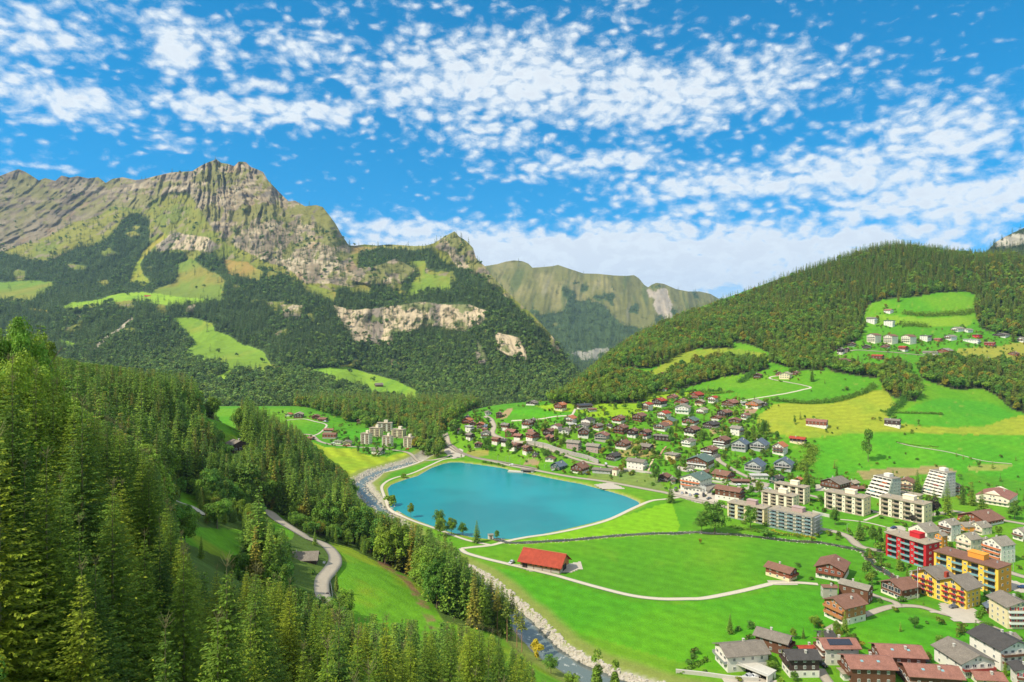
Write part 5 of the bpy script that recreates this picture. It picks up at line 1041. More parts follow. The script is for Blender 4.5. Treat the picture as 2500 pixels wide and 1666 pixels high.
HT['5'] = '''195 648 125 52 -20 org rbr rbr 1 |low chalet with bright orange-red roof at the left end of the village
190 592 72 34 -10 drk wht drk 1 |small dark-roofed chalet just above the orange-red roof at the left end
430 545 75 38 10 gry wht wht 0 |small pale house under trees on the far left shoulder of the village
556 578 70 68 -10 brn brn brn 1 |weathered brown chalet on the brushy knoll at the left of the village
345 690 92 66 -15 org wht brn 1 |chalet with orange-red roof and brown gable beside the winding road's left side
405 702 78 46 55 slt wht brn 0 |small house with blue-grey metal roof beside the orange-red roofed chalet
398 737 72 42 60 brn rbr rbr 0 |low reddish shed below the blue-grey metal roof
215 748 98 70 55 wht wht wht 1 W|white house with pale flat-looking roof at the left edge of the village
228 832 104 78 40 gry wht drk 1 |grey-roofed chalet directly below the white house at the village's left edge
402 802 112 66 -10 gry wht wht 1 |wide white chalet with dark gable timbers left of the winding road
318 917 88 56 -10 brn wht drk 1 |small dark chalet at the lower left, on the grass bank over the road
634 718 108 78 60 gry wht brn 1 k|grey-roofed chalet with skylight just right of the winding road's bend
248 668 70 30 0 brn brn brn 0 |low brown-roofed hut between the orange-red roof and the white house
890 692 140 88 -25 gry wht rbr 2 |large brown chalet with grey roof alone in the green slope above the village
942 655 80 74 -25 gry brn brn 0 |rear wing with grey roof behind the brown chalet on the green slope
700 795 145 76 60 pnk brn brn 1 |chalet with wide reddish roof facing the lake, right of the road's bend
780 838 108 68 60 pnk wht brn 1 |low chalet with reddish roof and white wall below the wide reddish roof
527 892 112 76 50 brn wht rbr 1 |chalet with red-brown roof, leftmost of the four above the grass bank
637 907 112 72 50 drk wht drk 1 |dark chalet, second of the four above the grass bank
757 947 155 78 45 brn wht brn 1 r|chalet with bright red balcony, third of the four above the grass bank
885 1002 118 104 30 brn wht brn 1 |tall white and brown chalet, rightmost of the four above the grass bank
930 760 86 46 50 pnk brn brn 0 |small reddish roof peeping above the big brown-roofed chalet
943 852 150 108 40 brn wht rbr 2 |large red-brown chalet in the middle of the left half of the village
972 1027 76 48 -20 drk wht wht 1 |little white house with dark roof at the foot of the four chalets
1146 1082 120 58 -15 brn wht wht 0 |white bungalow with brown roof at the entrance of the retaining wall
1242 1168 180 92 -35 slt tea tea 1 |dark teal chalet with blue-grey roof by the lakeside road
1486 1216 200 132 -30 brn wht brn 2 |big brown chalet with carved gable by the lakeside road
1264 492 138 102 -30 org crm rbr 2 |three-storey red-brown chalet with orange roof alone on the ridge meadow
1530 475 190 76 -60 drk wht brn 0 s|long farm barn with black solar roof on the ridge meadow
1624 500 106 46 -60 brn wht brn 0 |small brown farm annex attached below the solar-roofed barn
938 426 138 60 -25 gry wht drk 0 |dark chalet on the ridge line against the forest, left of the ridge meadow
1376 640 150 90 -25 org wht wht 1 |white villa with orange tiled roof at the top of the village
1400 690 80 36 0 wht wht wht 0 g|white flat garage below the orange-roofed villa
1580 656 158 84 -30 drk wht wht 1 |white chalet with charcoal roof right of the orange-roofed villa
1216 722 128 76 -30 brn wht wht 1 |white chalet with brown roof and round balcony in the middle of the village
1133 790 140 80 -30 brn drk drk 1 |dark timber chalet behind the round copper beech
1165 852 150 62 30 pnk brn brn 0 |low chalet with reddish roof right of the round copper beech
1525 702 150 60 -20 gry wht wht 1 |low white villa with grey roof and trees in front, centre of the village
1312 762 140 58 -15 gry wht wht 0 |pale low house half hidden by two tall cypresses
1527 812 126 122 -5 gry wht brn 2 |tall dark brown chalet with grey mansard gable facing the lake
1694 722 118 80 -35 gry wht rbr 1 |brown chalet with grey roof on a white base, right of the low white villa
1740 852 168 104 -15 pnk stn stn 1 w|stone-clad chalet with glazed front gable and reddish roof
1418 952 168 112 65 lgr pnk pnk 2 w|left one of two pinkish grey apartment chalets over the stone wall
1644 982 168 108 65 lgr pnk pnk 2 w|right one of two pinkish grey apartment chalets over the stone wall
1932 642 150 94 -25 brn wht rbr 2 r|white chalet with red balconies and brown roof at the upper middle of the village
2170 622 162 100 -30 brn brn brn 2 |brown chalet with orange-brown balconies near the hedge row at mid village
1956 757 168 104 -25 brn brn brn 1 |broad dark brown farmhouse chalet with many small windows in mid village
2094 802 128 108 -20 brn wht drk 1 |slim dark chalet on a white plinth, in the middle of the village
2238 822 138 108 -30 brn wht drk 1 r|dark chalet with a crimson balcony front on a white plinth
1982 942 172 104 -25 brn wht brn 1 |brown chalet on a broad white base beside the brown field
2254 952 158 78 60 gry drk drk 0 |low dark chalet with grey roof in the brown field
1872 1066 168 90 -35 drk wht drk 2 |charcoal-roofed chalet with balconies above the end of the stone wall
2142 1180 225 138 62 gry wht wht 3 W|long white three-storey house with grey roof by the railway line
1745 1222 220 42 75 gry gra gra 0 |long low grey-roofed depot buildings behind the big brown chalet
1830 697 58 40 60 drk wht drk 0 |tiny dark-roofed hut above the broad brown farmhouse chalet
2185 122 160 46 -50 red brn brn 0 |farm with red roof high on the slope above the lobe of forest
100 742 60 34 10 brn wht brn 0 |tiny brown hut under the trees at the extreme left of the village'''
HT['6'] = '''142 402 126 108 -30 red wht wht 2 |white house with red roof at the top left of the upper village
282 357 164 110 -30 red wht drk 2 |dark chalet with bright red roof in the upper village's top left
432 262 126 58 -20 pnk wht rbr 1 |brown chalet with pinkish roof topmost beside a round tree
705 262 168 80 -30 red wht rbr 1 |broad red-roofed chalet at the top edge of the village below the green slope
535 332 156 78 -20 pnk wht rbr 1 |brown chalet with pinkish roof right behind the big white gable house
905 312 122 88 -30 red wht wht 1 |white chalet with red roof standing right of the topmost brown chalet
748 337 116 72 -15 crm crm brn 0 |small cream chalet below the broad red-roofed chalet
553 432 168 116 -10 lgr wht wht 2 W|big white gable house with pale grey roof in the upper village
338 492 148 96 -35 red wht wht 1 |white villa with red roof left of the green-roofed chalets
772 432 126 72 -30 crm wht wht 1 |white house with cream roof in the middle of the upper village
1102 352 190 84 -30 pnk wht brn 1 |wide white and brown chalet near the top right with a cypress beside it
1378 377 188 104 -25 lgr wht owd 2 o|large chalet with orange timber balconies at the top right corner of the village
1262 332 80 30 0 wht wht wht 0 g|pale flat-roofed garage left of the orange timber chalet
1492 352 66 44 -20 drk drk drk 0 |little dark annex at the far top right of the village
1032 477 168 94 -35 brn brn drk 1 |dark brown chalet with deep eaves above the brown field patch
932 512 126 62 -20 brn wht rbr 0 |low white chalet with brown roof beside the dark deep-eaved chalet
1274 497 106 76 -35 pnk wht wht 1 |small white house with reddish roof at the right edge above the mown field
395 562 166 84 -20 grn wht owd 1 o|orange timber chalet with green roof, left one of two green roofs
640 572 184 100 -20 grn wht rbr 1 |red-brown chalet with green roof, right one of two green roofs
876 607 184 90 -35 drk wht drk 1 |dark chalet with charcoal roof on a white base, above the dirt patch
310 637 180 94 -25 brn wht wht 2 w|glazed white chalet with dark side wall below the green-roofed chalets
1150 542 140 46 -10 brn brn brn 0 |low brown-roofed house hidden among trees right of the dirt patch
660 692 176 112 -30 brn wht drk 2 |dark brown chalet with white terrace, left of the big clump of trees
1176 682 146 108 60 lgr wht wht 1 |white villa with grey hipped roof between tall spruces
320 747 196 74 75 gry drk drk 1 |long low dark house with flat grey roof
618 817 156 98 -30 gry wht wht 2 W|white house with terraces and grey roof next to the funicular track
1000 832 184 138 -25 brn wht brn 3 W|brown and white timber-framed apartment chalet, upper left of two
855 942 184 142 -25 brn wht brn 3 W|brown and white timber-framed apartment chalet, lower left of two
1212 867 188 148 -15 slt gra gra 2 w|slate-roofed modern gable house, upper left of the four slate ones
1432 862 206 138 -15 slt gra gra 2 w|slate-roofed modern gable house, upper right of the four slate ones
1668 912 162 148 -20 org wht wht 2 |ornate white villa with orange roof and carved gable
1872 787 168 92 75 red crm drk 2 |dark timber house with long pink-red roof at the edge of the green field
434 972 176 84 60 lgr crm crm 1 |cream house with flat pent roof and wide terrace
754 1072 290 170 -20 grn wht brn 4 W|large dark-striped apartment house with grey-green roof
1382 1102 224 150 -15 slt gra gra 3 w|slate-roofed modern gable house with wide white terrace, lower left of the four
1710 1087 206 146 -10 slt gra gra 3 w|slate-roofed modern gable house, lower right of the four
638 1102 90 70 -10 lgr wht wht 2 m|white balcony annex left of the large dark-striped apartment house
822 1142 106 70 -35 brn crm owd 0 |small yellowish chalet with brown roof behind the hotel
1016 1202 232 120 60 brn wht rbr 3 |square red-brown three-storey house with hipped brown roof
704 1322 330 215 -30 grn wht wht 2 o|large white hotel with orange timber gable and grey-green roof
745 1342 330 78 -15 lgr wht wht 0 |long low restaurant wing with pale roof in front of the hotel
1086 1452 300 180 68 brn wht brn 3 |long brown timber hotel with solar panel on its red-brown roof
1210 1242 200 56 -75 brn wht brn 0 g|row of brown garages with long flat roof under the road
1420 1187 195 40 -75 wht wht wht 0 g|long white garage row beside the road bend
1632 1247 160 110 -35 drk dgn dgn 2 |dark green timber chalet with pale shutters and charcoal roof
340 1212 146 92 -20 brn wht drk 1 |dark chalet with brown roof hidden behind the lakeside broadleaf tree
440 1242 56 80 0 gry wht wht 1 |narrow white house beside the hotel's trees
1880 1217 76 46 -20 org brn brn 0 |small shed with orange roof behind the cream blocks'''
HT['1'] = '''545 482 260 150 -28 gry wht brn 1 |big dark chalet with white shutters and grey roof at the foot of the field
745 480 150 60 -60 brn brn brn 0 |long brown annex with low roof beside the big dark chalet
712 430 120 54 -30 crm brn brn 0 |small brown house with pale roof behind the brown annex
1228 482 145 144 -10 brn crm crm 2 |yellow house with brown gable roof between the two stepped white blocks
1698 512 70 120 10 gry wht wht 2 |white house with grey roof behind the right stepped block
2090 612 330 172 -12 pnk ivo ivo 3 nH|cream hotel with long pink half-hipped roof at the edge of the field
1935 800 345 138 -30 brn wht rbr 2 o|wide chalet with brown roof and orange balconies above the grey gabled blocks
1400 965 260 190 -35 lgr wht wht 2 n|white gabled block with grey roof directly behind the red apartment block
1560 1010 110 150 -35 lgr ora ora 2 on|orange-red stair wing between the white gabled blocks
1640 950 180 220 -35 lgr wht wht 2 n|tall white gabled block with grey roof behind the first white gabled block
1800 880 190 110 -50 lgr ora ora 1 n|link building with grey roof and red walls in the middle of the gabled group
1935 895 180 130 -35 lgr ivo ivo 2 no|cream gabled block with red balconies in the middle of the gabled group
1825 1078 200 215 -35 lgr ivo ivo 2 no|cream gabled block with grey roof behind the yellow apartment block
1965 1060 120 150 -35 lgr ora ora 1 n|red and glass stair wing right of the cream gabled block
2110 1165 250 260 -35 lgr wht wht 3 no|white gabled block with red balconies behind the yellow block's right end
2330 960 150 140 -35 lgr wht wht 2 n|white gabled building cut by the right picture edge
1165 1512 330 195 -38 brn ivo brn 0 w|low hall with slatted timber windows left of the yellow hotel
1262 540 200 40 70 crm crm crm 0 |flat-roofed cream garage between the two stepped white blocks'''
HT['2'] = '''712 330 215 112 62 brn crm rbr 1 |dark red chalet with brown roof and dormer beside the bend of the field path
1058 332 222 150 -10 brn wht rbr 2 |red-brown chalet with broad brown roof and flowered balconies north of the barns
1215 478 225 150 72 lgr brn brn 0 n|large barn with wide pale grey roof between the two red-brown chalets
1035 452 120 105 -70 brn stn stn 0 n|long shed with brown roof and blue gutter left of the grey-roofed barn
1142 622 245 182 -40 brn wht owd 2 |red-brown chalet with broad brown roof and yellow boarded basement south of the barns
442 955 330 190 62 gry wht wht 1 m|white modern villa with grey roof and glass terrace at the lower edge
662 820 230 145 72 gry brn brn 1 |brown chalet with plain grey roof behind the white modern villa
842 990 230 185 66 drk wht drk 1 |house with smooth charcoal roof and pergola, right of the white modern villa
1090 905 255 180 64 pnk wht wht 2 ks|white house with salmon roof and large solar panel
1295 1040 320 190 66 pnk brn brn 2 k|brown house with wide patchy red roof at the lower edge
1500 965 310 190 66 pnk drk brn 2 k|dark house with dusty pink roof and skylights near the lower right
1720 1060 350 150 66 pnk wht brn 1 k|long pinkish-brown roof at the bottom edge between the balconied houses
1945 985 330 190 40 gry wht wht 2 r|white house with dark grey cross roofs and red balcony at the lower right
2190 930 330 230 45 drk wht wht 3 |large white balconied house with charcoal roof at the right edge
2265 650 240 215 35 gry crm crm 3 hW|cream house with red shutters and white balconies at the right edge
1170 1010 120 60 -62 crm wht wht 0 |low white flat garage below the salmon-roofed house
895 850 90 50 -62 red stn rbr 0 |small red-walled shed left of the salmon-roofed house
1640 925 110 50 -62 drk drk drk 0 |low dark flat annex between the pink roofs and the balconied house
2100 1040 200 70 -62 pnk wht crm 0 |low pinkish roof edge at the bottom right, before the balconied houses
2240 800 130 110 -50 gry wht wht 1 |white wing with grey roof left of the large charcoal-roofed house
2335 1050 110 150 20 drk wht wht 2 h|white house with red shutters in the bottom right corner
1010 745 90 40 60 drk brn brn 0 |small dark garden hut behind the salmon-roofed house
2130 560 70 80 20 slt brn brn 0 |small dark wooden shed left of the cream house with red shutters'''
HT['8'] = '''940 377 98 46 60 pnk wht wht 0 |small white bungalow with pink roof, highest house under the top meadow
762 482 108 72 62 gry wht wht 1 W|white house with grey roof at the forest edge, left below the top meadow
946 512 110 72 62 drk wht wht 1 W|white two-storey house on a garage base, right below the top meadow
786 682 142 112 -35 brn ivo ivo 3 W|cream terraced gable house, first from the left of the three alike
962 692 142 112 -35 brn ivo ivo 3 W|cream terraced gable house, middle one of the three alike
1150 692 146 108 -35 brn ivo ivo 3 W|cream terraced gable house, right one of the three alike
1326 662 114 66 60 gry wht wht 1 |white box house with grey flat roof right of the three gable houses
1458 666 90 36 55 pnk owd red 0 |low red and orange house right of the white box house
1586 656 120 60 -40 lgr wht wht 1 |white house with pale roof and glazed corner on the upper lane
1662 566 128 50 -40 lgr wht wht 1 |long white house with pale roof just under the right-hand trees
1766 572 98 44 -40 lgr wht wht 0 |smaller white house joined right of the long white house
1866 632 98 40 60 brn red red 0 |dark red low house above the flat white house
1806 682 160 46 70 wht wht wht 1 W|flat white modern house with long terrace
1996 712 108 52 70 brn brn red 1 |red-brown box house in the bushes
2116 622 158 48 -20 gry wht drk 1 |wide dark chalet with grey roof near the right picture edge
2326 672 80 60 -20 lgr wht wht 1 |pale house cut by the right picture edge
550 717 90 48 -10 brn wht drk 1 |small dark chalet at the forest edge, left of the terraced gable houses
440 800 80 76 -20 gry wht drk 1 |tall narrow chalet with white base at the lower left of the upper hamlet
266 790 40 66 0 gry gra gra 0 |narrow grey tower house at the forest edge
505 772 60 52 -20 brn drk drk 0 |small dark hut beside the tall narrow chalet
710 737 90 50 -10 gry wht drk 1 |dark chalet with grey roof below the first terraced gable house
906 732 100 44 -15 brn wht rbr 1 |red-brown low chalet below the middle terraced gable house
1092 767 98 64 60 red wht rbr 1 |crimson chalet with white base below the right terraced gable house
826 846 132 56 66 red brn brn 0 n|barn with bright red roof in the meadow of the upper hamlet
448 907 200 74 -30 brn wht rbr 2 |broad dark chalet with long balconies below the upper hamlet
600 920 88 54 -30 brn wht rbr 1 |smaller chalet attached right of the broad dark chalet
1376 806 148 52 75 gry wht wht 0 |long low white house on the lane of the upper hamlet
1532 800 162 72 -25 lgr wht rbr 1 |white chalet with timber gable and pale roof on the lane
2246 816 108 42 -15 brn rbr rbr 0 |small red-brown chalet in the dry meadow at the right
1976 862 46 22 0 pnk wht wht 0 |tiny pink-roofed shed above the dark trees at the right
1945 512 44 24 30 brn brn brn 0 |tiny brown hut among trees at the right of the upper hamlet
190 1562 225 100 80 pnk wht rbr 0 n|long barn with patchy pink roof and white base in the mown field
980 1562 165 100 80 gry wht drk 0 n|barn with grey roof and white base at the end of the hedge'''
HT['3'] = '''653 1112 58 36 -10 brn brn drk 0 |small dark chalet at the end of the hedge above the village
832 1118 84 52 -15 crm crm crm 0 |cream country house with tiled roof by the white lane
892 1090 58 28 -20 brn brn brn 0 |brown barn behind the cream country house
788 1092 46 22 -10 brn rbr rbr 0 |red-brown hut left of the cream country house
52 1112 86 44 -15 brn rbr rbr 0 |red-brown barn on the olive slope between the forest lobes
2312 314 90 26 70 crm brn brn 0 |farm barn on the small bright alp at the far upper right
60 1195 40 26 -20 red wht wht 0 |tiny house with red roof under the round tree above the village'''
HT['4'] = '''215 262 78 34 -20 org wht wht 0 |house with orange roof, leftmost of the farmstead behind the wooded spur
312 282 106 64 -10 crm brn drk 0 n|dark gabled barn with pale eaves in the farmstead behind the wooded spur
478 290 88 48 -10 brn wht rbr 1 |small red-brown chalet at the end of the curved farm lane
545 312 104 34 60 brn brn brn 0 |low sheds with cars in front below the small red-brown chalet
598 420 100 44 75 pnk wht rbr 0 |pink-roofed house behind the big brown barn
610 482 152 72 72 brn stn rbr 0 n|big brown timber barn with stone base beside the striped field
885 334 38 42 -10 brn rbr rbr 0 |tiny red chalet at the forest edge above the cream blocks
776 548 96 62 -10 gry crm crm 1 r|yellow house with red balcony beside the striped field
690 532 84 26 60 lgr wht wht 0 |low white garage building left of the yellow house
1072 634 140 76 60 gry wht wht 0 w|low white building with grey roof and dark windows among avenue trees
428 492 80 30 50 brn brn brn 0 |brown shed roof at the left end of the striped field'''
HT['0'] = '''578 1112 58 32 25 gry drk drk 0 n|dark wooden hut with grey roof below the small sunlit meadow on the left slope
360 728 14 6 60 red wht wht 0 |tiny farmhouse with red roof on the bright mountain terrace'''
VW = {'5': zV5, '6': zV6, '1': zV1, '2': zV2, '8': zV8, '3': zV3, '4': zV4, '0': zoomer(0, 0, 1)}
FAR_FARMS = []
for vk, txt in HT.items():
    for ln in txt.strip().split('\n'):
        a, lab = ln.split('|', 1); opts = ''
        f_ = a.split(); x_, y_, w_, h_, an = [float(q) for q in f_[:5]]; rf_, ba_, up_ = f_[5:8]; bal = int(f_[8]); opts = ''
        if '|' in lab: opts, lab = lab.split('|', 1)
        elif len(f_) > 9: opts = f_[9]
        if len(f_) > 9: opts = f_[9]
        v_ = VW[vk]; ratio = 1.05
        if vk == '2' and y_ > 700 and 60 <= an <= 68: an = -an
        if abs(an) >= 62: ratio = 1.6
        if 'barn' in lab or 'garage' in lab or 'long' in lab: ratio = 1.9 if abs(an) > 50 else 1.2
        if vk == '0' and w_ < 20: FAR_FARMS.append((x_, y_, lab)); continue
        X, Y, W_, D_, Hm, rz = place(v_, x_, y_, w_, h_, an, ratio, .9, 190 if vk != '0' else 100)
        if vk == '2' and y_ > 600: W_ *= 1.13; D_ *= 1.13; Hm *= 1.06
        if vk in '561': k_ = 1.13 if vk != '1' or 'block' in lab or 'wing' in lab or 'link' in lab else 1.06; W_ *= k_; D_ *= k_; Hm *= (k_ + 1) / 2
        pitch = .40
        if 'carved' in lab or 'mansard' in lab or rf_ in ('slt',) or 'white gabled' in lab or 'cream gabled' in lab: pitch = .62
        if 'flat' in lab or 'garage' in lab or 'low grey' in lab: pitch = .06
        rise = W_ / 2 * pitch; Ht = max(Hm - D_ * .10, 3.0)
        rise = min(rise, Ht * .5); He = max(2.3, Ht - rise); W_ = max(W_, 2.5)
        nm = 'barn' if 'barn' in lab else ('hotel' if 'hotel' in lab else ('hut' if (' hut' in lab or 'shed' in lab) else ('garage' if 'garage' in lab else ('chalet' if 'chalet' in lab else 'house'))))
        hb = He * (.36 if bal else .3) if ba_ != up_ else He
        if ba_ != up_ and He < 4: hb = He * .35
        if vk == '2': hb = min(hb, 3.0)
        chalet(X, Y, W_, D_, He, rise, rz, rf_, ba_, up_, hb, bal, opts, lab, nm if nm != 'chalet' else 'chalet', nm)
zV5b = zVb
# big barn with the red roof by the lake meadow
def red_barn():
    X, Y, Z = hit1(1322, 1396, 200); m = Y / F; rz = -math.atan2(X, Y) + R(66)
    L = 108 * m; W_ = 12.5; r = empty('barn', (X + 2, Y + W_ * .55, float(terr(X, Y + 5))), rz, 'large timber barn with bright red roof in the meadow near the lake', 'barn'); HOUSES.append((X, Y + 6, 16)); HLAB.append('large barn with bright red roof')
    D_ = L * .98; He = 4.3; rise = 4.2; MB().box(-W_/2, W_/2, -D_/2, D_/2, -1, 1.6).build('wall', WM['stn'], r); gable_mesh(W_, D_, 1.6, He, rise).build('timber_wall', WM['owd'], r)
    b = MB(); e = W_/2 + 1.5; sl = rise / (W_/2); zl = He - 1.5 * sl + .1; zr_ = He + rise + .1; d = D_/2 + 1.3; b.slab([(-e,-d,zl),(-e,d,zl),(0,d,zr_),(0,-d,zr_)][::-1], .25); b.slab([(0,-d,zr_),(e,-d,zl),(e,d,zl),(0,d,zr_)], .25); rf = b.build('roof', RM['red'], r)
    MB().box(-.25, .25, -d, d, zr_ - .02, zr_ + .18).build('ridge_cap', RM['org'], rf)
    MB().box(-W_/2 - .06, -W_/2 + .05, D_*.32, D_*.45, 0, 3.0).build('door', mDark, r); MB().box(-W_*.2, W_*.2, -D_/2 - .06, -D_/2 + .05, 0, 3.2).build('door', mDark, r)
    for i in range(6): window(r, -W_/2 - .04, -D_*.42 + i * D_ * .13, 1.9, R(-90), 1.2, .8, 'drk', True)
    for i in range(10): MB().box(-W_/2 - .12, -W_/2, -D_/2 + i * D_ / 9.2, -D_/2 + i * D_ / 9.2 + .25, 0, He).build('post', WM['brn'], r) if i % 2 == 0 else None
red_barn()
# hut beside the bend of the mountain road
def road_hut():
    X, Y, Z = hit1(748, 1372, 200); m = Y / F; rz = -math.atan2(X, Y) + R(80); r = empty('hut', (X - 1, Y + 2.5, 32.0), rz, 'weathered grey wooden hut with shingle roof inside the bend of the mountain road', 'hut'); HOUSES.append((X, Y, 7)); HLAB.append('grey wooden hut on the mountain road')
    W_, D_, He, rise = 6.0, 9.2, 3.6, 2.1; MB().box(-W_/2 - .1, W_/2 + .1, -D_/2 - .1, D_/2 + .1, -6, .6).build('wall', WM['stn'], r); gable_mesh(W_, D_, .6, He, rise).build('timber_wall', WM['drk'], r)
    b = MB(); e = W_/2 + .8; sl = rise / (W_/2); zl = He - .8 * sl + .1; zr_ = He + rise + .1; d = D_/2 + .7; b.slab([(-e,-d,zl),(-e,d,zl),(0,d,zr_),(0,-d,zr_)][::-1], .2); b.slab([(0,-d,zr_),(e,-d,zl),(e,d,zl),(0,d,zr_)], .2); rf = b.build('roof', RM['gry'], r)
    MB().box(-.2, .2, D_*.38, D_*.42, zr_ - .1, zr_ + .6).build('chimney', mConc, rf); MB().box(W_*.1, W_/2 + .1, -D_/2 - 2.8, -D_/2 - .1, -3, .3).build('terrace', mConc, r)
    window(r, -W_/2 - .03, 1.2, 1.4, R(-90), 1.0, .9, 'drk', True); MB().box(-W_/2 - .05, -W_/2 + .02, -2.6, -1.6, .6, 2.6).build('door', WM['brn'], r)
road_hut()
def blk(view, x, y, w, h, ang, wall, side, nb, nf, rail, label, ratio=.42, **k):
    X, Y, W_, D_, Hm, rz = place(view, x, y, w, h, ang, ratio, 1.0, 190); block(X, Y, W_, D_, Hm - D_ * .14, rz, wall, side, nb, nf, rail, label, **k)
blk(zV7, 1480, 668, 430, 212, -24, 'ivo', 'crm', 4, 4, mRail, 'cream apartment block standing rearmost of the four cream blocks')
blk(zV7, 1330, 800, 455, 232, -24, 'ivo', 'crm', 4, 5, mRail, 'cream apartment block in the middle of the four cream blocks')
blk(zV7, 930, 935, 530, 222, -24, 'crm', 'crm', 4, 4, mMetal, 'yellowish apartment block behind the round meadow tree, left of the four cream blocks', pent='pnk')
blk(zV7, 1510, 1075, 610, 262, -24, 'ivo', 'stn', 5, 5, mBlueG, 'apartment block with blue glazed balconies and scaffolding beside the brook', pent='pnk', scaffold=True)
blk(zV1, 660, 695, 405, 190, -24, 'ivo', 'crm', 4, 4, mRail, 'cream apartment block with blue-edged roof, left one of two on the lawn')
blk(zV1, 1215, 772, 448, 205, -24, 'ivo', 'crm', 4, 4, mRail, 'cream apartment block with blue-edged roof, right one of two on the lawn')
blk(zV1, 1282, 1190, 455, 255, -34, 'red', 'red', 3, 4, mBlueG, 'crimson apartment block with turquoise glass balconies', pent='red', roof='crm', ratio=.5, bayw=.32)
blk(zV1, 1850, 1422, 630, 290, -26, 'yel', 'ora', 4, 4, mBlueG, 'bright yellow apartment block with orange end wall and brown flat roof', pent='ora', roof='brn', bayw=.33)
blk(zV4, 958, 534, 110, 108, -30, 'wht', 'ivo', 2, 6, mRail, 'white apartment tower, front left one of the distant group by the striped field', ratio=.7)
blk(zV4, 1162, 558, 108, 104, -30, 'wht', 'ivo', 2, 6, mRail, 'white apartment tower, front middle one of the distant group by the striped field', ratio=.7)
blk(zV4, 1366, 568, 108, 104, -30, 'ivo', 'ivo', 2, 6, mRail, 'cream apartment tower, front right one of the distant group by the striped field', ratio=.7)
blk(zV4, 1052, 464, 132, 90, -30, 'crm', 'crm', 2, 5, mRail, 'yellow apartment block, rear left of the distant group by the striped field', ratio=.6)
blk(zV4, 1270, 474, 142, 88, -30, 'crm', 'crm', 2, 5, mRail, 'yellow apartment block, rear right of the distant group by the striped field', ratio=.6)
blk(zV4, 1134, 412, 150, 88, -10, 'wht', 'wht', 3, 4, mRail, 'white apartment block highest of the distant group by the striped field', ratio=.5)
def stepped(view, x, y, w, h, nf, label):
    """white block whose storeys step back"""
    X, Y, W_, D_, Hm, rz = place(view, x, y, w, h, -38, .9, .92, 190); z = float(terr(X, Y)); r = empty('stepped_block', (X, Y, z), rz, label, 'apartment block'); HOUSES.append((X, Y, W_ * .62)); HLAB.append(label); fh = Hm / (nf + .4); st = D_ * .42 / nf
    for f in range(nf):
        y0 = -D_/2 + st * f; x0 = -W_/2 + st * f * .5
        b = MB(); b.box(x0 + .2, W_/2, y0 + 1.6, D_/2, f * fh - (2 if f == 0 else 0), (f + 1) * fh - .25, 0); b.build('wall', WM['gra'], r)
        b = MB(); b.box(x0 - .3, W_/2 + .06, y0, D_/2 + .06, (f + 1) * fh - .25, (f + 1) * fh, 0); b.box(x0 - .3, W_/2 + .06, y0 - .1, y0 + .08, f * fh, f * fh + 1.0, 0); b.box(x0 - .3, x0 - .15, y0, y0 + 3, f * fh, f * fh + 1.0, 0)
        for i in range(5): xx = x0 + (W_/2 - x0) * i / 4; b.box(xx - .12, xx + .12, y0 + .1, y0 + 1.6, f * fh, (f + 1) * fh - .25, 0)
        b.build('terrace', WM['wht'], r)
        for i in range(4): window(r, x0 + (W_/2 - x0) * (i + .5) / 4, y0 + 1.55, f * fh + .15, 0, (W_/2 - x0) / 4 * .8, fh * .72, 'drk', False)
        for i in range(3): window(r, W_/2 + .09, y0 + (D_/2 - y0) * (i + .6) / 3.3, f * fh + .8, R(90), 1.3, 1.1, 'wht', False)
    b = MB().box(-W_/2 + st * nf * .5, W_/2 + .3, -D_/2 + st * nf, D_/2 + .3, nf * fh, nf * fh + .3); rf = b.build('roof', RM['lgr'], r); MB().box(-W_*.02, W_*.25, D_*.1, D_*.38, nf * fh + .3, nf * fh + 2.6).build('penthouse', WM['wht'], rf)
    for k_, f in enumerate((1, 3, nf - 2)):
        y0 = -D_/2 + st * f; xx = (-.2, .15, .25)[k_] * W_; MB().slab([(xx - 2, y0 - .6, (f + 1) * fh - .9), (xx + 2, y0 - .6, (f + 1) * fh - .9), (xx + 2, y0 + 1.2, (f + 1) * fh - .3), (xx - 2, y0 + 1.2, (f + 1) * fh - .3)], .05).build('awning', (mBlueG, mRedR, mOr)[k_], r)
stepped(zV1, 1000, 562, 320, 228, 6, 'white apartment block with terraces stepping back, left and lower of two alike')
stepped(zV1, 1530, 535, 300, 262, 8, 'white apartment block with terraces stepping back, right and taller of two alike')
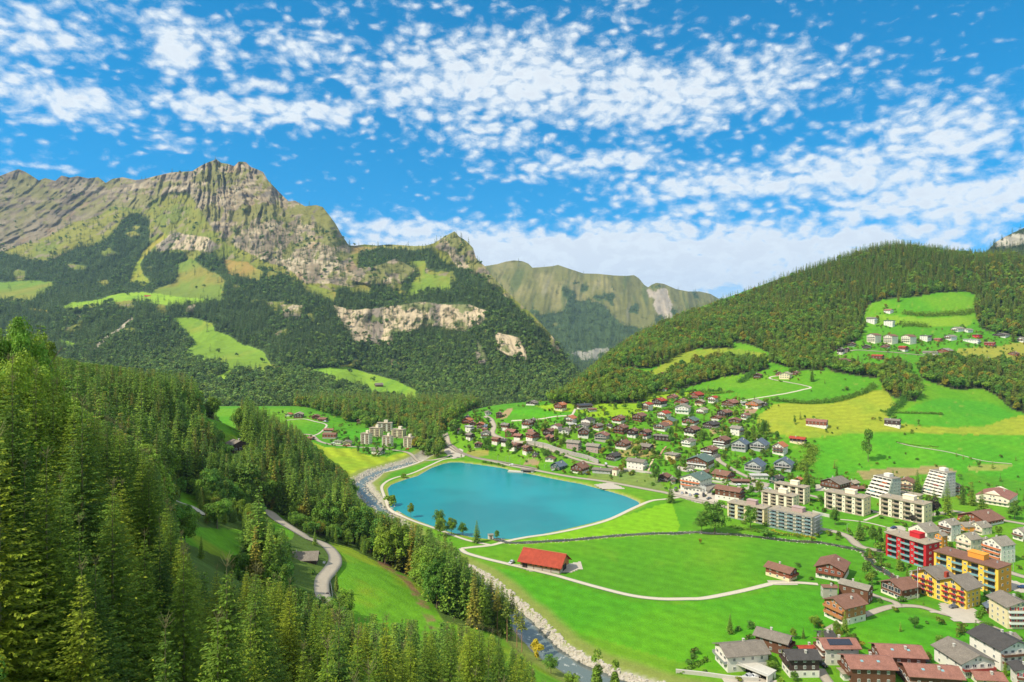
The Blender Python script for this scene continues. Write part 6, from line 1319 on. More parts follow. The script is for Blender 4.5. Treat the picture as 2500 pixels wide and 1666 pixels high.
# the yellow hotel in the foreground right
def hotel():
    X, Y, W_, D_, Hm, rz = place(zV1, 1600, 1562, 590, 300, -30, .45, .9, 190); z = float(terr(X, Y)); r = empty('hotel', (X, Y, z), rz, 'yellow hotel with rows of red flower balconies and brown gabled roofs', 'hotel'); HOUSES.append((X, Y, W_ * .55)); HLAB.append('yellow hotel with red flower balconies'); He = Hm * .74; nf = 4; fh = He / nf
    MB().box(-W_/2, W_/2, -D_/2, D_/2, -2, He).build('wall', WM['yel'], r)
    b = MB(); rise = Hm * .24; rb = []
    for (xa, xb, dd) in ((-W_/2, W_*.02, .0), (W_*.02, W_/2, .0)):
        xm = (xa + xb) / 2; d = D_/2
        b.poly([(xa, -d, He), (xb, -d, He), (xm, -d, He + rise)]); b.poly([(xa, d, He), (xm, d, He + rise), (xb, d, He)]); rb.append((xa, xb, xm))
    b.build('gable', WM['yel'], r)
    b = MB(); d = D_/2 + 1.4
    for xa, xb, xm in rb:
        s_ = rise / (xm - xa); ov = 1.2 if xa < -1 else 0.0; ov2 = 1.2 if xb > W_*.3 else 0.0
        b.slab([(xa - ov, -d, He - ov * s_ + .12), (xm, -d, He + rise + .12), (xm, d, He + rise + .12), (xa - ov, d, He - ov * s_ + .12)][::-1], .22); b.slab([(xm, -d, He + rise + .12), (xb + ov2, -d, He - ov2 * s_ + .12), (xb + ov2, d, He - ov2 * s_ + .12), (xm, d, He + rise + .12)][::-1], .22)
    rf = b.build('roof', RM['gry'], r); MB().box(W_*.02 - .6, W_*.02 + .6, -1, 1, He - 1, He + rise * .9).build('chimney', RM['red'], rf)
    nb = 7
    for f in range(nf):
        for i in range(nb):
            xx = -W_/2 + (i + .5) * W_ / nb; window(r, xx, -D_/2 - .03, f * fh + .5, 0, 1.5, 1.7, 'wht', True)
            if f and i not in (3,):
                q = MB(); q.box(xx - W_/nb*.42, xx + W_/nb*.42, -D_/2 - 1.1, -D_/2 - .05, f * fh, f * fh + .12); o = q.build('balcony', WM['rbr'], r); q = MB(); railing(q, xx - W_/nb*.42, xx + W_/nb*.42, -D_/2 - 1.14, -D_/2 - 1.08, f * fh + .12, .8, 0, True); q.build('railing', WM['rbr'], o)
                MB().box(xx - W_/nb*.40, xx + W_/nb*.40, -D_/2 - 1.4, -D_/2 - 1.14, f * fh + .6, f * fh + .98).build('flowers', mFlower, o)
        for i in range(3): window(r, W_/2 + .03, -D_/2 + (i + .6) * D_ / 3.4, f * fh + .7, R(90), 1.3, 1.3, 'wht', True)
    for xa, xb, xm in rb: window(r, xm, -D_/2 - .03, He + .3, 0, 1.6, 1.3, 'wht', True)
    # the lettering across the front
    q = MB(); u = .16; cx0 = -W_*.13; zb_ = He - .35; yf = -D_/2 - .07
    for i, strokes in enumerate(([(0,0,u,1),(.5,0,.5+u,1),(0,.42,.6,.58)], [(0,0,u,1),(.5,0,.5+u,1),(0,0,.6,u),(0,1-u,.6,1)], [(.25,0,.25+u,1),(0,1-u,.66,1)], [(0,0,u,1),(0,0,.6,u),(0,.42,.5,.58),(0,1-u,.6,1)], [(0,0,u,1),(0,0,.6,u)])):
        for x0, z0_, x1, z1 in strokes: q.box(cx0 + i * .95 + x0, cx0 + i * .95 + x1, yf, yf + .05, zb_ + z0_ * 1.1, zb_ + z1 * 1.1)
    q.build('lettering', WM['brn'], r)
    # flagpole in front
    a = rz; fx, fy = X + math.sin(a) * (D_/2 + 7) - math.cos(a) * W_ * .22, Y - math.cos(a) * (D_/2 + 7) - math.sin(a) * W_ * .22
    p = empty('flagpole', (fx, fy, float(terr(fx, fy))), 0, 'white flagpole with a small red and white flag in front of the yellow hotel', 'flagpole'); MB().box(-.07, .07, -.07, .07, -.3, 15).build('pole', mFrame, p); MB().box(.07, 1.7, -.02, .02, 13.2, 14.8).build('flag', mRedR, p).location = (0, 0, 0)
    MB().box(.72, 1.02, -.03, .03, 13.5, 14.5).box(.42, .70, -.03, .03, 13.85, 14.15).box(1.04, 1.32, -.03, .03, 13.85, 14.15).build('flag_cross', mFrame, p)
hotel()
# little water tower house with pyramid roof
X, Y, W_, D_, Hm, rz = place(zV5, 1897, 1236, 80, 96, -30, 1.0, .95); r = empty('transformer_house', (X, Y, float(terr(X, Y))), rz, 'cream tower-like transformer house with brown pyramid roof by the lakeside lawn', 'small building'); HOUSES.append((X, Y, 5)); HLAB.append('cream transformer house')
MB().box(-W_/2, W_/2, -D_/2, D_/2, -1, Hm * .74).build('wall', WM['ivo'], r); b = MB(); e = W_/2 + .5; t0 = Hm * .74
for q in range(4):
    c = [(-e,-e),(e,-e),(e,e),(-e,e)]; b.poly([(c[q][0], c[q][1], t0 - .1), (c[(q+1)%4][0], c[(q+1)%4][1], t0 - .1), (0, 0, Hm)])
b.poly([(-e,-e,t0-.1),(-e,e,t0-.1),(e,e,t0-.1),(e,-e,t0-.1)]); b.build('roof', RM['brn'], r); MB().box(-.5, .5, -D_/2 - .05, -D_/2 + .02, 0, 2.1).build('door', WM['rbr'], r)
# mountain farms
for (px_, py_, lab) in FAR_FARMS + [(925, 945, 'small grey farm hut on the green knoll below the cliffs'), (870, 945, 'tiny shed on the green knoll left of the grey farm hut')]:
    Yf = float(tabY(px_, py_)) - 25; X, Y, Z = [float(q) for q in unp(px_, py_, Yf)]
    k_ = 1.0 if 'tiny shed' not in lab else .5; r = empty('farmhouse', (X, Y, Z), .4, lab, 'farmhouse'); MB().box(-9*k_, 9*k_, -6*k_, 6*k_, -30, 6*k_).build('wall', WM['brn' if 'grey' in lab else 'wht'], r)
    b = MB(); b.slab([(-10*k_,-7*k_,5*k_),(10*k_,-7*k_,5*k_),(10*k_,0,10*k_),(-10*k_,0,10*k_)], .4); b.slab([(-10*k_,0,10*k_),(10*k_,0,10*k_),(10*k_,7*k_,5*k_),(-10*k_,7*k_,5*k_)], .4); b.build('roof', RM['gry' if 'grey' in lab else 'red'], r)
# ================================================================ SINGLE TREES, HEDGES, GARDENS
def in_house(x, y, m=0.0):
    return any((x - a)**2 + (y - b)**2 < (r + m)**2 for a, b, r in HOUSES)
PICKS = [ # view, x, y of the foot, y of the top, kind, width factor, label
 ('5',2030,652,530,'cypress',1,'slender dark cypress between two brown chalets at the upper middle of the village'),('5',1215,855,690,'cypress',1.5,'bright green columnar tree left of the dark pointed spruce in mid village'),
 ('5',1302,862,685,'spruce',1.1,'dark pointed spruce between the pale low house and the twin apartment chalets'),('5',1120,850,778,'copper_beech',1,'round copper-coloured tree in front of the dark timber chalet'),
 ('5',1480,622,530,'broadleaf',.9,'round green tree between the orange-roofed villa and the charcoal-roofed chalet'),('5',2170,492,382,'broadleaf',1,'big round tree beside the red-roofed house at the top left of the upper village'),
 ('5',422,952,800,'broadleaf',1,'tall loose broadleaf tree on the grass bank at the left of the village'),('5',1095,1062,925,'broadleaf',1,'dense green tree beside the mouth of the retaining wall'),('5',2150,1002,872,'broadleaf',.9,'round tree in the brown field'),
 ('5',2244,1032,930,'broadleaf',.9,'small round tree above the long white three-storey house'),('5',1840,962,905,'broadleaf',1.2,'broad round tree above the charcoal-roofed chalet'),('5',670,1000,740,'slim_tree',1,'slim tree among the reddish-roofed chalets'),
 ('5',282,560,450,'spruce',1,'dark spruce behind the orange-red roof at the left end of the village'),('5',1430,470,430,'bush',1,'bush beside the ridge meadow farm'),('5',120,640,520,'broadleaf',1,'big green tree at the extreme left of the village'),
 ('6',1072,712,560,'spruce',1.2,'large dark spruce left of the white hipped villa'),('6',1280,722,540,'spruce',1.3,'spruce directly right of the white hipped villa'),('6',1365,742,525,'spruce',1.2,'tall spruce above the right slate-roofed gable house'),
 ('6',1478,692,500,'broadleaf',.7,'tall narrow broadleaf tree by the mown field'),('6',472,632,508,'spruce',1.1,'spruce beside the left green-roofed chalet'),('6',240,1222,1010,'broadleaf',.8,'tall dense broadleaf tree on the lakeside lawn'),
 ('6',412,1452,1228,'spruce',1.5,'ragged spruce at the corner where the lake path meets the road'),('6',1965,1322,1048,'spruce',1.2,'huge spruce behind the cream blocks'),('6',1172,1052,950,'spruce',1.2,'dark spruce between the stone terrace and the slate-roofed houses'),
 ('6',945,1082,968,'broadleaf',.9,'tree between the dark-striped apartment house and the curved lane'),('6',692,862,790,'broadleaf',1.2,'round bush-like tree right of the terraced white house'),('6',1200,330,225,'cypress',1,'dark cypress at the top edge of the village'),
 ('6',1375,265,205,'spruce',.9,'small dark spruce behind the large orange timber chalet'),('6',965,310,215,'cypress',1,'dark cypress right of the small red-roofed white house'),('6',545,250,160,'broadleaf',1.2,'round green tree behind the topmost chalet'),
 ('6',410,790,590,'slim_tree',1,'tall feathery tree in front of the long low dark house'),('6',1840,545,470,'slim_tree',1.3,'lone small tree in the mown field left of the pink-roofed barn'),('6',1000,750,680,'broadleaf',1.5,'broad clump of green trees above the timber-framed houses'),
 ('6',800,740,630,'broadleaf',1.3,'dark round trees right of the dark chalet with white terrace'),('6',620,950,840,'spruce',1.1,'spruce on the lawn below the white terraced house'),('6',1430,1390,1190,'broadleaf',.8,'tall light green tree beside the long brown hotel'),
 ('6',1350,1390,1250,'broadleaf',.8,'green tree right of the long brown hotel'),('6',1060,1230,1150,'spruce',1.2,'small spruce at the corner of the square hipped house'),('6',1180,1440,1370,'spruce',1,'little spruce at the gable of the long brown hotel'),
 ('6',500,1210,1060,'broadleaf',.8,'broadleaf tree left of the large white hotel'),('6',540,1040,940,'slim_tree',1.2,'feathery tree left of the dark-striped apartment house'),('6',1790,1215,1100,'broadleaf',1.1,'round green tree right of the dark green chalet'),
 ('1',275,482,228,'spruce',1.3,'very large spruce left of the big dark chalet'),('1',1332,492,268,'spruce',1.1,'slim spruce between the yellow house and the right stepped block'),('1',1620,702,380,'spruce',1.0,'tall spruce in front of the right stepped block'),
 ('1',1768,602,395,'spruce',1.1,'spruce second in the row right of the stepped block'),('1',1855,612,388,'spruce',1.1,'spruce third in the row right of the stepped block'),('1',1950,662,450,'spruce',1.2,'wide spruce in front of the cream hotel with the pink roof'),
 ('1',780,942,752,'spruce',1.6,'bushy pine by the lane above the brook'),('1',930,1002,798,'broadleaf',1,'big round broadleaf tree left of the crimson block'),('1',1032,1062,800,'spruce',.9,'narrow spruce touching the left corner of the crimson block'),
 ('1',1160,1232,1045,'spruce',1.1,'dark spruce in front of the crimson block'),('1',1482,742,535,'copper_beech',.9,'large dark purple tree right of the right lawn block'),('1',1290,812,690,'copper_beech',.9,'smaller dark purple tree at the corner of the right lawn block'),
 ('1',545,802,640,'broadleaf',.9,'green tree at the gable of the left lawn block'),('1',2262,742,590,'broadleaf',1.3,'wide round tree at the right picture edge above the gabled group'),('1',402,602,510,'slim_tree',1,'small dark tree left of the left lawn block'),
 ('1',560,330,212,'spruce',1,'small pointed spruce at the foot of the green field'),('1',1098,340,255,'spruce',1,'tiny spruce behind the left stepped block'),('1',860,195,-130,'slim_tree',.75,'tall ivy-clad tree alone in the green field above the apartment blocks'),
 ('1',1440,620,510,'broadleaf',.9,'light green tree between the two stepped blocks'),('1',1235,1300,1180,'spruce',1,'small spruce behind the low slatted hall'),('1',975,1132,1050,'broadleaf',1.1,'round bush by the bend of the brook'),('1',2000,1520,1420,'broadleaf',1.1,'round green tree right of the yellow hotel'),
 ('1',2310,1530,1440,'broadleaf',1.2,'dark green tree by the car park at the right edge'),('1',1650,1010,950,'broadleaf',1,'small green tree in the courtyard of the gabled blocks'),('1',2110,900,800,'broadleaf',1.1,'tree between the brown wide chalet and the gabled blocks'),
 ('0',1745,1303,1226,'broadleaf',1.25,'big round tree on the meadow edge beside the brook, left of the cream blocks'),('0',1713,1300,1248,'broadleaf',1,'smaller crown joined to the left of the big round meadow tree'),('0',1832,1292,1238,'broadleaf',1,'round tree directly in front of the yellowish apartment block'),('0',1870,1310,1288,'bush',1.3,'clipped round bush near the brook in front of the blocks'),
 ('0',1003,1263,1229,'broadleaf',.8,'round tree on the shore at the near left corner of the lake'),('0',1073,1290,1246,'broadleaf',.9,'largest of the shoreside trees at the near end of the lake'),('0',1075,1312,1268,'broadleaf',1,'tree in front of the largest shoreside tree'),('0',1102,1308,1265,'broadleaf',1,'round tree right of the largest shoreside tree'),
 ('0',1130,1306,1276,'broadleaf',1.1,'small leaning tree at the right of the shoreside group'),('0',1164,1326,1273,'spruce',1.3,'lone pointed conifer on the grass at the near shore of the lake'),('0',1213,1318,1298,'broadleaf',1,'small round tree right at the near shore of the lake'),('0',957,1236,1208,'bush',1,'dark bush on the left shore of the lake'),
 ('0',985,1168,1155,'bush',1.1,'bush on the far left lake dam'),('0',1126,1122,1110,'cypress',1,'little conifer by the road at the far corner of the lake'),
 ('3',1000,1132,1028,'spruce',1.1,'tall conifer on the green slope right of the cream country house'),('3',888,1400,1350,'slim_tree',1,'small tree in the mown field near the barn'),('3',1680,1412,1370,'slim_tree',1,'small bare-looking tree at the right of the grey barn'),('3',1550,625,540,'dry_spruce',.9,'tall spruce at the upper edge of the top meadow'),
 ('3',2285,880,765,'dry_spruce',1.1,'tall brown spruce near the right picture edge in the upper hamlet'),('3',1220,1185,1155,'bush',1,'dark bush on the green slope below the upper hamlet'),('3',295,820,765,'broadleaf',1,'round tree on the small knoll meadow'),('3',865,1080,1035,'broadleaf',1.2,'round trees behind the cream country house'),
 ('2',1038,722,650,'cypress',1,'dark little cypress in the meadow behind the salmon-roofed house'),('2',595,882,762,'cypress',1.5,'bright green columnar thuja in front of the brown chalet, left one'),('2',630,892,800,'cypress',1.4,'bright green columnar thuja in front of the brown chalet, right one'),('2',1945,825,752,'autumn_broadleaf',1,'orange autumn tree at the edge of the meadow, lower right'),
 ('2',122,892,820,'broadleaf',.9,'small tree on the lawn left of the white modern villa'),('2',1350,862,822,'spruce',1.5,'small blue-green spruce between the pink-roofed houses'),('2',645,945,862,'broadleaf',1.1,'green bushy tree right of the white modern villa'),('2',2100,680,600,'broadleaf',1.2,'broad bush behind the cream house with red shutters'),
 ('2',800,1010,940,'broadleaf',1.2,'bushy garden tree at the bottom edge below the pergola house'),('2',1395,130,60,'bush',1.2,'shrub near the low slatted hall'),('2',165,80,40,'autumn_broadleaf',1,'reddish shrub by the brook'),
]
VW['0'] = zoomer(0, 0, 1)
SC_ = {'5': 4.706, '6': 4.706, '1': 3.92, '2': 2.768, '8': 4.278, '3': 2.613, '4': 3.92, '0': 1.0}
for (vk, x_, y_, t_, kd, wf, lab) in PICKS:
    px_, py_ = VW[vk]([(x_, y_)])[0]; X, Y, Z = hit1(px_, py_, 190); hh = (y_ - t_) / SC_[vk] * Y / F * 1.02; hh = max(1.5, hh)
    nm = {'spruce': 'spruce_tree', 'dry_spruce': 'spruce_tree', 'cypress': 'cypress_tree', 'bush': 'bush', 'copper_beech': 'copper_tree'}.get(kd, 'broadleaf_tree')
    asp = {'spruce': .34, 'dry_spruce': .3}.get(kd); tree(nm, kd, X, Y, hh, lab, 'bush' if kd == 'bush' else 'tree', sx=wf)
# avenue by the low white building
for i, (x_, y_) in enumerate([(880,622),(930,627),(975,627),(1060,642),(1125,622),(1180,612),(1230,602),(1295,602)]):
    px_, py_ = zV4([(x_, y_)])[0]; X, Y, Z = hit1(px_, py_, 300); tree('avenue_tree', 'slim_tree', X, Y, 9.5, 'small dark tree in the row before the low white building by the striped field', 'tree', 'avenue by the striped field')
# the great spruce over the hut and a few of its kind
for (px_, t_, Y_, h_, kd, lab) in [(632,1186,205,29,'spruce','great dark spruce left of the grey hut, the tallest on the near slope'),(690,1290,215,20,'spruce','spruce directly left of the grey hut, beside the great spruce'),(530,1215,265,17,'broadleaf','big round broadleaf tree above the small sunlit clearing'),(480,1250,250,16,'broadleaf','round broadleaf tree left of the clearing, half merged with its neighbour'),
                                  (15,738,92,33,'near_broadleaf','tall yellow-green broadleaf tree touching the left picture edge, highest on the near skyline'),(62,775,104,31,'near_broadleaf','dark broadleaf crown right of the highest tree at the left edge'),(30,860,70,24,'near_broadleaf','yellowish leafy crown low at the left picture edge'),(98,792,150,27,'spruce','dark lone spruce standing above the skyline of the wood at the far left'),(283,945,330,24,'dry_spruce','rust-coloured spruce in the shaded part of the left wood'),(345,930,320,27,'spruce','very tall dark spruce right of the rust-coloured spruce'),(600,1120,330,17,'autumn_broadleaf','yellow-green round tree just below the dark wooden hut'),
                                  (1188,1420,282,27,'bare_stem_spruce','bare-stemmed spruce, first of eight reddish trunks ending the belt'),(1200,1408,290,27,'bare_stem_spruce','bare-stemmed spruce, second of eight reddish trunks ending the belt'),(1214,1432,276,27,'bare_stem_spruce','bare-stemmed spruce, third of eight reddish trunks ending the belt'),(1226,1425,284,27,'bare_stem_spruce','bare-stemmed spruce, fourth of eight reddish trunks ending the belt'),(1238,1446,272,27,'bare_stem_spruce','bare-stemmed spruce, fifth of eight reddish trunks ending the belt'),(1250,1440,280,27,'bare_stem_spruce','bare-stemmed spruce, sixth of eight reddish trunks ending the belt'),(1262,1470,270,27,'bare_stem_spruce','bare-stemmed spruce, seventh of eight reddish trunks ending the belt'),(1274,1485,266,27,'bare_stem_spruce','bare-stemmed spruce, last of eight reddish trunks ending the belt'),(1310,1560,262,6,'golden_broadleaf','golden yellow bush beside the river at bottom centre'),(1345,1600,250,9,'broadleaf','dark green tree between the golden bush and the river'),(1395,1640,236,8,'broadleaf','green riverside tree at the lower edge'),(1460,1595,238,11,'slim_tree','bare thin tree by the river at the lower edge'),(1500,1600,236,10,'slim_tree','second thin tree by the river at the lower edge, right of the first')]:
    X = (px_ - CX) / F * Y_; Zt = H + (CY - t_) / F * Y_; zg = float(terr(X, Y_)); hh = max(3, Zt - zg)
    if hh > h_ * 1.5: hh = h_ * 1.3
    tree('spruce_tree' if 'spruce' in kd else 'broadleaf_tree', kd, X, Y_, hh, lab, 'tree', sx=1.15 if kd == 'broadleaf' else (.55 if kd == 'near_broadleaf' else 1.0))
def hedge(pts, w, h, label, dens=10, mat=None):
    l = smooth_line(poly_w(pts), 1.0); g = np.random.default_rng(len(pts) + int(pts[0][0])); n = int(len(l) * dens * w); j = g.integers(0, len(l) - 1, n); base = l[j] + g.normal(size=(n, 2)) * w * .35
    hh = h * np.clip(.6 + 1.1 * fbm(base[:, 0] / 5, base[:, 1] / 5, 2), .12, 1.25); z = terr(base[:, 0], base[:, 1]) + hh * g.random(n)**.6
    P0 = np.stack([base[:, 0], base[:, 1], z], 1); nr = g.normal(size=(n, 3)) + [0, 0, .6]; nr /= np.linalg.norm(nr, axis=1, keepdims=True); u = np.cross(nr, g.normal(size=(n, 3))); u /= np.linalg.norm(u, axis=1, keepdims=True); v = np.cross(nr, u); s = g.uniform(.3, .65, n)[:, None]
    Q = np.stack([P0 - u * s, P0 + v * s * .8, P0 + u * s, P0 - v * s * .8], 1).reshape(-1, 3); me = mesh_np('hedge', Q, np.arange(n * 4).reshape(n, 4), False, [mat or mLf]); colattr(me, np.repeat(np.stack([g.uniform(.2, .8, n), 0 * z, 0 * z], 1), 4, 0))
    return tag(link('hedge', me), label, 'hedge')
for pts, w, h, lab in [([(1888,980),(1930,984),(1980,986),(2030,983),(2070,974),(2110,960),(2135,945)], 6, 5, 'long dark hedge above the yellow mown field'), ([(2172,1018),(2180,1005),(2200,990),(2208,975)], 5, 5, 'short dark hedge running down to the grey barn'),
    ([(2208,768),(2250,772),(2300,770),(2350,768),(2372,762)], 8, 7, 'hedge of bushes between the two highest meadows'), ([(2205,797),(2240,798),(2262,800)], 8, 8, 'clump of trees in the left half of the second high meadow'),
    ([(1600,1003),(1640,1000),(1665,990)], 3, 3, 'low hedge climbing beside the ridge meadow toward the village'), ([(1630,955),(1700,958),(1760,955)], 5, 4, 'hedge of dark bushes on the slope above the upper village'), ([(1808,935),(1830,920),(1840,912)], 7, 6, 'thick dark hedge climbing to the small dark chalet'),
    ([(1700,958),(1740,962),(1790,958)], 4, 3, 'broken row of bushes below the pale slope path'), ([(1560,975),(1600,966),(1650,960)], 5, 4, 'dark hedge along the top of the ridge meadow'), ([(2150,1005),(2170,1010),(2230,1012),(2300,1014)], 2.5, 2, 'thin row of bushes at the head of the green slope'),
    ([(1660,1645),(1700,1628),(1728,1612)], 1.6, 1.6, 'clipped green hedge beside the white modern villa'), ([(2389,1510),(2400,1494),(2408,1480)], 1.6, 2.2, 'bright green clipped hedge left of the cream house with red shutters'),
    ([(1790,1290),(1860,1300),(1900,1306),(1950,1312)], 3.5, 1.3, 'low belt of shrubs along the brook before the cream blocks'), ([(1975,1222),(2005,1226),(2040,1232)], 2, 1.4, 'clipped hedge along the lane behind the blocks'),
    ([(1960,1090),(1985,1100),(1972,1130),(1950,1150)], 7, 4, 'wild bushes at the right edge of the village'), ([(1840,1075),(1860,1060),(1872,1050)], 5, 4, 'bushes above the dark timber house'), ([(1180,1130),(1210,1134),(1232,1140)], 3, 1.6, 'reeds and bushes on the far shore of the lake'), ([(2190,1083),(2230,1090),(2292,1094)], 1.0, .8, 'dry stone bank with tufts crossing the green field')]:
    hedge(pts, w, h, lab)
hedge([(1880,1298),(1920,1306),(1955,1311),(1990,1318)], 2.2, 1.1, 'yellow flowering shrubs along the scaffolded block', mat=mGold)
# gardens: shrubs and small trees round the houses
g = np.random.default_rng(21); GP = []
for (hx, hy, hr) in HOUSES:
    Lh = math.hypot(hx, hy)
    for k in range(11 if hy > 480 else 7):
        a = g.uniform(0, 6.28); d = hr + g.uniform(1.0, 12.0); X = hx + math.cos(a) * d; Y = hy + math.sin(a) * d
        if in_house(X, Y, .8) or bool(near_road(np.array([X]), np.array([Y]), 1.5)[0]) or segdist(np.array([X]), np.array([Y]), RIVER)[0] < 14 or inpoly(np.array([X]), np.array([Y]), LAKEW)[0]: continue
        if hy < 430 and hx < 160 and hy > 290: continue
        front = (X * hx + Y * hy) / Lh < Lh
        kd = g.choice([0, 0, 0, 1, 2, 3]); h_ = [g.uniform(1.4, 3.4), g.uniform(4, 8.5), g.uniform(4, 9), g.uniform(3, 6)][kd]
        if front: h_ = min(h_, 3.0 if hy > 450 else 2.2); kd = 0 if kd in (1, 3) else kd
        GP.append((X, Y, kd, h_))
EXTRA = []
VILL = [(1130,1045),(1200,1010),(1300,1040),(1440,985),(1560,960),(1700,960),(1850,990),(1900,1080),(1960,1140),(1900,1190),(1600,1150),(1400,1125),(1250,1085),(1140,1100)]
cnt = 0
while cnt < 650:
    px_, py_ = g.uniform(1120, 1970), g.uniform(955, 1195)
    if not inpoly(np.array([px_]), np.array([py_]), VILL)[0]: continue
    X, Y, Z = hit1(px_, py_, 450); cnt += 1
    if in_house(X, Y, 1.0) or bool(near_road(np.array([X]), np.array([Y]), 1.0)[0]): continue
    if any(a < X < b and c < Y < d for a, b, c, d in []): continue
    if px_ < 1420 and py_ < 1020 and not (1180 > px_): continue
    kd = int(g.choice([0, 0, 1, 1, 2])); GP.append((X, Y, kd, [g.uniform(1.5, 4), g.uniform(3.5, 7.5), g.uniform(4, 9), 0][kd]))
for poly_, n_ in [([(1870,1190),(2000,1230),(2160,1262),(2240,1260),(2330,1230),(2420,1250),(2520,1290),(2520,1180),(2200,1160),(1990,1170)], 110), ([(1800,1280),(2000,1320),(2080,1330),(2180,1420),(2240,1350),(2120,1290),(1960,1285)], 60), ([(1900,820),(2100,860),(2400,890),(2520,880),(2520,815),(2300,800),(2080,800),(1990,850)], 120), ([(1600,930),(1700,990),(2100,960),(2100,900),(1900,880),(1740,895)], 22), ([(2000,1130),(2060,1180),(2380,1160),(2500,1180),(2500,1120),(2200,1110)], 26), ([(780,1020),(1000,1050),(1020,1100),(860,1090)], 26), ([(1990,1470),(2300,1600),(2500,1600),(2500,1500),(2300,1500)], 10)]:
    xs = [p[0] for p in poly_]; ys = [p[1] for p in poly_]; c_ = 0
    while c_ < n_:
        px_, py_ = g.uniform(min(xs), max(xs)), g.uniform(min(ys), max(ys))
        if not inpoly(np.array([px_]), np.array([py_]), poly_)[0]: continue
        c_ += 1; X, Y, Z = hit1(px_, py_, 190)
        if in_house(X, Y, 1.2) or bool(near_road(np.array([X]), np.array([Y]), 1.5)[0]): continue
        kd = int(g.choice([0, 0, 0, 1, 2])); GP.append((X, Y, kd, [g.uniform(1.2, 3), g.uniform(3, 6.5), g.uniform(3.5, 8), 0][kd]))
GP = np.array(GP); KD = ['bush', 'broadleaf', 'spruce', 'autumn_broadleaf']; o = np.argsort(-(GP[:, 3] / GP[:, 1]))
LB = {0: ('bush', 'green bush in a garden between the village houses', 'bush', 'garden bushes'), 1: ('broadleaf_tree', 'small round broadleaf tree in a garden of the village', 'tree', 'garden trees'), 2: ('spruce_tree', 'small dark conifer in a garden of the village', 'tree', 'garden conifers'), 3: ('broadleaf_tree', 'small yellowing tree in a garden of the village', 'tree', 'garden trees')}
def near_label(X, Y, kd, h_):
    k = min(range(len(HLAB)), key=lambda i: (HOUSES[i][0] - X)**2 + (HOUSES[i][1] - Y)**2); hx, hy, hr = HOUSES[k]; pa = X / Y * F; pb = hx / hy * F
    rel = 'left of' if pa < pb - 5 else ('right of' if pa > pb + 5 else ('in front of' if Y < hy else 'behind'))
    w = HLAB[k].split(',')[0].split(); room = 8; w = w[:room]
    while w[-1] in ('the', 'of', 'and', 'with', 'a', 'in', 'at', 'on', 'to', 'by', 'its', 'two', 'from', 'between', 'beside', 'above', 'below', 'under', 'behind', 'right', 'left', 'long', 'big', 'small', 'bright', 'green', 'white', 'dark', 'top', 'brown', 'pale', 'upper', 'mid', 'red', 'grey', 'lower', 'one', 'for', 'near', 'flat', 'that', 'directly', 'stone', 'deep', 'round', 'middle', 'large', 'wide', 'little'): w = w[:-1]
    sz = [('low', 'taller'), ('small', 'taller'), ('small', 'taller'), ('small', 'taller')][kd][int(h_ > (2.2 if kd == 0 else 5.5))]
    return sz + ' ' + ['bush', 'green tree', 'conifer', 'yellowing tree'][kd] + ' ' + rel + ' the ' + ' '.join(w)
cnts = {0: 0, 1: 0, 2: 0, 3: 0}; lim = {0: 240, 1: 70, 2: 20, 3: 40}; rest = []
for i in o:
    X, Y, kd, h_ = GP[i]; kd = int(kd)
    if cnts[kd] < lim[kd]:
        cnts[kd] += 1; nm, lb, ct, gr = LB[kd]; near_ = Y < 300
        lb = near_label(X, Y, kd, h_)
        tree(nm, ['bush', 'hill_broadleaf', 'hill_spruce', 'hill_broadleaf'][kd] if Y > 330 else KD[kd], X, Y, h_, lb, ct, gr, sx=1.25 if kd == 0 else (1.15 if kd == 2 else 1.0))
    else: rest.append(i)
rest = np.array(rest, dtype=int); print('garden', len(GP), 'rest', len(rest))
if len(rest):
    A = GP[rest]; kk = A[:, 2].astype(int); h0 = np.array([2.6, 15.0, 24.0, 15.0])[kk]; scatter('shrubbery', np.stack([A[:, 0], A[:, 1], terr(A[:, 0], A[:, 1])], 1), ['bush', 'hill_broadleaf', 'hill_spruce'], np.array([0, 1, 2, 1])[kk], A[:, 3] / h0, 'mixed shrubs and small trees scattered through the village gardens', 'shrubs')
# ================================================================ WALLS, POLES, CARS, PEOPLE
def wall_along(name, pts, th, h, mat, label, cat='wall'):
    l = smooth_line(poly_w(pts, 190), 1.5); d = np.gradient(l, axis=0); d /= np.hypot(d[:, 0], d[:, 1])[:, None]; s = np.stack([d[:, 1], -d[:, 0]], 1) * th / 2; z = terr(l[:, 0], l[:, 1]); n = len(l)
    a = l + s; b = l - s; V = np.concatenate([np.column_stack([a, z - 1]), np.column_stack([a, z + h]), np.column_stack([b, z + h]), np.column_stack([b, z - 1])]); i = np.arange(n - 1)
    Fc = np.concatenate([np.stack([i + k * n, i + 1 + k * n, i + 1 + (k + 1) * n, i + (k + 1) * n], 1) for k in range(3)] + [np.array([[0, n, 2 * n, 3 * n], [n - 1, 4 * n - 1, 3 * n - 1, 2 * n - 1]])]); return tag(link(name, mesh_np(name, V, Fc, False, [mat])), label, cat)
mStone = simple_mat('rough_stone', (.36, .33, .28), .95, .45, .8, .6)
wall_along('stone_wall', zV5([(850,880),(980,890),(1100,915),(1230,965),(1400,1005),(1560,1050),(1700,1105)]), 1.2, 3.6, mStone, 'long rough stone retaining wall along the railway through the village')
wall_along('concrete_wall', zV5([(1930,1180),(2100,1190),(2280,1215)]), .5, 1.6, mConc, 'pale concrete wall along the track in front of the long white house')
wall_along('concrete_wall', zV1([(330,690),(400,702),(490,730)]), .5, 2.0, mConc, 'pale concrete wall behind the scaffolded block')
wall_along('garden_wall', zV6([(890,1215),(1000,1232),(1160,1256)]), .5, 1.6, mConc, 'long pale wall below the square hipped house')
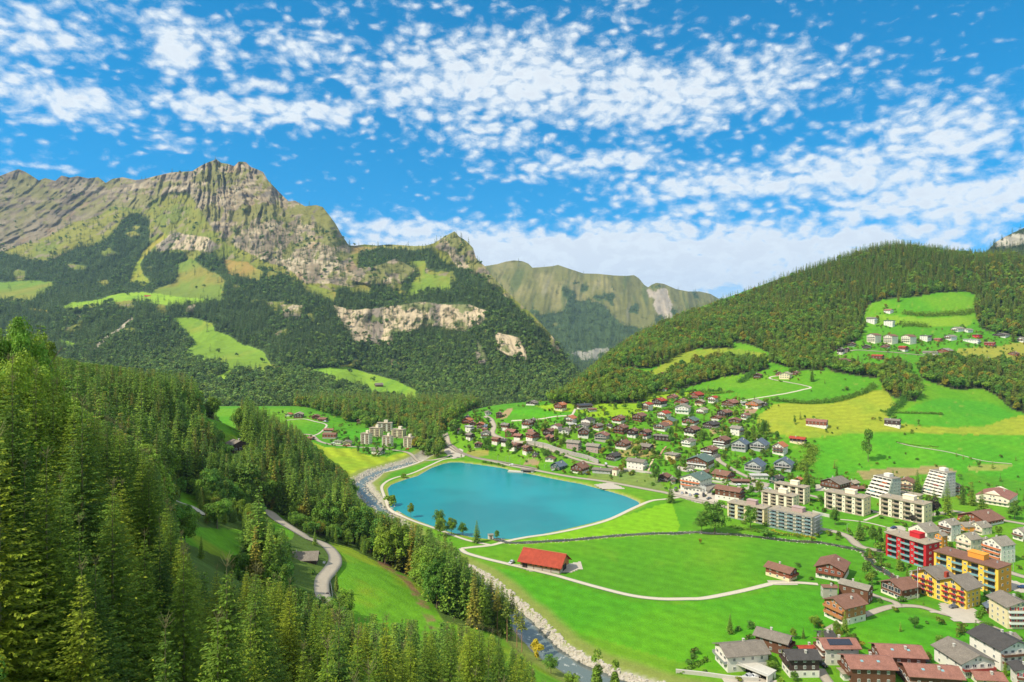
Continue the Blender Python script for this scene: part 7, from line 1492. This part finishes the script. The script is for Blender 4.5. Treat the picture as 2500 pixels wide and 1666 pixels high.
wall_along('concrete_wall', zV2([(0,955),(180,972),(400,1000),(560,1013)]), .6, 1.4, mConc, 'low concrete flood wall along the river in front of the white villa')
wall_along('guard_rail', zVb([(640,770),(650,830),(660,900),(665,980)]), .08, 1.0, mMetal, 'thin metal guard rail on the outer side of the mountain road', 'railing')
wall_along('funicular_track', zV6([(360,810),(320,860),(270,940)]), 1.6, .5, simple_mat('rusty_track', (.36, .22, .12), .9, .2), 'straight rust-brown funicular track climbing the slope, upper piece', 'track')
wall_along('funicular_track', zV6([(210,960),(180,1020),(155,1085)]), 1.6, .5, simple_mat('pale_track', (.55, .45, .25), .9, .2), 'straight pale track climbing the slope beside the long white house, lower piece', 'track')
# railway beside the lake
mRail_ = simple_mat('rusty_rail', (.30, .19, .13), .7, .2); mBall = simple_mat('ballast', (.33, .26, .20), .95, .3, 1.2)
TR = poly_w(zV5([(0,885),(60,930),(150,985),(260,1020),(420,1050),(600,1080),(800,1125),(1000,1165)]), 400); ribbon('railway_bed', TR, 3.4, mBall, lift=.22, nx=3)
for (vk, x_, y_, t_, lab) in [('5',628,1095,1010,'grey lamp post on the lakeside road, left of the pair'),('5',680,1095,1005,'grey lamp post on the lakeside road, right of the pair'),('5',798,1112,1035,'grey lamp post on the lakeside road above the boat jetty'),('5',1080,1160,1110,'short grey lamp post beside the dark teal chalet'),('4',1727,492,430,'lone lamp post at the head of the valley road'),
                              ('1',1650,692,610,'lamp post below the tall spruces by the lane'),('1',660,872,790,'lamp post by the lane above the brook'),('1',2250,1242,1120,'lamp post beside the yellow apartment block'),('5',2137,1220,1150,'thin mast by the track in front of the long white house'),('5',540,1075,1010,'thin railway mast near the lake, left of the lamp pair'),('5',1938,1290,1220,'thin pole on the lakeside lawn'),('2',1975,860,815,'thin mast on the balconied white house terrace')]:
    px_, py_ = VW[vk]([(x_, y_)])[0]; X, Y, Z = hit1(px_, py_, 190); hh = (y_ - t_) / SC_[vk] * Y / F; r = empty('street_lamp' if 'lamp' in lab else 'mast', (X, Y, Z), 0, lab, 'street lamp' if 'lamp' in lab else 'mast')
    q = MB()
    for k in range(6): a, b_ = k * R(60), (k + 1) * R(60); q.poly([(.11*math.cos(a), .11*math.sin(a), -.3), (.11*math.cos(b_), .11*math.sin(b_), -.3), (.07*math.cos(b_), .07*math.sin(b_), hh), (.07*math.cos(a), .07*math.sin(a), hh)])
    q.build('pole', mMetal, r)
    if 'lamp' in lab: MB().box(-.05, 1.1, -.04, .04, hh - .1, hh).box(.7, 1.3, -.14, .14, hh - .18, hh - .04).build('lamp_head', mMetal, r)
# cars
mTyre = simple_mat('tyre', (.02, .02, .02), .9, .1); mLamp = simple_mat('headlight', (.7, .7, .68), .2, .05); PAINT = {}
def car(x, y, rz, c, label, z=None, van=False):
    if c not in PAINT: PAINT[c] = simple_mat('car_paint_%d' % len(PAINT), c, .28, .05, .5, .6)
    L, W_, h1, h2 = (4.3, 1.78, .78, 1.45) if not van else (4.9, 1.95, .95, 2.05); r = empty('parked_car', (x, y, (float(terr(x, y)) if z is None else z) + .14), rz, label, 'car', None)
    pr = [(-L/2, .32), (-L/2, .62), (-L/2+.15, h1), (-L*.22, h1+.06), (-L*.08, h2), (L*.26, h2), (L*.42, h1+.10), (L/2-.02, h1), (L/2, .35)] if not van else [(-L/2,.32),(-L/2,.9),(-L*.36,1.15),(-L*.24,h2),(L*.47,h2),(L/2,1.0),(L/2,.35)]
    def tw(zz): return W_/2 * (1 if zz <= h1 + .1 else .80 if not van else .93)
    b = MB(); n = len(pr)
    for i in range(n):
        (xa, za), (xb, zb) = pr[i], pr[(i + 1) % n]; b.poly([(xa, -tw(za), za), (xa, tw(za), za), (xb, tw(zb), zb), (xb, -tw(zb), zb)])
    b.poly([(a_, -tw(z_), z_) for a_, z_ in pr]); b.poly([(a_, tw(z_), z_) for a_, z_ in pr][::-1]); o = b.build('body', PAINT[c], r)
    md = o.modifiers.new('soft', 'BEVEL'); md.width = .05; md.segments = 2
    gl = MB(); zt = h2 - .1; zb_ = h1 + .14
    for s in (-1, 1):
        wa, wb = s * (tw(zb_ + .1) + .03) if van else s * (W_/2 * .93), s * (tw(zt) + .02); gl.poly([(-L*.17, wa, zb_), (L*.33, wa, zb_), (L*.25, wb, zt), (-L*.07, wb, zt)][::s])
    gl.poly([(-L*.205-.03, -W_*.40, zb_), (-L*.205-.03, W_*.40, zb_), (-L*.10-.03, W_*.37, zt), (-L*.10-.03, -W_*.37, zt)]); gl.poly([(L*.40+.02, -W_*.40, zb_), (L*.29+.02, -W_*.37, zt), (L*.29+.02, W_*.37, zt), (L*.40+.02, W_*.40, zb_)]); gl.build('window', mGlass, r)
    for sx_ in (-.31, .31):
        for s in (-1, 1):
            q = MB(); m_ = 10
            for k in range(m_):
                a, b_ = k * 6.2832 / m_, (k + 1) * 6.2832 / m_; q.poly([(sx_*L + .32*math.cos(a), s*W_*.5 - .11, .32 + .32*math.sin(a)), (sx_*L + .32*math.cos(b_), s*W_*.5 - .11, .32 + .32*math.sin(b_)), (sx_*L + .32*math.cos(b_), s*W_*.5 + .03, .32 + .32*math.sin(b_)), (sx_*L + .32*math.cos(a), s*W_*.5 + .03, .32 + .32*math.sin(a))])
            q.poly([(sx_*L + .32*math.cos(k*.6283), s*W_*.5 + .03*s, .32 + .32*math.sin(k*.6283)) for k in range(10)]); q.build('wheel', mTyre, r)
    for s in (-.6, .6): MB().box(-L/2 - .02, -L/2 + .1, s - .16, s + .16, .55, .70).build('headlight', mLamp, r)
BLK = (.015, .016, .02); SIL = (.42, .43, .44); WHT = (.75, .75, .74); BLU = (.02, .05, .14); REDC = (.45, .02, .02); GRN = (.02, .12, .05); GRY = (.12, .13, .14)
for (vk, x_, y_, an, c, lab) in [('6',468,1296,60,GRY,'grey car leftmost in the hotel car park'),('6',541,1346,75,SIL,'silver car in the hotel car park, left end of the front row'),('6',590,1348,75,BLK,'black car in the front row of the hotel car park'),('6',632,1356,75,SIL,'second silver car in the front row of the hotel car park'),('6',706,1374,20,BLU,'dark blue car in the middle of the hotel car park'),
    ('6',790,1386,75,BLK,'black van-like car beside the white banners'),('6',852,1410,20,GRY,'dark grey car at the right end of the hotel car park'),('6',902,1362,60,BLK,'black car near the long brown hotel'),('6',520,1280,80,BLK,'dark car under the restaurant wing'),('1',872,676,0,BLK,'dark car on the lane right of the left lawn block'),('1',1104,834,20,BLU,'dark blue car alone in the small paved yard'),
    ('1',2338,1402,-10,BLU,'blue car in the car park right of the yellow block'),('5',702,1116,15,WHT,'white car driving on the lakeside road'),('5',1786,1112,90,WHT,'white car near the end of the stone wall'),('5',1562,1222,90,BLU,'blue car beside the big lakeside chalet'),('5',1190,1168,10,WHT,'white car in front of the dark teal chalet'),('2',990,905,110,BLK,'black car in the drive beside the salmon-roofed house'),
    ('2',1876,514,15,GRY,'dark car parked in front of the yellow hotel'),('2',1270,578,60,BLK,'dark car in the shade of the southern red-brown chalet'),('2',490,952,20,SIL,'silver car under the terrace of the white villa, left'),('2',532,950,20,WHT,'white car under the terrace of the white villa, right'),('0',1249,1376,60,SIL,'silver car beside the big red-roofed barn'),('4',640,528,10,WHT,'white car by the low garage near the striped field'),
    ('4',560,318,10,WHT,'white car by the sheds of the farm lane, left one'),('4',580,322,10,GRY,'grey car by the sheds of the farm lane, right one'),('4',1765,652,20,GRN,'green delivery car at the dam end of the lake'),('4',1350,583,15,REDC,'red car in front of the front right tower'),('6',1505,1300,10,SIL,'silver car behind the cream blocks, left of two'),('6',1545,1302,10,WHT,'white car behind the cream blocks, right of two'),('6',1190,1256,10,WHT,'white car by the brown garage row')]:
    px_, py_ = VW[vk]([(x_, y_)])[0]; X, Y, Z = hit1(px_, py_, 190)
    if in_house(X, Y, -2): 
        L_ = math.hypot(X, Y); X -= X / L_ * 4; Y -= Y / L_ * 4
    car(X, Y, R(an), c, lab, van='van' in lab)
px_, py_ = zV2([(520, 975)])[0]; X, Y, Z = hit1(px_, py_, 190); r = empty('car_port', (X, Y + 2, Z), -math.atan2(X, Y) - R(28), 'white garage base with roof terrace and railing in front of the white modern villa', 'garage'); HOUSES.append((X, Y, 6)); HLAB.append('white modern villa')
MB().box(-8, 8, -.2, 3.4, -.5, 2.6).box(-8, -7.6, -3, -.2, -.5, 2.6).box(7.6, 8, -3, -.2, -.5, 2.6).build('wall', WM['wht'], r); MB().box(-8.2, 8.2, -3.2, 3.6, 2.6, 2.85).build('terrace', mConc, r); q = MB(); railing(q, -8.2, 8.2, -3.2, -3.14, 2.85, 1.0, 0, False); q.build('railing', mFrame, r); MB().box(-6.5, 6.5, -.26, -.18, 0, 2.2).build('garage_door', mDark, r)
# white banners before the hotel
for i, x_ in enumerate((752, 768, 784, 800)):
    px_, py_ = zV6([(x_, 1352 + i * 3)])[0]; X, Y, Z = hit1(px_, py_, 300); r = empty('banner', (X, Y, Z), 0, 'white banner on a pole before the large hotel, number %s from the left' % ('one', 'two', 'three', 'four')[i], 'banner', 'banners before the large hotel'); MB().box(-.05, .05, -.05, .05, -.2, 6.4).build('pole', mMetal, r); MB().box(.05, 1.1, -.02, .02, 1.8, 6.2).build('flag', mFrame, r)
# haystack wraps and benches are too small to read; boat jetty at the lake
def jetty():
    px_, py_ = zV5([(790, 1185)])[0]; X, Y, Z = hit1(px_, py_, 300); r = empty('boat_house', (X, Y, -.2), -.25, 'low white boat house with flat roof on the far shore of the lake', 'boat house')
    MB().box(-10, 4, -2.5, 2, -1, .35).build('landing_stage', mConc, r); MB().box(2, 13, -2.2, 2.2, -1, 1.9).build('wall', WM['gra'], r); MB().box(1.4, 13.6, -2.8, 2.8, 1.9, 2.15).build('roof', RM['gry'], r); MB().box(4, 11, -2.26, -2.18, .1, 1.5).build('opening', mDark, r)
jetty()
def weir():
    px_, py_ = 1198, 1316; X, Y, Z = hit1(px_, py_, 300); r = empty('kiosk', (X, Y, Z), .2, 'small white hut with flat roof on the near lake shore', 'hut'); MB().box(-1.5, 1.5, -1.2, 1.2, -.3, 2.4).build('wall', WM['wht'], r); MB().box(-1.8, 1.8, -1.5, 1.5, 2.4, 2.6).build('roof', RM['lgr'], r); MB().box(-.4, .4, -1.24, -1.18, 0, 2.0).build('door', WM['brn'], r)
weir()
# people
mSkin = simple_mat('skin', (.55, .34, .24), .6, .05); mHair = simple_mat('hair', (.06, .04, .03), .8, .1); CL = {}
def cloth(c):
    if c not in CL: CL[c] = simple_mat('cloth_%d' % len(CL), c, .9, .1)
    return CL[c]
def person(x, y, rz, top, legs, label, stride=.28, z=None):
    r = empty('person', (x, y, (float(terr(x, y)) if z is None else z) + .16), rz, label, 'person')
    J = {'pel': (0,0,.95,.13), 'sp': (0,0,1.18,.13), 'ch': (0,0,1.38,.15), 'nk': (0,-.01,1.52,.055), 'hd': (0,-.02,1.63,.095), 'tp': (0,-.01,1.73,.07)}
    E = [('pel','sp'),('sp','ch'),('ch','nk'),('nk','hd'),('hd','tp')]
    for s, n_ in ((-1,'l'),(1,'r')):
        st = stride * s; J.update({'hp'+n_: (.10*s,0,.90,.085), 'kn'+n_: (.11*s,-st*.5,.50,.06), 'an'+n_: (.11*s,-st*.6+.02,.09,.04), 'to'+n_: (.12*s,-st*.6-.14,.04,.035), 'sh'+n_: (.19*s,0,1.42,.06), 'el'+n_: (.24*s,st*.35+.02,1.14,.042), 'wr'+n_: (.24*s,st*.35-.12,.92,.03), 'ha'+n_: (.24*s,st*.35-.17,.85,.034)})
        E += [('pel','hp'+n_),('hp'+n_,'kn'+n_),('kn'+n_,'an'+n_),('an'+n_,'to'+n_),('ch','sh'+n_),('sh'+n_,'el'+n_),('el'+n_,'wr'+n_),('wr'+n_,'ha'+n_)]
    ks = list(J); me = bpy.data.meshes.new('body'); me.from_pydata([J[k][:3] for k in ks], [(ks.index(a), ks.index(b)) for a, b in E], []); o = link('body', me, r)
    md = o.modifiers.new('skin', 'SKIN'); 
    if not me.skin_vertices: me.skin_vertices.new(name='')
    for i, k in enumerate(ks): me.skin_vertices[0].data[i].radius = (J[k][3], J[k][3]); me.skin_vertices[0].data[i].use_root = (k == 'pel')
    sb = o.modifiers.new('smooth', 'SUBSURF'); sb.levels = sb.render_levels = 1
    m, t, b = material('person_colours_%d' % len(bpy.data.materials)); tc_ = t.node('ShaderNodeTexCoord'); sp = t.node('ShaderNodeSeparateXYZ'); t.l.new(tc_.outputs['Object'], sp.inputs[0])
    c1 = t.mix(t.math('GREATER_THAN', sp.outputs[2], .96), (*legs, 1), (*top, 1)); c2 = t.mix(t.math('GREATER_THAN', sp.outputs[2], 1.50), c1, (.55, .34, .24, 1)); t.l.new(c2, b.inputs['Base Color']); b.inputs['Roughness'].default_value = .85; me.materials.append(m)
    b_ = bmesh.new(); bmesh.ops.create_icosphere(b_, subdivisions=2, radius=.115); mh = bpy.data.meshes.new('hair'); bmesh.ops.translate(b_, verts=b_.verts, vec=(0, .03, 1.69)); b_.to_mesh(mh); b_.free(); mh.materials.append(mHair); link('hair', mh, r)
for (vk, x_, y_, an, tp, lg, lab) in [('b',622,918,200,(.03,.04,.08),(.03,.03,.05),'walker in dark clothes on the mountain road, left of the group'),('b',632,925,190,(.05,.05,.06),(.10,.10,.16),'walker in black top on the mountain road, middle of the group'),('b',641,912,205,(.10,.10,.14),(.02,.02,.03),'walker in grey top on the mountain road, right of the group'),
    ('b',1096,236,20,(.03,.03,.04),(.04,.05,.10),'person in dark clothes on the path at the near left corner of the lake'),('b',1101,240,40,(.30,.06,.05),(.03,.03,.04),'person in a red top on the path at the near left corner of the lake'),('5',2134,1316,90,(.04,.04,.05),(.05,.05,.08),'person in black on the lakeside lawn, left of two'),('5',2148,1318,-60,(.05,.06,.10),(.03,.03,.04),'person in dark blue on the lakeside lawn, right of two'),('5',1806,1300,90,(.06,.06,.08),(.05,.05,.05),'lone person walking on the lakeside road')]:
    px_, py_ = (zVb if vk == 'b' else VW[vk])([(x_, y_)])[0]; X, Y, Z = hit1(px_, py_, 200); person(X, Y, R(an), tp, lg, lab)
# ================================================================ AIR
def haze():
    V = [(-9000,-700,-700),(9000,-700,-700),(9000,13500,-700),(-9000,13500,-700),(-9000,-700,1030),(9000,-700,1030),(9000,13500,1030),(-9000,13500,1030)]
    Fc = [(0,3,2,1),(4,5,6,7),(0,1,5,4),(1,2,6,5),(2,3,7,6),(3,0,4,7)]
    m = bpy.data.materials.new('haze'); m.use_nodes = True; t = NT(m.node_tree); t.n.remove(t.n['Principled BSDF'])
    v = t.node('ShaderNodeVolumePrincipled'); v.inputs['Color'].default_value = (.46, .68, 1.0, 1); v.inputs['Density'].default_value = 3.8e-5; v.inputs['Anisotropy'].default_value = .1
    t.l.new(v.outputs[0], t.n['Material Output'].inputs['Volume'])
    o = link('haze', mesh_np('haze', V, Fc, False, [m])); tag(o, kind='stuff')
haze()
